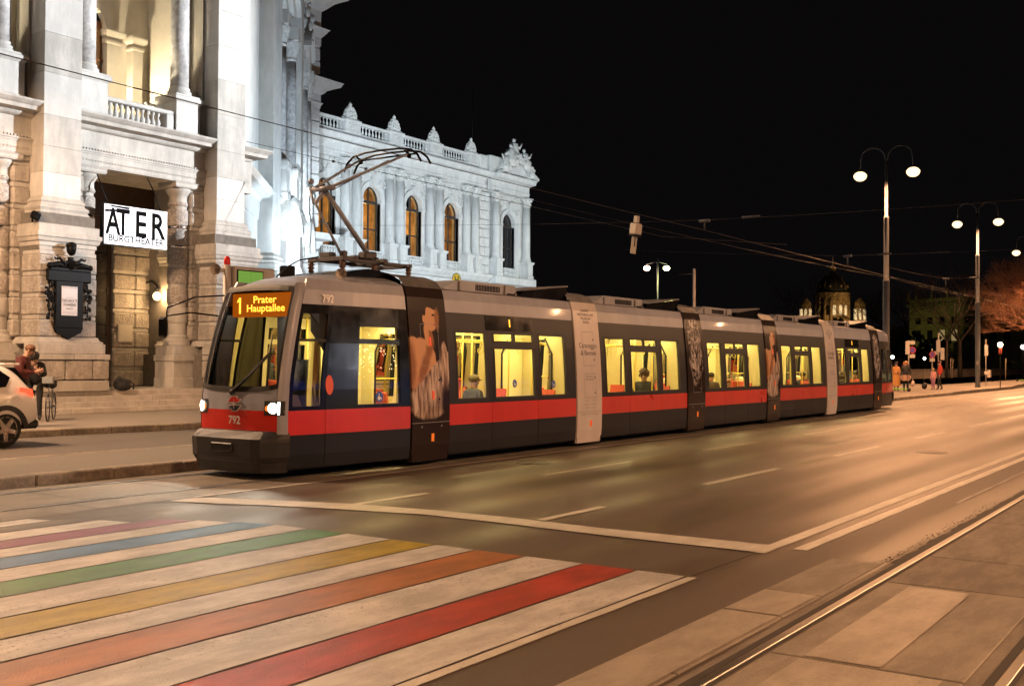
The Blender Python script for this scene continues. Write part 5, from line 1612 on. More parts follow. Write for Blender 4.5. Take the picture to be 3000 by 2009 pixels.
# cab sides
def xbend(x, z):          # bends the leading edge to the raked pillar
    x0 = xs_side(z); t = (x-11.37)/(13.86-11.37)
    return x0+(13.86-x0)*t
CX = [11.37, 11.7, 12.04]
DXX = [12.05, 12.67, 13.64, 13.86]
for far in (False, True):
    w = tmb(); wall(w, [11.37, 12.04], zsplit(.15, .64), far=far, xf=xbend); wall(w, [12.05, 13.86], zsplit(.15, .64), far=far, xf=xbend); tb(w, 'skirt_panel', M_TG, front)
    w = tmb(); wall(w, [11.37, 11.7, 12.04], zsplit(.642, 1.0), far=far, xf=xbend); wall(w, [12.05, 12.9, 13.86], zsplit(.642, 1.0), far=far, xf=xbend); tb(w, 'red_band', M_TR, front)
    w = tmb(); wall(w, [11.37, 11.9, 12.5, 13.86], [2.582, 2.8, 2.966], far=far, xf=xbend); tb(w, 'cant_rail', M_TS, front)
    w = tmb()
    wall(w, [11.37, 11.44, 11.97, 12.04], [1.002, 1.06, 1.3, 1.6, 2.0, 2.07, 2.3, 2.44, 2.58], lambda x, z: 11.44 < x < 11.97 and 1.06 < z < 2.44, off=-.003, far=far, xf=xbend)
    wall(w, [12.05, 12.69, 13.63, 13.86], [1.002, 1.06, 1.3, 1.6, 2.0, 2.08, 2.27, 2.44, 2.58], lambda x, z: 12.69 < x < 13.63 and (1.06 < z < 2.0 or 2.08 < z < 2.27), off=-.003, far=far, xf=xbend)
    tb(w, 'cab_side_panel', M_TG if False else M_TB, front)
    w = tmb(); w.grid([[sp(xbend(x, z), z, -.010, far) for x in (11.44, 11.97)] for z in (1.06, 1.3, 1.6, 2.02)], flip=far); tb(w, 'cab_side_window', M_GLD, front)
    w = tmb(); w.grid([[sp(xbend(x, z), z, -.010, far) for x in (11.44+.0*z, 11.97)] for z in (2.06, 2.3, 2.44)], flip=far); tb(w, 'cab_side_window', M_GLD, front)
    bar = tmb(); wall(bar, [11.44, 11.97], [2.02, 2.06], off=.002, far=far, xf=xbend, th=.03); tb(bar, 'window_bar', M_TRUB, front)
    tri = tmb(); tri.prism([(11.80, 2.44), (12.0, 2.44), (12.0, 2.28)], YN+taper(12)+yo(2.4)-.006, YN+taper(12)+yo(2.4)+.02, 'y') if not far else None
    if not far: tri.build('window_corner', M_TG, front)
    for za, zb, xa, xb in ((1.06, 2.0, 12.69, 13.63), (2.08, 2.27, 12.69, 13.15), (2.08, 2.27, 13.17, 13.63)):
        gl = tmb(); gl.grid([[sp(xbend(x, z), z, -.010, far) for x in (xa, xb)] for z in ([za, 1.3, 1.6, 2.0] if zb < 2.05 else [za, zb])], flip=far); tb(gl, 'door_window', M_GL, front)
    li = tmb(); wall(li, [12.6, 12.69, 13.63, 13.86], [.36, 1.06, 1.3, 1.6, 2.0, 2.08, 2.27, 2.45], lambda x, z: 12.69 < x < 13.63 and (1.06 < z < 2.0 or 2.08 < z < 2.27), off=-.06, far=far, th=.012); tb(li, 'inner_lining', M_TIN, front)
# cab interior
f_ = tmb(); f_.box(11.45, 13.87, 11.7, 13.3, .30, .36); tb(f_, 'floor', M_TFL, front)
c_ = tmb(); c_.box(11.9, 13.87, 11.7, 13.3, 2.46, 2.50); tb(c_, 'ceiling', M_TIN, front)
s_ = tmb(); s_.box(12.75, 13.8, 12.3, 12.5, 2.43, 2.455); tb(s_, 'ceiling_light', M_TLIGHT, front)
dsk = tmb(); dsk.prism([(11.30, 1.05), (11.32, 1.28), (11.75, 1.22), (11.85, 1.05), (11.85, .4), (11.4, .4)], 11.8, 13.2, 'y'); dsk.build('driver_desk', mat('desk_grey', (.22, .21, .20), .6, .1, 5), front)
pt = tmb(); pt.prism([(11.72, .36), (11.72, 2.46), (12.28, 2.46), (12.28, 2.2), (12.05, 1.95), (11.98, 1.85), (11.98, 1.0), (12.28, 1.0), (12.28, .36)], 12.50, 12.54, 'x'); pt.build('cab_partition', mat('partition_grey', (.20, .205, .21), .5, .1, 4), front)
pt = tmb(); pt.prism([(12.55, .36), (12.55, 2.46), (13.02, 2.46), (13.02, .36)], 12.50, 12.54, 'x'); pt.build('cab_partition', mat('partition_grey', (.20, .205, .21), .5, .1, 4), front)
st = tmb(); st.smooth = True
st.box(12.05, 12.45, 12.3, 12.75, .85, .95, .04); st.prism([(12.38, .9), (12.46, 1.75), (12.52, 1.75), (12.46, .9)], 12.33, 12.72, 'y'); st.build('driver_seat', mat('driver_seat_fabric', (.10, .12, .16), .8, .2, 20), front)
for y in (12.35, 12.95):
    p = tmb(); p.smooth = True; p.tube([(12.9+.2*(y > 12.5), y, .36), (12.9+.2*(y > 12.5), y, 2.44)], .018, 8); tb(p, 'grab_pole', M_YEL, front)
cl = tmb(); cl.box(12.0, 12.4, 12.6, 12.9, 2.435, 2.455); cl.build('cab_fill', emit('cab_fill_glow', (1, .85, .65), 3.0), front)  # glowing panel added to brighten the cab interior
# destination display
db = tmb(); db.box(11.66, 11.80, 11.86, 13.14, 2.40, 2.76, .01); db.build('destination_box', mat('display_housing_glow', (.012, .008, .006), .5, 0, emis=(1, .20, .008), es=.42), front)  # emission paints the lettering's orange glow on to the housing
d1 = tmb(); d1.add([(11.655, 12.97-u, 2.575+v) for u, v in ((-.055, .07), (-.01, .125), (.03, .125), (.03, -.125), (-.012, -.125), (-.012, .065), (-.055, .045))], [tuple(range(7))]); d1.build('display_digit', M_LED, front)
text('display_text', 'Prater', .155, M_LED, frame(Vector((11.655, 12.42, 2.655))-TO, (0, -1, 0), (0, 0, 1)), front, width=.50, bold=.003)
text('display_text', 'Hauptallee', .155, M_LED, frame(Vector((11.655, 12.40, 2.525))-TO, (0, -1, 0), (0, 0, 1)), front, width=.82, bold=.003)
# head lamps
M_HL = emit('headlamp', (1.0, .90, .72), 12.0)
M_HL2 = emit('position_lamp', (.95, 1.0, .98), 8.0)
M_IND = mat('indicator', (.75, .20, .03), .25, 0, emis=(1, .25, .03), es=.7)
for sg in (-1, 1):
    sa, sb = sg*.335, sg*.90
    h = tmb(); ss = [sa+(sb-sa)*k/8 for k in range(9)]
    h.grid([[nose(s, z, .010) for s in (ss if sg < 0 else ss[::-1])] for z in (.935, 1.03, 1.145)], flip=(sg > 0) == False)
    ho = h.build('headlamp_unit', mat('lamp_housing', (.02, .019, .018), .35, 0), front)
    def ldisc(s, z, r, m, nm):
        c = Vector(nose(s, z, .02)); a = Vector(nose(s-.02, z, .02)); b_ = Vector(nose(s+.02, z, .02))
        u = (b_-a).normalized(); v_ = Vector((0, 0, 1))
        d = tmb(); d.add([c]+[c+u*r*math.cos(t)+v_*r*math.sin(t) for t in [2*PI*k/18 for k in range(18)]], [(0, k+1, (k+1) % 18+1) for k in range(18)])
        d.build(nm, m, front)
    s0 = sg*.485
    ldisc(s0, 1.04, .078, M_HL, 'headlamp')
    ldisc(sg*.385, 1.035, .042, M_IND, 'indicator')
    d = tmb(); d.grid([[nose(s, z, .016) for s in ((sg*.70, sg*.60) if sg > 0 else (sg*.60, sg*.70))] for z in (.95, 1.04, 1.13)]); d.build('position_lamp', M_HL2, front)
    lamp('headlamp_light', 'SPOT', Vector((10.86, 12.5+sg*.68, 1.02))-TO, 420, (1, .88, .68), front, .06, target=(6.8, 10.6+sg*1.2, 0), angle=80, blend=.9)
# fleet number and the operator's mark
text('fleet_number', '792', .165, mat('num_white', (.75, .73, .70), .4, 0), frame(Vector((11.135, 12.48, .845))-TO, (0, -1, 0), (0, 0, 1)), front, width=.25, bold=.004)
text('fleet_number', '792', .17, mat('num_white', (.75, .73, .70), .4, 0), frame(Vector((12.19, 11.468+taper(12.2)*1.0+.0, 2.67))-TO, (1, -.02, 0), (0, .12, 1)), front, width=.25, bold=.004)
def logo(mb, pts, x):
    mb.add([(x, 12.475-u, 1.09+v) for u, v in pts], [tuple(range(len(pts)))])
up_ = [(-.145, .015), (-.06, .10), (.07, .10), (.045, .065), (.145, .065), (.08, .015)]
w_ = tmb()
for sg in (1, -1):
    logo(w_, [(sg*u*1.10+0*sg, sg*(v*1.12+.001)) for u, v in up_], 11.128)
w_.build('emblem_border', mat('num_white', (.75, .73, .70), .4, 0), front)
r_ = tmb(); logo(r_, [(u*.92, v*.9+.012) for u, v in up_], 11.122); r_.build('emblem_arrow', M_TR, front)
r_ = tmb(); logo(r_, [(-u*.92, -v*.9-.012) for u, v in up_], 11.122); r_.build('emblem_arrow', mat('emblem_blue', (.02, .025, .05), .4, 0), front)
r_ = tmb()
star = []
for q in range(8):
    a = q*PI/4; rr = .075 if q % 2 == 0 else .014
    star.append((rr*math.cos(a)*(.8 if q % 4 == 0 else 1), rr*math.sin(a)*(1.2 if q % 4 == 2 else 1)))
logo(r_, star, 11.117); r_.build('emblem_star', mat('num_white', (.75, .73, .70), .4, 0), front)
# bumper
BP = [(-.90, .22), (-.82, .04), (-.70, -.17), (-.55, -.215), (0, -.235), (.55, -.215), (.70, -.17), (.82, .04), (.90, .22)]
bm_ = tmb()
lev = [(.705, .19, .97), (.70, .15, 1.0), (.595, .0, 1.04), (.55, .0, 1.045), (.33, .015, 1.03), (.27, .05, 1.0), (.25, .07, .99), (.15, .11, .97), (.10, .12, .965)]
rows = []
for z, dx, sc in lev:
    rows.append([(11.15+ox+dx*(1-min(1, abs(oy)/.95)**4)*1.0, 12.5+oy*sc, z) for oy, ox in BP])
bm_.grid(rows, flip=False)
bm_.add(rows[0]+[(11.5, 13.3, .705), (11.5, 11.7, .705)], [tuple(range(len(BP)))+(len(BP), len(BP)+1)])
bm_.build('bumper', mat('bumper_grey', (.032, .032, .034), .42, .15, 3, stains=.2, spec=.35), front)
pl = tmb(); pl.box(10.895, 10.93, 12.27, 12.72, .40, .53, .02); pl.build('coupling_cover', M_TB, front)
for yy in (12.2, 12.85):
    b_ = tmb(); b_.smooth = True; b_.sphere((11.05, yy, .655), (.03, .03, .012), 8, 5); b_.build('bolt', M_ALU, front)
ud = tmb(); ud.box(11.3, 13.87, 11.75, 13.25, .10, .30); ud.build('underframe', M_UND, front)
# wiper
wp = tmb(); wp.smooth = True
hub = Vector(nose(.02, 1.26, .03))
wp.tube([hub, Vector(nose(-.14, 1.50, .05)), Vector(nose(-.34, 1.80, .05))], [.028, .016, .012], 6)
wp.tube([hub+Vector((0, .03, 0)), Vector(nose(-.12, 1.50, .05)), Vector(nose(-.34, 1.84, .05))], .010, 6)
wp.tube([Vector(nose(-.345, 2.12, .03)), Vector(nose(-.345, 1.8, .035)), Vector(nose(-.36, 1.32, .03))], [.008, .016, .008], 5)
wp.sphere(hub, .045, 8, 6)
wp.build('wiper', M_TRUB, front)
# mirror on its two arms, far side
mi = tmb(); mi.smooth = True
A, B = Vector(nose(.62, 2.74, .02)), Vector(nose(.75, 2.42, .02))
mi.tube([A, Vector((11.2, 13.45, 2.70)), Vector((10.80, 13.62, 2.52))], .013, 6)
mi.tube([B, Vector((11.15, 13.5, 2.46)), Vector((10.80, 13.62, 2.40))], .013, 6)
mi.tube([(10.80, 13.62, 2.53), (10.79, 13.62, 2.1)], .012, 6)
mo = mi.build('mirror_arm', M_TB, front)
mh = tmb(); mh.box(10.70, 10.78, 13.54, 13.72, 2.06, 2.38, .04); mh.build('mirror_housing', M_TB, mo if False else front)
mg = tmb(); mg.box(10.781, 10.786, 13.57, 13.69, 2.10, 2.34); mg.build('mirror_glass', M_RAIL, front)
# rear cab: mirror image of the front shell, plainer
XR = XEND
def rp(p): return (XR+(13.87-p[0]), p[1], p[2])
rc = tmb(); rc.smooth = True
rc.grid([[rp(p) for p in row] for row in rows_roof] if False else [[rp((11.66+.2*abs(t)**3 if i == 0 else x, 12.5+t*.80 if i < 2 else 12.5+t*.93, ze+(zc-ze)*(1-abs(t)**2.4))) for t in [-1+2*q/12 for q in range(13)]] for i, (x, zc, ze) in enumerate(((11.66, 2.875, 2.86), (11.9, 2.96, 2.92), (12.6, 3.10, 2.966), (13.87, 3.16, 2.97)))])
rear = tb(rc, 'driver_cab', M_TS, tram)
for zz, m, nm in (([.66, .85, 1.0], M_TR, 'tail_lower'), ([1.0, 1.1, 1.33], M_TS, 'tail_upper'), ([2.80, 2.88], M_TS, 'roof_lip')):
    n_ = tmb(); n_.smooth = True; n_.grid([[rp(nose(s, z)) for s in SALL] for z in zz]); n_.build(nm, m, rear)
n_ = tmb(); n_.smooth = True; n_.grid([[rp(nose(s, z, .003)) for s in SWS] for z in (1.33, 1.6, 2.0, 2.4, 2.80)]); n_.build('rear_window', M_GLD, rear)
for SP in (SPN, SPF):
    n_ = tmb(); n_.smooth = True; n_.grid([[rp(nose(s, z, .006)) for s in SP] for z in (.66, 1.0, 1.6, 2.0, 2.4, 2.84, 2.9)]); n_.build('window_pillar', M_TS, rear)
for far in (False, True):
    for zz, m, nm in (((.15, .35, .64), M_TG, 'skirt_panel'), ((.642, .8, 1.0), M_TR, 'red_band'), ((2.582, 2.8, 2.966), M_TS, 'cant_rail')):
        w = tmb(); wall(w, [XR+.012, XR+.9, XR+1.6, XR+2.49], list(zz), far=far, xf=lambda x, z: min(x, XR+(13.87-xs_side(z)))); tb(w, nm, m, rear)
    w = tmb(); wall(w, [XR+.012, XR+.2, XR+1.1, XR+1.4, XR+2.3, XR+2.49], [1.002, 1.06, 1.3, 1.6, 2.0, 2.27, 2.58], lambda x, z: (XR+.2 < x < XR+1.1 or XR+1.4 < x < XR+2.3) and 1.06 < z < 2.27, off=-.003, far=far, xf=lambda x, z: min(x, XR+(13.87-xs_side(z)))); tb(w, 'cab_side_panel', M_TG, rear)
    for xa, xb in ((XR+.2, XR+1.1), (XR+1.4, XR+2.3)):
        gl = tmb(); gl.grid([[sp(min(x, XR+(13.87-xs_side(z))), z, -.01, far) for x in (xa, xb)] for z in (1.06, 1.3, 1.6, 2.0, 2.27)], flip=far); tb(gl, 'cab_side_window', M_GL, rear)
f_ = tmb(); f_.box(XR, XR+2.4, 11.7, 13.3, .1, .36); f_.build('floor', M_TFL, rear)
c_ = tmb(); c_.box(XR, XR+1.9, 11.7, 13.3, 2.46, 2.50); c_.build('ceiling', M_TIN, rear)
s_ = tmb(); s_.box(XR+.1, XR+1.2, 12.3, 12.5, 2.43, 2.455); s_.build('ceiling_light', M_TLIGHT, rear)
d_ = tmb(); d_.box(XR+1.9, XR+2.4, 11.85, 13.15, .36, 1.2, .05); d_.build('driver_desk', mat('desk_grey', (.16, .15, .14), .6, .1, 5), rear)
b_ = tmb(); b_.grid([[rp((11.15+ox+dx*(1-min(1, abs(oy)/.95)**4), 12.5+oy*sc, z)) for oy, ox in BP] for z, dx, sc in lev]); b_.build('bumper', mat('bumper_grey', (.065, .062, .060), .45), rear)
for sg in (-1, 1):
    d = tmb(); d.grid([[rp(nose(s, z, .014)) for s in (sg*.5, sg*.62)] for z in (.95, 1.12)]); d.build('tail_lamp', mat('tail_red', (.5, .01, .01), .3, 0, emis=(1, .03, .01), es=4), rear)
# orange notice and wheelchair sticker on the cab door
o = tmb(); o.add([sp(12.13+.075*math.cos(a), 1.37+.15*math.sin(a), .004) for a in [2*PI*k/18 for k in range(18)]], [tuple(range(18))]); o.build('notice_sticker', mat('sticker_orange', (.75, .10, .02), .4, 0), front)
disc(13.15, 1.17, .085, M_BLUE, M_STW, -.004, front, 'chair')

# ---------------- pantograph on the first roof
M_PAN = mat('pantograph_steel', (.24, .27, .34), .5, .2, 10, metal=.2)
M_PANR = mat('pantograph_frame', (.055, .055, .065), .6, .25, 10)
pan = tmb()
pan.box(13.05, 14.85, 12.20, 12.26, 3.36, 3.42, .01); pan.box(13.05, 14.85, 12.74, 12.80, 3.36, 3.42, .01)
pan.box(13.04, 13.12, 12.1, 12.9, 3.35, 3.42, .01); pan.box(14.05, 14.15, 12.1, 12.9, 3.36, 3.46, .01); pan.box(14.72, 14.80, 12.1, 12.9, 3.35, 3.42, .01)
pan.box(13.5, 13.58, 12.25, 12.75, 3.40, 3.48, .01); pan.box(14.08, 14.22, 12.4, 12.6, 3.42, 3.60, .02); pan.box(13.33, 13.43, 12.36, 12.46, 3.38, 3.55, .01)
pan.box(13.70, 13.95, 12.22, 12.40, 3.43, 3.56, .03); pan.box(13.15, 13.32, 12.5, 12.75, 3.42, 3.52, .02)
pant = pan.build('pantograph', M_PANR, tram)
for x, y in ((13.08, 12.15), (13.08, 12.85), (14.75, 12.15), (14.75, 12.85), (13.9, 12.2)):
    i_ = tmb(); i_.smooth = True
    i_.lathe([(.03, 0), (.06, .02), (.035, .05), (.06, .08), (.035, .11), (.06, .14), (.03, .17)], (x, y, 3.18), 10); i_.build('insulator', mat('insulator_brown', (.06, .03, .025), .35, 0), pant)
for k in range(2):
    s_ = tmb(); s_.smooth = True
    hx = [(13.6+.6*q/60, 12.35+.3*k+.035*math.cos(q*1.2), 3.46+.035*math.sin(q*1.2)) for q in range(60)]
    s_.tube(hx, .008, 4); s_.build('spring', M_TB, pant)
a_ = tmb(); a_.smooth = True; a_.tube([(14.15, 12.5, 3.50), (13.02, 12.5, 4.52)], [.046, .038], 10); a_.build('lower_arm', M_PAN, pant)
a_ = tmb(); a_.smooth = True; a_.tube([(13.39, 12.42, 3.42), (12.77, 12.46, 4.26)], .022, 8); a_.build('control_rod', M_PAN, pant)
kn = tmb(); kn.smooth = True
kn.tube([(13.0, 12.28, 4.54), (13.0, 12.76, 4.54)], .045, 10)
kn.tube([(12.77, 12.46, 4.26), (13.05, 12.55, 4.50)], .03, 8); kn.tube([(12.77, 12.50, 4.26), (12.9, 12.72, 4.56)], .022, 8)
kn.sphere((12.93, 12.72, 4.66), .05, 8, 6)
kn.build('knee_joint', M_PAN, pant)
for y0, y1 in ((12.30, 11.95), (12.72, 13.05)):
    a_ = tmb(); a_.smooth = True; a_.tube([(13.0, y0, 4.56), (14.50, y1, 5.30)], [.027, .020], 8); a_.build('upper_arm', M_PAN, pant)
a_ = tmb(); a_.smooth = True; a_.tube([(13.1, 12.40, 4.52), (14.55, 12.45, 5.24)], .010, 6); a_.build('control_rod', M_PAN, pant)
for dx in (-.13, .13):
    h = tmb(); h.smooth = True
    pts_ = [(14.55+dx, 11.62, 5.12), (14.55+dx, 11.70, 5.24), (14.55+dx, 11.85, 5.345), (14.55+dx, 12.1, 5.385), (14.55+dx, 12.5, 5.395), (14.55+dx, 12.9, 5.385), (14.55+dx, 13.15, 5.345), (14.55+dx, 13.30, 5.24), (14.55+dx, 13.38, 5.10)]
    h.tube(pts_, .020, 6); h.build('collector_strip', M_TB, pant)
h = tmb(); h.smooth = True
for y in (11.95, 13.05):
    h.tube([(14.38, y, 5.33), (14.5, y, 5.28), (14.72, y, 5.33)], .018, 6); h.sphere((14.5, y, 5.25), .04, 8, 6)
h.tube([(14.5, 11.95, 5.28), (14.5, 13.05, 5.28)], .016, 6)
h.build('collector_frame', M_TB, pant)
cb = tmb(); cb.smooth = True; cb.tube([(12.35, 12.9, 3.06), (12.5, 12.85, 3.22), (12.75, 12.8, 3.36), (13.1, 12.7, 3.44)], .012, 6); cb.build('roof_cable', M_TB, pant)
fa = tmb(); fa.prism([(12.75, 3.02), (12.95, 3.16), (13.5, 3.24), (14.0, 3.20), (14.3, 3.10), (14.3, 3.02)], 11.95, 13.05, 'y'); fa.build('roof_fairing', M_TB, front)
hn = tmb(); hn.smooth = True
hn.M = TT @ Matrix.Translation((12.78, 11.86, 3.13)) @ Matrix.Rotation(-PI/2-.3, 4, 'Y') @ Matrix.Rotation(.5, 4, 'X')
hn.lathe([(.09, .14), (.075, .10), (.03, .04), (.03, -.10)], (0, 0, 0), 14, cap=False); hn.build('horn', mat('horn_grey', (.55, .52, .48), .5, 0), front)
# ================================================================ STREET FURNITURE
M_POLE = mat('galvanised_pole', (.06, .065, .075), .5, .12, 2, metal=.25)
M_LGLOW = emit('lamp_glow', (1.0, .70, .36), 2.6)
def street_lamp(label, x, y, group=None, power=6400, col=WARM, zmul=1.0):
    t = thing('street_lamp', label, 'street lamp', (x, y, .0), 0, group)
    p = MB(); p.smooth = True
    p.lathe([(.20, 0), (.20, .06), (.168, .1), (.165, 5.75), (.172, 5.78), (.172, 5.84), (.128, 5.9), (.125, 9.0), (.132, 9.02), (.132, 9.10), (.085, 9.14), (.068, 12.0)], (0, 0, .14), 16)
    p.build('pole', M_POLE, t)
    for sg in (-1, 1):
        a = MB(); a.smooth = True
        pts_ = [(0, sg*.02, 12.0), (0, sg*.10, 12.45)]+[(0, sg*(.70-.58*math.cos(PI*k/10)), 12.40+.44*math.sin(PI*k/10)) for k in range(1, 10)]+[(0, sg*1.29, 12.3), (0, sg*1.32, 11.75)]
        a.tube(pts_, .03, 8); a.build('arm', M_POLE, t)
        h = MB(); h.smooth = True; h.lathe([(.04, 11.80), (.07, 11.76), (.12, 11.72), (.16, 11.66)], (0, sg*1.33, 0), 18); ho = h.build('lamp_hood', M_POLE, t)
        g_ = MB(); g_.smooth = True; g_.lathe([(.02, 11.18), (.16, 11.21), (.27, 11.29), (.33, 11.40), (.33, 11.50), (.25, 11.60), (.15, 11.655)], (0, sg*1.33, 0), 18); g_.build('lamp_bowl', M_LGLOW, t)
        lamp('lamp_light', 'SPOT', (0, sg*1.33, 11.10), power, col, t, .18, target=(x, y+sg*1.33, 0), angle=172, blend=.25)
    s_ = MB(); s_.box(-.178, -.168, -.08, .06, 1.7, 1.95); s_.build('sticker', mat('sticker_grey', (.35, .33, .32), .6, 0), t)
    return t
street_lamp('tall twin-arm street lamp whose shaft rises right behind the tram tail', 57.0, 15.4)
street_lamp('tall twin-arm street lamp on the pavement past the man in red', 80.2, 15.5)
street_lamp('tall twin-arm street lamp by the bare tree', 103.4, 15.5)
street_lamp('tall twin-arm street lamp farthest down the row past the bare tree', 126.6, 15.5)
# unseen lamps opposite and behind the viewer; the theatre-kerb one is added for light
for k, (x, y) in enumerate(((-14, -9.5), (9, -9.5), (33, -9.5), (57, -9.5), (82, -9.5), (8.0, 22.9))):
    street_lamp(['tall twin-arm street lamp across the road, behind the crossing', 'tall twin-arm street lamp across the road at the crossing', 'tall twin-arm street lamp across the road by the near rails', 'tall twin-arm street lamp across the road level with the tram tail', 'tall twin-arm street lamp across the road level with the walkers', 'unseen tall twin-arm street lamp added at the theatre kerb to light the lower front'][k], x, y, power=5600 if y < 0 else 8000, col=(1.0, .505, .24) if y < 0 else (1.0, .60, .34))

# smaller park lamp with two round heads
pl = thing('park_lamp', 'slim twin-headed lamp in front of the dark park, one head reddish and one greenish', 'street lamp', (81.2, 40.4, 0))
p = MB(); p.smooth = True; p.lathe([(.12, 0), (.10, 4.5), (.07, 4.6), (.06, 10.2)], (0, 0, 0), 10); p.tube([(-.55, .8, 9.75), (0, 0, 10.0), (.45, -.62, 9.8)], .03, 6); p.build('pole', M_POLE, pl)
for dx, dy, c, nm in ((-.52, .72, (1, .62, .40), 'a'), (.42, -.60, (.90, .95, .30), 'b')):
    h = MB(); h.smooth = True; h.sphere((dx, dy, 9.45), (.26, .26, .20), 12, 8); h.build('lamp_bowl', emit('park_glow_'+nm, c, 40), pl)
    lamp('lamp_light', 'POINT', (dx*1.4, dy*1.4, 9.1), 900, c, pl, .2)
c_ = MB(); c_.box(-.5, 0, -.06, .06, 6.5, 6.65, .02); c_.sphere((-.3, 0, 5.5), .12, 8, 6); c_.build('camera_bracket', M_POLE, pl)
wp_ = thing('white_post', 'plain pale post with a thin arm, standing behind the middle of the tram', 'post', (65.6, 30, 0))
p = MB(); p.smooth = True; p.lathe([(.09, 0), (.09, 7.6), (.07, 7.68)], (0, 0, .15), 10); p.build('pole', mat('post_pale', (.42, .40, .40), .5, .05, 3), wp_)
p = MB(); p.smooth = True; p.tube([(0, 0, 7.5), (-.45, .9, 7.45)], .02, 6); p.build('arm', M_POLE, wp_)

# ---------------- overhead wires
M_WIRE = mat('wire', (.05, .045, .04), .5, 0, metal=.4)
def wire(name, label, pts, r=.010, m=None, parent=None, sag=0.0):
    out = []
    for a, b in zip(pts[:-1], pts[1:]):
        n_ = 10
        for k in range(n_):
            t = k/n_
            p_ = Vector(a).lerp(Vector(b), t); p_.z -= sag*4*t*(1-t); out.append(p_)
    out.append(Vector(pts[-1]))
    w_ = MB(); w_.smooth = True; w_.tube(out, r, 5)
    o = w_.build(name, m or M_WIRE, parent)
    if label: tag(o, label, 'wire')
    return o
wire('contact_wire', 'dark contact wire running along above the tram roof', [(-25, 12.5, 5.42), (7.4, 12.5, 5.42), (28, 12.5, 5.40), (57, 12.5, 5.42), (80, 12.5, 5.46), (160, 12.5, 5.5)], .0075, sag=.03)
wire('feeder_wire', 'thin second wire running beside the contact wire over the platform', [(20, 14.4, 5.66), (57, 15.1, 6.1), (80, 15.3, 6.3), (110, 15.3, 6.4)], .0045, sag=.12)
wire('anchor_wire', 'thin wire anchored at the theatre corner cornice with dark insulators', [(27.2, 30.0, 9.6), (33.5, 16.5, 6.0), (34.5, 12.5, 5.6)], .010)
ins_ = MB(); ins_.smooth = True
for t in (.22, .26, .30):
    q = Vector((27.2, 30.0, 9.6)).lerp(Vector((33.5, 16.5, 6.0)), t); ins_.sphere(q, (.05, .07, .05), 8, 6)
tag(ins_.build('wire_insulator', M_WIRE), 'dark strain insulators on the wire anchored at the theatre corner', 'insulator')
for k, (x, ya, yb, z, lab) in enumerate(((28.0, 26, -12, 5.9, 'span wire crossing the road above the middle of the tram'), (41.0, 22, -12, 6.0, 'span wire crossing the road above the tram rear half'), (57.0, 15.4, -9.5, 6.2, 'span wire tied to the lamp behind the tram tail'), (80.2, 15.5, -9.5, 6.3, 'span wire tied to the lamp past the man in red'))):
    o = wire('span_wire', lab, [(x, ya, z+.5), (x, 12.5, z-.22), (x, 1.8, z-.25), (x, yb, z+.5)], .0045, sag=.05)
    i_ = MB(); i_.smooth = True; i_.tube([(x, 12.5, z-.24), (x, 12.5, 5.42)], .02, 6); i_.tube([(x, 11.4, z-.22), (x, 10.9, z-.22)], .035, 6); i_.box(x-.05, x+.05, 12.35, 12.65, z-.28, z-.2, .01); i_.build('wire_hanger', M_POLE, o)
# suspended tram signal
ts = thing('suspended_signal', 'pale boxy signal with a long plate hanging from the wires over the tram', 'signal', (23.42, 12.3, 4.5))
M_SIGP = mat('signal_pale', (.46, .42, .36), .5, .05, 6)
def q_(n, *a, b=.01, m=M_SIGP):
    o_ = MB(Matrix.Rotation(.12, 4, 'X')); o_.box(*a, b); return o_.build(n, m, ts)
q_('hanger', -.06, .06, -.05, .05, .60, .76); q_('signal_box', -.14, .16, -.10, .10, .30, .58, b=.03); q_('clamp', -.15, .17, -.11, .11, .27, .31, m=M_TBK); q_('plate', -.13, .13, -.012, .012, -.15, .27); q_('plate_bar', -.02, .03, -.017, -.0125, .02, .24, m=M_TBK)
v_ = MB(); v_.smooth = True; v_.M = Matrix.Translation((.17, 0, .44)) @ Matrix.Rotation(PI/2, 4, 'Y'); v_.lathe([(.10, 0), (.09, .10), (.07, .13)], (0, 0, 0), 10); v_.build('visor', M_TBK, ts)

# ---------------- tram stop column with display, and stop sign
sc_ = thing('stop_display', 'stop column with green-lit display board, horn loudspeaker and red beacon', 'display', (12.83, 14.6, .15))
def cmb(): return MB(Matrix.Translation((-12.83, -14.6, -.15)))
M_SGREY = mat('stop_grey', (.33, .31, .29), .5, .08, 4)
p = cmb(); p.smooth = True; p.lathe([(.07, 0), (.07, 3.22)], (12.83, 14.6, .15), 14); p.build('column', M_SGREY, sc_)
p = cmb(); p.box(12.90, 13.86, 14.50, 14.72, 2.94, 3.36, .02); p.build('display_case', M_SGREY, sc_)
p = cmb(); p.box(12.96, 13.56, 14.488, 14.50, 3.02, 3.30); p.build('display_bezel', M_TBK, sc_)
for xa, xb in ((12.985, 13.26), (13.27, 13.54)):
    p = cmb(); p.box(xa, xb, 14.480, 14.488, 3.03, 3.28); p.build('display_screen', emit('display_green', (.52, 1.0, .16), .34), sc_)
p = cmb(); p.smooth = True; p.lathe([(.055, 0), (.055, .06), (.05, .12), (.02, .15)], (12.83, 14.6, 3.37), 14); p.build('beacon', mat('beacon_red', (.5, .02, .015), .25, 0, emis=(1, .03, .02), es=.08), sc_)
p = cmb(); p.smooth = True; p.tube([(12.83, 14.6, 3.30), (12.62, 14.6, 3.30)], .012, 6); p.build('horn_bracket', M_SGREY, sc_)
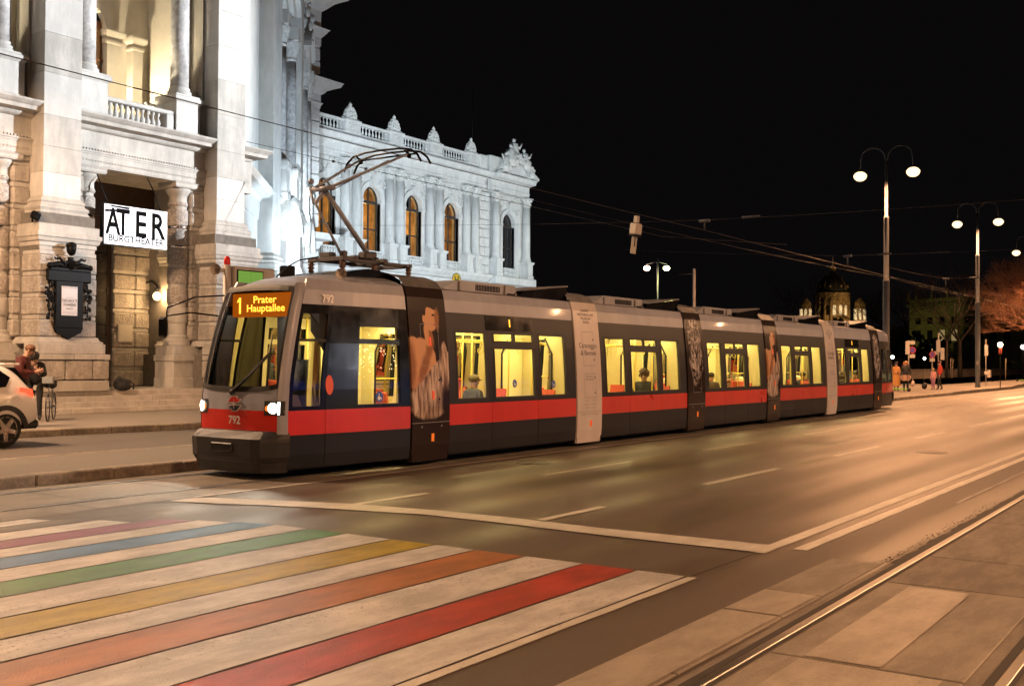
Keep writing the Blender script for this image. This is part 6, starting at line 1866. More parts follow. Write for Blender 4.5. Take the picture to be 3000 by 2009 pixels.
p = cmb(); p.smooth = True; p.M = p.M @ Matrix.Translation((12.60, 14.56, 3.27)) @ Matrix.Rotation(-PI/2, 4, 'Y') @ Matrix.Rotation(.4, 4, 'X'); p.lathe([(.04, -.16), (.045, -.02), (.07, .03), (.10, .10)], (0, 0, 0), 14, cap=False); p.build('horn', mat('horn_pale', (.5, .46, .42), .5, 0), sc_)
hs = thing('stop_sign', 'round yellow-green stop sign with a green H on a pale pointed plate', 'sign', (19.38, 14.6, .15))
p = MB(); p.smooth = True; p.tube([(0, .04, 0), (0, .04, 3.45)], .035, 8); p.build('post', M_SGREY, hs)
p = MB(); p.prism([(-.26, 2.6), (.26, 2.6), (.26, 3.10), (.10, 3.50), (-.10, 3.50), (-.26, 3.10)], -.01, .01, 'y'); p.build('plate', mat('plate_pale', (.6, .56, .52), .5, .04, 4), hs)
def dsk_(r, y, m, n): 
    d = MB(); d.add([(r*math.cos(a), y, 3.38+r*math.sin(a)) for a in [2*PI*k/28 for k in range(28)]], [tuple(range(28))]); d.build(n, m, hs)
dsk_(.165, -.013, mat('stop_green', (.03, .16, .03), .45, 0), 'sign_rim'); dsk_(.145, -.016, mat('stop_yellow', (.62, .60, .04), .45, 0, emis=(.7, .75, .1), es=.25), 'sign_disc')
text('sign_letter', 'H', .24, mat('stop_green', (.03, .16, .03), .45, 0), frame((0, -.019, 3.38), (1, 0, 0), (0, 0, 1)), hs, bold=.006)

# ---------------- distant pavement: sign posts, small lamp, stakes, wall
def sign_post(label, x, y, items, h=3.0):
    t = thing('sign_post', label, 'sign post', (x, y, .146))
    p = MB(); p.smooth = True; p.tube([(0, 0, 0), (0, 0, h)], .035, 8); p.build('post', M_SGREY, t)
    for (dx, z, kind) in items:
        M_ = Matrix.Translation((dx*.82, -dx*.56-.05, z)) @ Matrix.Rotation(R(-56), 4, 'Z')
        if kind == 'signal_back':
            b_ = MB(M_); b_.box(-.12, .12, 0, .12, -.40, .40, .02); b_.build('signal_back', mat('signal_back_pale', (.5, .47, .43), .5, 0), t)
        elif kind == 'round':
            b_ = MB(M_); b_.add([(.21*math.cos(a), -.01, .21*math.sin(a)) for a in [2*PI*k/20 for k in range(20)]], [tuple(range(20))]); b_.build('round_sign', mat('sign_red', (.45, .04, .06), .4, 0), t)
            b_ = MB(M_); b_.add([(.155*math.cos(a), -.016, .155*math.sin(a)) for a in [2*PI*k/20 for k in range(20)]], [tuple(range(20))]); b_.build('sign_centre', mat('sign_violet', (.13, .06, .30), .4, 0), t)
        elif kind == 'plate':
            b_ = MB(M_); b_.box(-.17, .17, -.01, .01, -.11, .11, .01); b_.build('plate', mat('signal_back_pale', (.5, .47, .43), .5, 0), t)
    return t
sign_post('post with pale signal back and round violet no-parking sign behind the woman in black', 68.2, 17.1, [(-.12, 2.55, 'signal_back'), (.22, 2.42, 'round'), (.22, 2.86, 'plate'), (.22, 2.05, 'plate')])
sign_post('tall post with stacked signal backs behind the man in red', 75.4, 17.0, [(-.05, 2.75, 'signal_back'), (.30, 2.25, 'signal_back')], 3.6)
sign_post('post with a round sign and a square plate behind the girl in pink', 75.2, 17.35, [(-.05, 2.2, 'round'), (.32, 2.3, 'plate'), (-.05, 1.85, 'plate')], 2.6)
sign_post('thin post with a plate beside the far tall lamp foot', 85.7, 16.0, [(.0, 2.6, 'signal_back'), (.0, .95, 'plate')], 3.4)
kl = thing('kerb_lamp', 'small bright warm lamp on a thin post with red box, at the kerb end', 'lamp', (80.4, 14.1, .146))
p = MB(); p.smooth = True; p.tube([(0, 0, 0), (0, 0, 2.5)], .03, 8); p.build('post', M_TBK, kl)
p = MB(); p.box(-.10, .10, -.10, .10, 2.3, 2.72, .02); p.build('box', mat('box_red', (.35, .05, .03), .5, 0), kl)
p = MB(); p.smooth = True; p.sphere((0, 0, 2.92), .17, 12, 8); p.build('globe', emit('kerb_glow', (1, .72, .36), 35), kl)
lamp('globe_light', 'POINT', (-.1, -.25, 3.0), 120, WARM, kl, .15)
for x, y, z, c in ((122.8, 32.5, 2.44, 0), (156, 37, 2.46, 0), (119.9, 18.9, 3.47, 1)):
    t = thing('park_globe', ['white globe lamp in the park behind the woman in the camel coat', 'white globe lamp in the park near the girl in pink', 'white globe lamp beside the bare tree trunk'][(0 if x < 130 else 1) if not c else 2], 'lamp', (x, y, 0))
    p = MB(); p.smooth = True; p.tube([(0, 0, 0), (0, 0, z-.1)], .04, 6); p.build('post', M_TBK, t)
    p = MB(); p.smooth = True; p.sphere((0, 0, z), .18 if not c else .22, 10, 8); p.build('globe', emit('park_white', (1, .95, .85), 14), t)
lw = MB(); lw.box(98, 240, 29.2, 29.7, -.1, 1.0, .03); lw.box(98, 240, 29.1, 29.8, 1.0, 1.12, .03)
tag(lw.build('low_wall', mat('low_wall_stone', (.26, .23, .20), .8, .2, 1.5, stains=.3)), 'long low pale wall along the park edge behind the walkers', 'wall')
fe = thing('park_railing', 'dark thin railing above the low park wall', 'fence', (98, 29.4, 1.1))
for k in range(16):
    p = MB(); p.tube([(k*6, 0, 0), (k*6, 0, 1.1)], .03, 5); p.build('post', M_TBK, fe)
for z in (.5, 1.05):
    p = MB(); p.tube([(0, 0, z), (95, 0, z)], .02, 5); p.build('rail', M_TBK, fe)
for k, (x, y, lean) in enumerate(((126.8, 27.3, 0), (129, 27.6, .35), (121.5, 20.8, 0))):
    p = MB(); p.smooth = True; p.tube([(0, 0, 0), (lean*1.0, 0, 2.2)], .06, 6)
    tag(p.build('tree_stake', mat('stake_wood', (.34, .27, .18), .7, .1, 4), None, (x, y, .14)), ['upright wooden tree stake before the low wall', 'leaning wooden tree stake before the low wall', 'upright wooden stake beside the bare tree'][k], 'stake')
ub = MB(); ub.box(-.22, .22, -.12, .12, 0, .55, .03)
tag(ub.build('litter_bin', mat('bin_pale', (.5, .44, .4), .5, .1, 5), None, (86.3, 15.9, .75)), 'pale litter bin hung on the thin post beside the tall lamp', 'bin')
lawn = MB(); lawn.add([(88, 19.5, .15), (300, 22, .15), (300, 29, .15), (90, 29, .15)], [(0, 1, 2, 3)])
tag(lawn.build('lawn', mat('night_grass', (.05, .055, .022), .9, .4, 2, bump=.6, bscale=60)), kind='structure')

# ---------------- trees
def bare_tree(name, label, loc, h, seed, spread=1.0, levels=5, m=None, trunk_r=.22, group=None, first=.32, dense=0):
    t = thing(name, label, 'tree', loc, 0, group)
    r_ = random.Random(seed)
    tk = MB(); tk.smooth = True
    cr = MB(); cr.smooth = False
    base = Vector((0, 0, 0)); top = Vector((r_.uniform(-.2, .2), r_.uniform(-.2, .2), h*first))
    tk.tube([base, base.lerp(top, .5)+Vector((.05, .03, 0)), top], [trunk_r, trunk_r*.8, trunk_r*.65], 8)
    def grow(p, d, L_, r, lev):
        n_ = 3
        pts_ = [p]; q = p; dd = d
        for k in range(n_):
            dd = (dd+Vector((r_.gauss(0, .14), r_.gauss(0, .14), r_.gauss(.03, .08)))).normalized()
            q = q+dd*L_/n_; pts_.append(q)
        (tk if lev <= 1 else cr).tube(pts_, [r*(1-.45*k/n_) for k in range(n_+1)], 5 if lev <= 1 else 3, cap=False)
        if lev >= levels: return
        nb = (3 if lev < 2 else r_.choice((3, 4)) if lev < levels-1 else 3)+(dense if lev >= 2 else 0)
        for k in range(nb):
            a = pts_[-1] if k == 0 else pts_[-1-(k % 2)]
            ax = Vector((r_.gauss(0, 1), r_.gauss(0, 1), r_.gauss(0, .6))).normalized()
            nd = (dd+ax*(.75 if k else .4)*spread).normalized()
            if nd.z < -.2: nd.z *= .3
            grow(a, nd, L_*r_.uniform(.62, .82), max(.006, r*.55), lev+1)
    for k in range(4):
        a = 2*PI*k/4+r_.uniform(-.5, .5)
        grow(top, Vector((math.cos(a)*.75*spread, math.sin(a)*.75*spread, .9)).normalized(), h*.26, trunk_r*.5, 1)
    mm = m or mat('bark', (.17, .105, .065), .8, .3, 8)
    tk.build('trunk', mm, t, fixn=False)
    cr.build('crown', mm, t, fixn=False)
    return t
M_BARKD = mat('bark_unlit', (.05, .04, .03), .8, .3, 8)  # shade of the unlit park put into the bark colour
M_BARK2 = mat('bark_pale', (.26, .20, .10), .8, .3, 8)
bt = bare_tree('bare_tree', 'bare winter tree with dense orange-lit twigs beside the road', (122, 18.1, .15), 13.5, 4, 1.25, 6, mat('bark_lit', (.40, .20, .11), .8, .3, 8), .26, None, .28, 2)  # orange lamp light put into this tree's bark colour
bare_tree('bare_tree', 'dark bare tree with a slim trunk before the low wall', (128, 28.0, .15), 13, 9, 1.0, 5, M_BARKD, .2)
bare_tree('bare_tree', 'dark bare tree with a thick trunk before the low wall', (134, 27.8, .15), 13, 12, 1.0, 5, M_BARKD, .3)
bare_tree('bare_tree', 'dark bare tree spreading in front of the domed museum', (150, 52, 0), 15, 15, 1.1, 5, mat('bark_unlit', (.05, .04, .03), .8, .3, 8), .3)
bare_tree('bare_tree', 'dark bare tree beside the palace in the park', (175, 45, 0), 15, 17, 1.1, 5, mat('bark_unlit', (.05, .04, .03), .8, .3, 8), .3)
bare_tree('bare_tree', 'dark bare tree between museum and palace', (160, 44, 0), 14, 19, 1.1, 5, mat('bark_unlit', (.05, .04, .03), .8, .3, 8), .3)
# dark hedge mass of the park
hd = MB(); rr3 = random.Random(8)
for k in range(2600):
    x = rr3.uniform(120, 260); y = 48+(x-120)*.06+rr3.uniform(-2, 2)
    z = rr3.uniform(0, 1)**.8*(5.5+1.8*math.sin(x*.21)+1.0*math.sin(x*.53))
    s_ = rr3.uniform(.25, .6)
    a, b = rr3.uniform(0, PI), rr3.uniform(-.6, .6)
    u, v = Vector((math.cos(a), math.sin(a), b))*s_, Vector((-math.sin(a)*b, math.cos(a)*b, 1)).normalized()*s_
    c = Vector((x, y, z)); hd.add([c-u, c-v, c+u, c+v], [(0, 1, 2, 3)])
tag(hd.build('park_thicket', mat('dark_leaves', (.035, .04, .02), .8, .3, 1), fixn=False), 'dark mass of park shrubs far behind the tram tail', 'shrubs', kind='stuff')

# ---------------- far domed museum
MU = Vector((317, 101, 0))
mu = thing('domed_museum', 'distant domed stone museum with lit drum windows and small side turrets', 'building', MU, R(18))
M_MUS = mat('museum_stone', (.42, .30, .16), .8, .25, .5)
M_DOME = mat('dome_slate', (.05, .055, .055), .5, .2, .5)
M_LITW = emit('lit_window', (1.0, .70, .34), 1.0)
b_ = MB(); b_.lathe([(5.6, 0), (5.6, 12), (4.6, 12.1), (4.6, 20.7), (4.9, 20.9), (4.9, 21.6), (5.0, 22.1), (4.4, 22.3)], (0, 0, 0), 16); b_.build('drum', M_MUS, mu)
b_ = MB(); b_.smooth = True; b_.lathe([(4.45, 22.2), (4.3, 23.4), (3.8, 25), (2.9, 26.4), (1.6, 27.3), (.9, 27.6)], (0, 0, 0), 24); b_.build('dome', M_DOME, mu)
for k in range(8):
    a = k*PI/4+.2; b_ = MB(); b_.smooth = True; b_.tube([(r_*math.cos(a), r_*math.sin(a), z) for r_, z in ((4.5, 22.3), (4.38, 23.4), (3.88, 25), (2.98, 26.4), (1.7, 27.3))], .10, 5); b_.build('dome_rib', M_MUS, mu)
    a2 = a+PI/8; b_ = MB(); b_.sphere((4.2*math.cos(a2), 4.2*math.sin(a2), 24.0), (.35, .35, .5), 8, 6); b_.build('oculus', M_MUS, mu)
b_ = MB(); b_.lathe([(1.0, 27.5), (.9, 27.9), (.8, 29.2), (1.0, 29.3), (.5, 29.9), (.15, 30.3), (.12, 32.2), (.02, 33)], (0, 0, 0), 10); b_.build('lantern', M_MUS, mu)
for k in range(16):
    a = k*PI/8+.1
    b_ = MB(Matrix.Rotation(a, 4, 'Z')); lit = k in (9, 10, 8)
    n_ = 8; arc = [(-.45, 15.6), (.45, 15.6)]+[(.45*math.cos(PI*q/n_), 18.0+.45*math.sin(PI*q/n_)) for q in range(n_+1)]
    b_.prism(arc, 4.5, 4.66, 'x'); b_.build('window', M_LITW if lit else M_WGLD, mu)
    p_ = MB(Matrix.Rotation(a+PI/16, 4, 'Z')); p_.box(4.5, 4.9, -.22, .22, 12.2, 20.7); p_.build('pilaster', M_MUS, mu)
for sg in (-1, 1):
    t_ = Vector((0, sg*7.6, 0))
    b_ = MB(Matrix.Translation(t_)); b_.lathe([(1.8, 0), (1.8, 13), (1.6, 13.1), (1.6, 18.6), (1.8, 18.7), (1.5, 19.4), (.5, 20.6)], (0, 0, 0), 10); b_.build('turret', M_MUS, mu)
    for k in range(8):
        a = k*PI/4; b_ = MB(Matrix.Translation(t_) @ Matrix.Rotation(a, 4, 'Z')); b_.prism([(-.35, 14.2), (.35, 14.2), (.35, 17.0), (.2, 17.5), (-.2, 17.5), (-.35, 17.0)], 1.5, 1.66, 'x'); b_.build('window', M_LITW, mu)
b_ = MB(); b_.box(-12, 12, -30, 30, 0, 12, .1); b_.build('body', M_MUS, mu)
lamp('roof_light', 'SPOT', (-14, -6, 12.5), 3600, (1, .62, .24), mu, .5, target=(317, 101, 19), angle=80)
# ---------------- far palace
pa = thing('far_palace', 'distant yellowish floodlit palace corner with statues along its roof', 'building', (258, 64.6, 0), R(-30))
M_PAL = mat('palace_stone', (.36, .33, .12), .8, .2, .4)
b_ = MB(); b_.box(0, 40, -30, 0, 0, 14.6, .1); b_.build('wall', M_PAL, pa)
M_PB = MB(); M_PB.box(-.5, 40.5, -30.5, .5, 14.6, 15.2, .1); M_PB.build('cornice', M_PAL, pa)
b_ = MB(); b_.box(0, 40, -.4, 0, 15.2, 16.3); b_.box(0, .4, -30, -.4, 15.2, 16.3); b_.build('parapet', M_PAL, pa)
for k in range(7):
    for f_ in (0, 1):
        s_ = MB(); s_.smooth = True; 
        c = (.2+k*4.5, .2, 16.3) if f_ == 0 else (.2, -2-k*4.5, 16.3)
        s_.tube([c, (c[0], c[1], 17.2), (c[0]+.05, c[1], 17.9)], [.32, .25, .12], 6); s_.sphere((c[0], c[1], 18.1), .16, 6, 5); s_.build('statue', M_PAL, pa)
for k in range(8):
    for z in (10.6, 6.8):
        b_ = MB(); b_.box(-.06, 0.02, -3.5-k*3.4, -2-k*3.4, z, z+(1.5 if z > 9 else 2.4)); b_.build('window', M_WGLD if z > 9 or k not in (2, 3) else emit('palace_lit', (1, .7, .3), .25), pa)
        b_ = MB(); b_.box(-.14, -.07, -3.8-k*3.4, -1.7-k*3.4, z+(1.6 if z > 9 else 2.5), z+(1.9 if z > 9 else 2.8)); b_.build('window_hood', M_PAL, pa)
        b_ = MB(); b_.box(2+k*4, 3.5+k*4, -.02, .06, z, z+(1.5 if z > 9 else 2.4)); b_.build('window', M_WGLD, pa)
lamp('palace_flood', 'SPOT', (-22, -6, 4), 1600, (1, .9, .35), pa, .5, target=(257, 60, 13), angle=60)

# ---------------- white car
car = thing('white_car', 'white compact sport utility car parked at the kerb, seen from its rear corner', 'car', (10.6, 20.92, 0))
CV = Vector((10.6, 20.92, 0))
def kmb(): return MB(Matrix.Translation(-CV))
M_CAR = mat('car_white', (.80, .78, .77), .22, .03, 1, coat=.8)
M_CBL = mat('car_black_trim', (.012, .012, .012), .5, 0)
M_CGL = mat('car_glass', (.006, .006, .008), .04, 0, spec=.6)
ST = [  # x, half width low, z bottom, z belt, half width belt, z top, half width top
    (8.30, .70, .38, .70, .72, .74, .60), (8.45, .86, .28, .80, .86, .92, .70), (8.9, .915, .26, .88, .90, 1.00, .74), (9.55, .92, .26, .98, .90, 1.10, .74), (9.75, .92, .26, 1.0, .905, 1.22, .72),
    (10.35, .92, .26, 1.02, .91, 1.60, .62), (11.1, .92, .26, 1.05, .91, 1.66, .62), (11.9, .92, .27, 1.08, .905, 1.645, .62), (12.40, .915, .32, 1.12, .89, 1.60, .60), (12.62, .89, .40, 1.12, .86, 1.30, .66), (12.78, .84, .45, 1.06, .80, 1.12, .68), (12.84, .78, .50, .80, .74, .84, .62)]
rows = []
for x, hl, zb, zbe, hb_, zt, ht in ST:
    row = [(-hl*.9, zb), (-hl, zb+.12), (-hl-.005, (zb+zbe)*.55), (-hb_, zbe), (-ht-.02, zt-.06), (-ht*.8, zt), (0, zt+.02), (ht*.8, zt), (ht+.02, zt-.06), (hb_, zbe), (hl+.005, (zb+zbe)*.55), (hl, zb+.12), (hl*.9, zb), (0, zb)]
    rows.append([(x, 20.92+y, z) for y, z in row]+[(x, 20.92+row[0][0], row[0][1])])
b_ = kmb(); b_.smooth = True; b_.grid(rows)
b_.add(rows[-1][:-1], [tuple(range(len(rows[-1])-1))]); b_.add(rows[0][:-1], [tuple(range(len(rows[0])-1))])
body = b_.build('body', M_CAR, car)
md = body.modifiers.new('smooth', 'SUBSURF'); md.levels = 1; md.render_levels = 2
for sg in (-1, 1):
    Ys = lambda z, o=.012: 20.92+sg*(.912-(max(0, z-1.05))/.55*.285+o)
    for pts_ in ([(9.9, 1.10), (10.35, 1.50), (10.62, 1.54), (10.62, 1.10)], [(10.68, 1.10), (10.68, 1.55), (11.45, 1.56), (11.45, 1.12)], [(11.52, 1.13), (11.52, 1.56), (12.05, 1.53), (12.26, 1.36), (12.12, 1.18)]):
        g_ = kmb(); g_.add([(x, Ys(z), z) for x, z in pts_], [tuple(range(len(pts_)))]); g_.build('side_window', M_CGL, car)
    # wheel arches, wheels
    for xc in (9.35, 12.10-.02):
        a_ = kmb(); n_ = 14
        outer = [(xc+.47*math.cos(PI*k/n_), .36+.47*math.sin(PI*k/n_)) for k in range(n_+1)]; inner = [(xc+.37*math.cos(PI*k/n_), .36+.37*math.sin(PI*k/n_)) for k in range(n_+1)]
        a_.grid([[(x, 20.92+sg*.942, z) for x, z in outer], [(x, 20.92+sg*.946, z) for x, z in inner]])
        a_.grid([[(x, 20.92+sg*.946, z) for x, z in inner], [(x, 20.92+sg*.60, z) for x, z in inner]]); a_.build('wheel_arch', M_CBL, car)
        w_ = kmb(); w_.smooth = True; w_.M = w_.M @ Matrix.Translation((xc, 20.92+sg*.80, .355)) @ Matrix.Rotation(PI/2*sg, 4, 'X')
        w_.lathe([(.22, .10), (.31, .12), (.345, .08), (.355, 0), (.345, -.1), (.30, -.12)], (0, 0, 0), 28); wo_ = w_.build('wheel', mat('tyre', (.018, .017, .016), .8, .1, 20), car)
        r_ = kmb(); r_.smooth = False; r_.M = r_.M @ Matrix.Translation((xc, 20.92+sg*.80, .355)) @ Matrix.Rotation(PI/2*sg, 4, 'X')
        r_.lathe([(.235, -.15), (.25, -.13), (.23, -.11), (.20, -.05)], (0, 0, 0), 28, cap=False)
        for k in range(5):
            a = 2*PI*k/5+.3; c, s = math.cos(a), math.sin(a)
            r_.add([(.05*-s+.03*c, .05*c+.03*s, -.135), (-.05*-s+.03*c, -.05*c+.03*s, -.135), (.23*c+.035*s, .23*s-.035*c, -.145), (.23*c-.035*s, .23*s+.035*c, -.145), (.05*-s+.03*c, .05*c+.03*s, -.09), (-.05*-s+.03*c, -.05*c+.03*s, -.09), (.23*c+.035*s, .23*s-.035*c, -.10), (.23*c-.035*s, .23*s+.035*c, -.10)], [(0, 1, 2, 3), (0, 3, 7, 4), (1, 5, 6, 2), (3, 2, 6, 7)])
        r_.lathe([(.05, -.145), (.06, -.12), (.06, -.08)], (0, 0, 0), 14)
        r_.build('rim', mat('alloy', (.62, .56, .50), .28, .05, 5, metal=.8), wo_)
    t_ = kmb(); t_.smooth = True
    t_.add([(12.36, 20.92+sg*.925, 1.17), (12.66, 20.92+sg*.885, 1.13), (12.70, 20.92+sg*.86, 1.00), (12.68, 20.92+sg*.87, .97), (12.50, 20.92+sg*.918, 1.07), (12.37, 20.92+sg*.93, 1.09)], [(0, 1, 2, 3, 4, 5)])
    t_.add([(12.66, 20.92+sg*.885, 1.13), (12.80, 20.92+sg*.62, 1.12), (12.82, 20.92+sg*.62, .98), (12.70, 20.92+sg*.86, 1.00)], [(0, 1, 2, 3)])
    t_.build('tail_lamp', mat('car_tail_red', (.55, .03, .02), .2, 0, emis=(1, .08, .03), es=1.6, coat=.5), car)
    f_ = kmb(); f_.add([(x, 20.92+sg*.924, z) for x, z in [(12.30+.11*math.cos(2*PI*k/20), .90+.11*math.sin(2*PI*k/20)) for k in range(20)]], [tuple(range(20))]) if sg < 0 else None
    if sg < 0: f_.build('fuel_flap', M_CAR, car)
    h_ = kmb(); h_.box(8.36, 8.6, 20.92+sg*.62-.16, 20.92+sg*.62+.16, .72, .84, .03); h_.build('headlamp', M_CGL, car)
b_ = kmb(); b_.box(12.5, 12.87, 20.10, 21.74, .34, .52, .05); b_.build('rear_bumper_trim', M_CBL, car)
b_ = kmb(); b_.box(12.25, 12.58, 20.35, 21.49, 1.595, 1.64, .015); b_.build('roof_spoiler', M_CAR, car)
b_ = kmb(); b_.add([(12.50, 20.38, 1.55), (12.50, 21.46, 1.55), (12.74, 21.56, 1.18), (12.74, 20.28, 1.18)], [(0, 1, 2, 3)]); b_.build('rear_window', M_CGL, car)
b_ = kmb(); b_.box(12.86, 12.875, 20.65, 21.19, .80, .92); b_.build('number_plate', mat('plate_white', (.7, .7, .68), .4, 0), car)
b_ = kmb(); b_.add([(9.62, 20.25, 1.12), (9.62, 21.59, 1.12), (10.30, 21.48, 1.58), (10.30, 20.36, 1.58)], [(0, 1, 2, 3)]); b_.build('windscreen', M_CGL, car)

# ---------------- bicycle held between the two people
bk_ = thing('bicycle', 'city bicycle standing on the pavement before the woman', 'bicycle', (16.58, 25.42, .15), R(229))
M_BK = mat('bike_frame', (.22, .24, .26), .35, .05, 5, metal=.4)
for x in (.52, -.52):
    w_ = MB(); w_.smooth = True; w_.tube([(x+.335*math.cos(a), 0, .345+.335*math.sin(a)) for a in [2*PI*k/28 for k in range(28)]], .018, 6, closed=True)
    wo_ = w_.build('wheel', mat('tyre', (.018, .017, .016), .8), bk_)
    s_ = MB()
    for k in range(16):
        a = 2*PI*k/16; s_.tube([(x, .0, .345), (x+.32*math.cos(a), 0, .345+.32*math.sin(a))], .0022, 3)
    s_.tube([(x, -.04, .345), (x, .04, .345)], .025, 8); so = s_.build('spokes', M_CHROME, wo_); so['kind'] = 'stuff'
    f_ = MB(); f_.smooth = True; f_.tube([(x+.37*math.cos(a), 0, .345+.37*math.sin(a)) for a in [PI*(.15+.75*k/10) for k in range(11)]], .016, 5); f_.build('mudguard', M_BK, bk_)
f_ = MB(); f_.smooth = True
f_.tube([(-.52, .06, .345), (-.12, .04, .33)], .012, 6); f_.tube([(-.12, 0, .33), (.36, 0, .62)], .018, 7); f_.tube([(-.12, 0, .33), (-.25, 0, .88)], .017, 7); f_.tube([(.36, 0, .62), (.30, 0, .98)], .018, 7); f_.tube([(.36, 0, .62), (.44, .05, .45), (.52, .05, .345)], .012, 6); f_.tube([(-.22, 0, .75), (.33, 0, .70)], .014, 6); f_.tube([(-.52, .05, .345), (-.22, 0, .76)], .010, 6)
f_.build('frame', M_BK, bk_)
h_ = MB(); h_.smooth = True; h_.tube([(.30, 0, .98), (.34, 0, 1.08)], .014, 6); h_.tube([(.12, -.28, 1.10), (.30, -.2, 1.10), (.36, 0, 1.10), (.30, .2, 1.10), (.12, .28, 1.10)], .012, 6); h_.build('handlebar', M_CHROME, bk_)
s_ = MB(); s_.smooth = True; s_.sphere((-.27, 0, .93), (.14, .085, .045), 10, 6); s_.build('saddle', M_TBK, bk_)
for sg in (-1, 1):
    p_ = MB(); p_.smooth = True; p_.tube([(-.12, sg*.06, .33), (-.12+sg*.12, sg*.07, .33-sg*.12), (-.12+sg*.12, sg*.16, .33-sg*.12)], .010, 5); p_.build('crank', M_CHROME, bk_)
p_ = MB(); p_.box(.40, .62, -.13, .13, .95, 1.12, .02); p_.build('front_bag', mat('bag_grey', (.25, .27, .28), .7, .2, 20), bk_)
# backpack on the landing
bp = MB(); bp.smooth = True
bp.tube([(-.24, 0, .16), (-.05, 0, .17), (.12, 0, .16), (.26, 0, .10)], [.13, .20, .19, .09], 10); bp.sphere((.02, -.14, .15), (.17, .10, .13), 12, 8); bp.sphere((-.16, -.02, .27), (.13, .12, .10), 10, 8); bp.tube([(.16, -.1, .30), (.32, -.14, .16), (.30, -.14, .02)], .018, 6); bp.tube([(-.2, .0, .36), (-.12, 0, .42), (-.04, 0, .36)], .014, 6)
tag(bp.build('backpack', mat('backpack_black', (.014, .014, .016), .75, .3, 14, bump=.6, bscale=12), None, (21.15, 28.72, .775)), 'black backpack left on the theatre steps', 'bag')
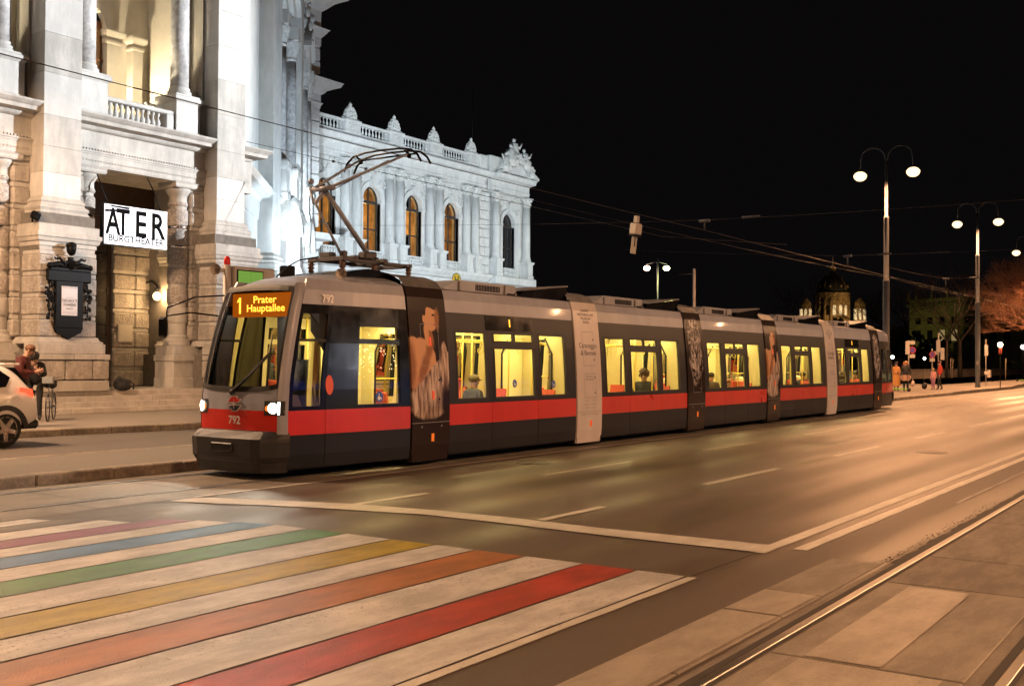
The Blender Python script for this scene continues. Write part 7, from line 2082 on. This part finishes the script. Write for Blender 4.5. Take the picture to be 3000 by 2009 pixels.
# ================================================================ PEOPLE
M_SKN = mat('skin', (.50, .30, .21), .55, .06, 10)
M_DK = mat('dark_details', (.02, .015, .012), .5, 0)
def person(label, loc, rotz, h, pose, cols, hair='short', hair_col=(.05, .03, .02), name='person', extra=None, group=None, cat='person'):
    """pose: joint positions for a 1.75 m figure facing +x (y to its left)."""
    k = h/1.75
    J = dict(pelvis=(0, 0, .96), spine=(.0, 0, 1.16), chest=(.0, 0, 1.36), neck=(.01, 0, 1.49), chin=(.02, 0, 1.56), head=(.035, 0, 1.63), crown=(.02, 0, 1.71),
             ls=(0, .18, 1.42), le=(-.03, .24, 1.14), lw=(.05, .25, .90), lh=(.07, .25, .82), rs=(0, -.18, 1.42), re=(-.03, -.24, 1.14), rw=(.05, -.25, .90), rh=(.07, -.25, .82),
             lp=(0, .09, .92), lk=(.03, .10, .50), la=(0, .10, .09), lt=(.15, .11, .04), rp=(0, -.09, .92), rk=(.03, -.10, .50), ra=(0, -.10, .09), rtoe=(.15, -.11, .04))
    J.update(pose)
    bones = [('pelvis', 'spine', 't'), ('spine', 'chest', 't'), ('chest', 'neck', 't'), ('neck', 'chin', 's'), ('chin', 'head', 's'), ('head', 'crown', 's'),
             ('chest', 'ls', 't'), ('ls', 'le', 't'), ('le', 'lw', 't'), ('lw', 'lh', 's'), ('chest', 'rs', 't'), ('rs', 're', 't'), ('re', 'rw', 't'), ('rw', 'rh', 's'),
             ('pelvis', 'lp', 'l'), ('lp', 'lk', 'l'), ('lk', 'la', 'l'), ('la', 'lt', 'f'), ('pelvis', 'rp', 'l'), ('rp', 'rk', 'l'), ('rk', 'ra', 'l'), ('ra', 'rtoe', 'f')]
    rad = dict(pelvis=(.15, .13), spine=(.145, .115), chest=(.17, .12), neck=(.062, .062), chin=(.072, .075), head=(.084, .10), crown=(.06, .07), ls=(.085, .085), le=(.058, .058), lw=(.040, .042), lh=(.042, .026), rs=(.085, .085), re=(.058, .058), rw=(.040, .042), rh=(.042, .026),
               lp=(.11, .11), lk=(.070, .075), la=(.05, .052), lt=(.045, .035), rp=(.11, .11), rk=(.070, .075), ra=(.05, .052), rtoe=(.045, .035))
    if extra and 'rad' in extra: rad.update(extra['rad'])
    names = list(J)
    idx = {n: i for i, n in enumerate(names)}
    me = bpy.data.meshes.new(name)
    me.from_pydata([Vector(J[n])*k for n in names], [(idx[a], idx[b]) for a, b, c in bones], [])
    ob = bpy.data.objects.new(name, me); COL.objects.link(ob)
    sk = ob.modifiers.new('skin', 'SKIN')
    if not me.skin_vertices: 
        bpy.context.view_layer.update()
    sv = me.skin_vertices[0].data
    for n in names:
        sv[idx[n]].radius = (rad[n][0]*k, rad[n][1]*k)
        sv[idx[n]].use_root = (n == 'pelvis')
    sk.use_smooth_shade = True
    su = ob.modifiers.new('sub', 'SUBSURF'); su.levels = 1; su.render_levels = 1
    dg = bpy.context.evaluated_depsgraph_get()
    m2 = bpy.data.meshes.new_from_object(ob.evaluated_get(dg))
    bpy.data.objects.remove(ob)
    mats = [cols['t'], M_SKN, cols['l'], cols['f']]
    sel = dict(t=0, s=1, l=2, f=3)
    m2.materials.clear()
    for m_ in mats: m2.materials.append(m_)
    segs = [(Vector(J[a])*k, Vector(J[b])*k, sel[c]) for a, b, c in bones]
    for p in m2.polygons:
        c = p.center; best = 9; bi = 0
        for a, b, s_ in segs:
            d = b-a; t = max(0, min(1, (c-a).dot(d)/max(1e-9, d.length_squared)))
            q = (a+d*t-c).length
            if q < best: best, bi = q, s_
        p.material_index = bi; p.use_smooth = True
    # fingers grown on to the same body mesh
    bm = bmesh.new(); bm.from_mesh(m2)
    fing = MB(); fing.smooth = True
    for s_ in ('l', 'r'):
        w, hnd = Vector(J[s_+'w']), Vector(J[s_+'h'])
        d = (hnd-w).normalized(); side = d.cross(Vector((1, 0, .2))).normalized(); nrm = d.cross(side)
        for q in range(4):
            b0 = hnd+side*(.028*(q-1.5)*.8)+d*.015
            L_ = (.062, .075, .07, .055)[q]
            fing.tube([b0*k, (b0+d*L_*.5+nrm*.008)*k, (b0+d*L_+nrm*.028)*k], [.009*k, .0085*k, .007*k], 5)
        b0 = w.lerp(hnd, .5)+side*.035
        fing.tube([b0*k, (b0+side*.025+d*.02)*k, (b0+side*.03+d*.05+nrm*.015)*k], [.011*k, .010*k, .008*k], 5)
    hd = Vector(J['head'])
    fc = (hd-Vector(J['neck'])); fwd = Vector(extra.get('look', (1, 0, 0)) if extra else (1, 0, 0)).normalized(); upv = fc.normalized(); fwd = (fwd-upv*fwd.dot(upv)).normalized(); lat = upv.cross(fwd)
    n0 = hd+fwd*.095-upv*.005
    fing.tube([(n0+upv*.03-fwd*.012)*k, (n0+fwd*.022-upv*.012)*k, (n0-upv*.022)*k], [.008*k, .014*k, .012*k], 5)
    for sg in (-1, 1): fing.sphere((hd+lat*sg*.088-upv*.005)*k, (.018*k, .014*k, .03*k), 6, 5)
    fm = fing.mesh('tmp', M_SKN)
    off = len(bm.verts)
    vs = [bm.verts.new(v.co) for v in fm.vertices]
    for p in fm.polygons:
        try:
            f = bm.faces.new([vs[i] for i in p.vertices]); f.material_index = 1; f.smooth = True
        except Exception: pass
    bm.to_mesh(m2); bm.free()
    body = put(name, m2, None, loc, (0, 0, rotz))
    tag(body, label, cat, group)
    # eyes and mouth, hair
    e_ = MB()
    for sg in (-1, 1):
        c = hd+fwd*.088+lat*sg*.034+upv*.022; e_.sphere(c*k, .010*k, 6, 4)
    c = hd+fwd*.084-upv*.052; e_.sphere(c*k, (.012*k, .022*k, .005*k), 6, 4)
    e_.build('eyes', M_DK, body)
    if hair:
        hm = mat('hair_%d_%d_%d' % tuple(int(x*255) for x in hair_col), hair_col, .6, .3, 40)
        h_ = MB(); h_.smooth = True
        cc = hd+upv*.045-fwd*.022
        if hair == 'cap':
            h_.sphere(cc*k, (.112*k, .105*k, .085*k), 14, 8); h_.sphere((hd+upv*.045+fwd*.10)*k, (.075*k, .075*k, .012*k), 10, 5)
        elif hair == 'curly':
            rr_ = random.Random(2)
            for q in range(46):
                v = Vector((rr_.gauss(0, 1), rr_.gauss(0, 1), rr_.gauss(.5, .8))).normalized()
                pnt = cc+v*.105-fwd*.02
                if (pnt-hd).dot(fwd) > .06 and (pnt-hd).dot(upv) < .06: continue
                h_.sphere(pnt*k, rr_.uniform(.028, .045)*k, 7, 5)
            h_.sphere(cc*k, (.11*k, .105*k, .09*k), 12, 8)
        elif hair == 'long':
            h_.sphere(cc*k, (.108*k, .108*k, .095*k), 12, 8)
            for sg in (-1, -.5, 0, .5, 1):
                h_.tube([(hd+lat*sg*.08-fwd*.05+upv*.06)*k, (hd+lat*sg*.105-fwd*.07-upv*.06)*k, (hd+lat*sg*.12-fwd*.06-upv*.20)*k], [.05*k, .048*k, .022*k], 7)
        elif hair == 'hat':
            h_.sphere((cc+upv*.01)*k, (.115*k, .115*k, .11*k), 12, 8); h_.sphere((cc+upv*.12)*k, .03*k, 6, 5)
        else:
            h_.sphere(cc*k, (.106*k, .100*k, .082*k), 14, 8)
        h_.build('hair' if hair not in ('cap', 'hat') else 'hat', hm, body)
    return body
def C(n, c, r=.75): return mat('cloth_'+n, c, r, .2, 14, bump=.3, bscale=24)
BLK, MAR, GRN, JEAN, SHOE = C('black', (.012, .012, .013)), C('maroon', (.085, .012, .012)), C('olive', (.09, .08, .05)), C('jeans', (.03, .035, .05)), C('shoe', (.02, .018, .016), .5)
# man in a dark red jacket looking down at his hands, beside the parked car
man = person('man in a dark maroon jacket and glasses looking down, behind the parked white car', (14.50, 23.40, .15), R(-50), 1.93,
       dict(chest=(.05, 0, 1.36), neck=(.09, 0, 1.48), chin=(.14, 0, 1.54), head=(.17, 0, 1.60), crown=(.16, 0, 1.69), ls=(.05, .18, 1.41), rs=(.05, -.18, 1.41), le=(.06, .24, 1.15), re=(.06, -.24, 1.15), lw=(.30, .09, 1.17), lh=(.38, .05, 1.19), rw=(.30, -.09, 1.15), rh=(.38, -.05, 1.17)),
       dict(t=MAR, l=BLK, f=SHOE), 'short', (.16, .075, .035), extra=dict(look=(1, 0, -.6), rad=dict(chest=(.20, .15), spine=(.185, .15), pelvis=(.17, .15), le=(.075, .075), re=(.075, .075))))
gl_ = MB(); gl_.smooth = True
for sg in (-1, 1): gl_.tube([(.265, sg*.034+.026*math.cos(a), 1.635+.02*math.sin(a)) for a in [2*PI*q/10 for q in range(10)]], .004, 4, closed=True); gl_.tube([(.26, sg*.06, 1.64), (.17, sg*.092, 1.66)], .004, 4)
gl_.build('glasses', M_DK, man, rot=(0, 0, 0)).scale = (1.93/1.75,)*3
# woman bent over a phone beside the bicycle
woman = person('curly-haired woman in black leaning over a phone beside the bicycle', (16.30, 25.65, .15), R(228), 1.80,
       dict(pelvis=(-.08, 0, .96), spine=(.0, 0, 1.15), chest=(.12, 0, 1.33), neck=(.22, 0, 1.44), chin=(.28, 0, 1.49), head=(.33, 0, 1.54), crown=(.34, 0, 1.63), ls=(.13, .17, 1.37), rs=(.13, -.17, 1.37), le=(.20, .24, 1.12), re=(.18, -.24, 1.12), lw=(.44, .08, 1.28), lh=(.48, .04, 1.36), rw=(.42, -.10, 1.25), rh=(.46, -.06, 1.33), lk=(.06, .10, .50), rk=(.02, -.10, .5)),
       dict(t=BLK, l=BLK, f=SHOE), 'curly', (.012, .010, .010), extra=dict(look=(1, 0, -.5), rad=dict(chest=(.19, .15), spine=(.19, .17), pelvis=(.20, .17), le=(.08, .08), re=(.08, .08))))
ph = MB(); ph.box(.49, .50, -.045, .035, 1.28, 1.42, .003); tag(ph.build('phone', M_DK, None, (16.30, 25.65, .16), (0, 0, R(228))), 'dark phone held up in the hands of the curly-haired woman', 'phone')
hb_ = MB(); hb_.smooth = True; hb_.sphere((0, 0, 0), (.20, .10, .14), 14, 9); hb_.sphere((.08, -.03, -.04), (.13, .09, .10), 10, 7); hb_.box(-.16, .16, -.09, .09, .04, .09, .02)
tag(hb_.build('shoulder_bag', mat('bag_black', (.012, .012, .013), .4, .3, 20, bump=.5, bscale=10), None, (16.66, 25.62, 1.10), (0, 0, -.9)), 'black shoulder bag hanging at the side of the curly-haired woman', 'bag')
# distant walkers
person('man in a red jacket and cap walking away with the girl in pink', (70.1, 15.7, .146), R(110), 1.76, dict(lk=(.10, .10, .5), la=(.12, .10, .09), lt=(.27, .11, .05), ra=(-.14, -.1, .10), rtoe=(-.02, -.11, .04)), dict(t=C('red', (.50, .045, .02)), l=BLK, f=SHOE), 'cap', (.12, .02, .02), extra=dict(rad=dict(chest=(.21, .16), spine=(.20, .17), pelvis=(.18, .15))))
person('small girl in a pink coat and knitted hat walking beside the man in red', (70.75, 16.25, .146), R(150), 1.30, dict(), dict(t=C('pink', (.62, .30, .30)), l=C('lilac', (.38, .18, .30)), f=SHOE), 'hat', (.45, .30, .18), extra=dict(rad=dict(chest=(.20, .17), spine=(.21, .19), pelvis=(.22, .19))))
wb_ = person('blonde woman in a short black coat with a white carrier bag', (64.6, 16.35, .146), R(200), 1.74, dict(lk=(.12, .09, .5), la=(.05, .09, .09), lt=(.2, .1, .04)), dict(t=BLK, l=BLK, f=SHOE), 'long', (.42, .20, .07), extra=dict(rad=dict(chest=(.20, .16), spine=(.20, .17), pelvis=(.20, .17))))
sk_ = MB(); sk_.smooth = True; sk_.lathe([(.21, .95), (.24, .80), (.25, .62)], (0, 0, 0), 14, cap=False); sk_.build('skirt', C('patterned', (.30, .18, .13)), wb_)
cb_ = MB(); cb_.smooth = True; cb_.sphere((0, 0, .18), (.16, .10, .18), 10, 7); cb_.tube([(-.05, 0, .33), (0, 0, .45), (.05, 0, .33)], .008, 5); tag(cb_.build('carrier_bag', mat('bag_white', (.62, .5, .45), .6, .1, 8), None, (64.95, 16.05, .42)), 'white carrier bag in the hand of the blonde woman', 'bag')
wc_ = person('woman in a long camel coat and dark hat standing beside the green scooter', (65.0, 17.0, .146), R(215), 1.66, dict(lw=(.2, .08, 1.1), lh=(.26, .05, 1.15), le=(.0, .24, 1.14), rw=(.2, -.08, 1.1), rh=(.26, -.05, 1.15)), dict(t=C('camel', (.42, .20, .055)), l=C('camel', (.42, .20, .055)), f=SHOE), 'hat', (.02, .02, .02), extra=dict(rad=dict(chest=(.19, .16), spine=(.19, .17), pelvis=(.20, .17))))
ct_ = MB(); ct_.smooth = True; ct_.lathe([(.19, 1.05), (.23, .7), (.27, .32)], (0, 0, 0), 14, cap=False); ct_.build('coat_skirt', C('camel', (.42, .20, .055)), wc_)
cs_ = MB(); cs_.smooth = True; cs_.sphere((0, 0, .0), (.26, .16, .20), 12, 8); cs_.tube([(-.2, 0, .1), (0, .0, .45)], .015, 5); tag(cs_.build('wheeled_bag', mat('bag_black', (.012, .012, .013), .4), None, (70.6, 16.75, .36)), 'black bag on wheels pulled by the girl in pink', 'bag')
def scooter(loc, rz, lab):
    s_ = thing('kick_scooter', lab, 'scooter', loc, rz)
    d_ = MB(); d_.box(-.42, .42, -.08, .08, .12, .17, .02); d_.build('deck', mat('scooter_green', (.16, .55, .05), .4, 0), s_)
    for x in (-.5, .52):
        w_ = MB(); w_.smooth = True; w_.M = Matrix.Translation((x, 0, .11)) @ Matrix.Rotation(PI/2, 4, 'X'); w_.lathe([(.11, -.02), (.11, .02)], (0, 0, 0), 14); w_.build('wheel', M_DK, s_)
    p_ = MB(); p_.smooth = True; p_.tube([(.50, 0, .12), (.40, 0, 1.1)], .022, 7); p_.tube([(.40, -.24, 1.12), (.40, .24, 1.12)], .018, 6); p_.build('steering_stem', M_DK, s_)
scooter((64.2, 16.6, .146), R(-60), 'green-decked kick scooter standing before the woman in the camel coat')
scooter((110.5, 17.5, .15), R(-50), 'green-decked kick scooter parked near the bare tree')
# passengers, seated behind the glass
SIT = dict(pelvis=(0, 0, .62), spine=(-.02, 0, .84), chest=(0, 0, 1.04), neck=(.02, 0, 1.17), chin=(.03, 0, 1.24), head=(.045, 0, 1.31), crown=(.03, 0, 1.39), ls=(0, .18, 1.09), rs=(0, -.18, 1.09), le=(.02, .23, .84), re=(.02, -.23, .84), lw=(.22, .14, .76), lh=(.30, .12, .76), rw=(.22, -.14, .76), rh=(.30, -.12, .76),
           lp=(.05, .10, .60), lk=(.44, .11, .60), la=(.42, .11, .20), lt=(.56, .12, .14), rp=(.05, -.10, .60), rk=(.44, -.11, .60), ra=(.42, -.11, .20), rtoe=(.56, -.12, .14))
GREY = C('grey', (.06, .065, .075))
def pax(lab, x, y, rz, h, col, hair, hc, dz=.22):
    person(lab, (x, y, dz), rz, h, SIT, dict(t=col, l=JEAN, f=SHOE), hair, hc, extra=dict(rad=dict(chest=(.20, .15), spine=(.18, .15), le=(.075, .075), re=(.075, .075))))
S_ = lambda k, x: L+k*PITCHX+x
pax('seated passenger in grey jacket and olive cap, in the window after the first portal', 16.40, 11.95, R(-12), 1.72, GREY, 'cap', (.13, .10, .05), .08)
pax('seated passenger with bushy dark hair, in the section after the first white portal', 23.62, 12.1, R(200), 1.72, BLK, 'curly', (.06, .03, .015), .13)
pax('dark-haired passenger by the first window after the sculpture portal', 27.20, 11.95, R(10), 1.70, C('brown', (.06, .04, .03)), 'short', (.02, .015, .01), .09)
pax('short passenger in tan low behind the glass after the sculpture portal', 28.57, 12.0, R(170), 1.5, C('tan', (.25, .12, .05)), 'short', (.25, .1, .04), .06)
pax('short-haired passenger in a dark coat, in the section before the second white portal', 35.10, 12.15, R(180), 1.70, BLK, 'short', (.02, .015, .01), .06)
pax('brown-haired passenger in mustard by the last window before the second white portal', 35.85, 11.98, R(180), 1.68, C('mustard', (.22, .15, .05)), 'long', (.08, .035, .015), .06)
pax('long-haired passenger in brown by the first window after the second white portal', 38.80, 12.0, R(0), 1.70, C('brown', (.06, .04, .03)), 'long', (.08, .05, .03), .07)
pax('dark-haired passenger facing back in the last section', 40.80, 12.15, R(180), 1.70, BLK, 'short', (.02, .015, .01), .06)
# ================================================================ what stands across the road and shows in the tram glass
ho = thing('lit_hoarding', 'long blue backlit hoarding across the road opposite the tram', 'hoarding', (58, -32, 0))
b_ = MB(); b_.box(-26, 26, -.1, .1, 3.0, 4.6); b_.build('panel', emit('hoarding_blue', (.02, .07, .55), 1.4), ho)
b_ = MB(); b_.box(-26, 26, -.1, .1, 1.4, 2.2); b_.build('lit_base', emit('hoarding_violet', (.35, .25, .75), .8), ho)
for k in range(14):
    p_ = MB(); p_.box(-26+k*4-.08, -26+k*4+.08, .12, .28, 0, 5.6); p_.build('post', M_TBK, ho)
for k in range(3):
    p_ = MB(); p_.box(-18+k*13, -11+k*13, .12, .14, 1.45, 2.15); p_.build('light_panel', emit('hoarding_pale_%d' % k, ((1, .8, .3), (.4, .85, 1), (1, .5, .3))[k], 1.6), ho)
text('hoarding_lettering', 'FLUGHAFEN WIEN  BESUCHERWELT', 1.3, emit('hoarding_white', (.8, .85, 1), 1.5), frame((0, .13, 3.8), (-1, 0, 0), (0, 0, 1)), ho, width=34)
ft = bare_tree('fairy_light_tree', 'bare tree across the road wrapped in tiny fairy lights', (48, -30, 0), 15, 33, 1.1, 4, None, .3)
fl_ = MB(); rf = random.Random(5)
for k in range(420):
    a, b = rf.uniform(0, 2*PI), rf.uniform(-.4, 1.2); r_ = rf.uniform(1.5, 5.5)
    fl_.sphere((r_*math.cos(a)*math.cos(b), r_*math.sin(a)*math.cos(b), 7+r_*1.2*math.sin(b)), .06, 4, 3)
o = fl_.build('fairy_lights', emit('fairy_glow', (1, .85, .55), 25), ft); o['kind'] = 'stuff'
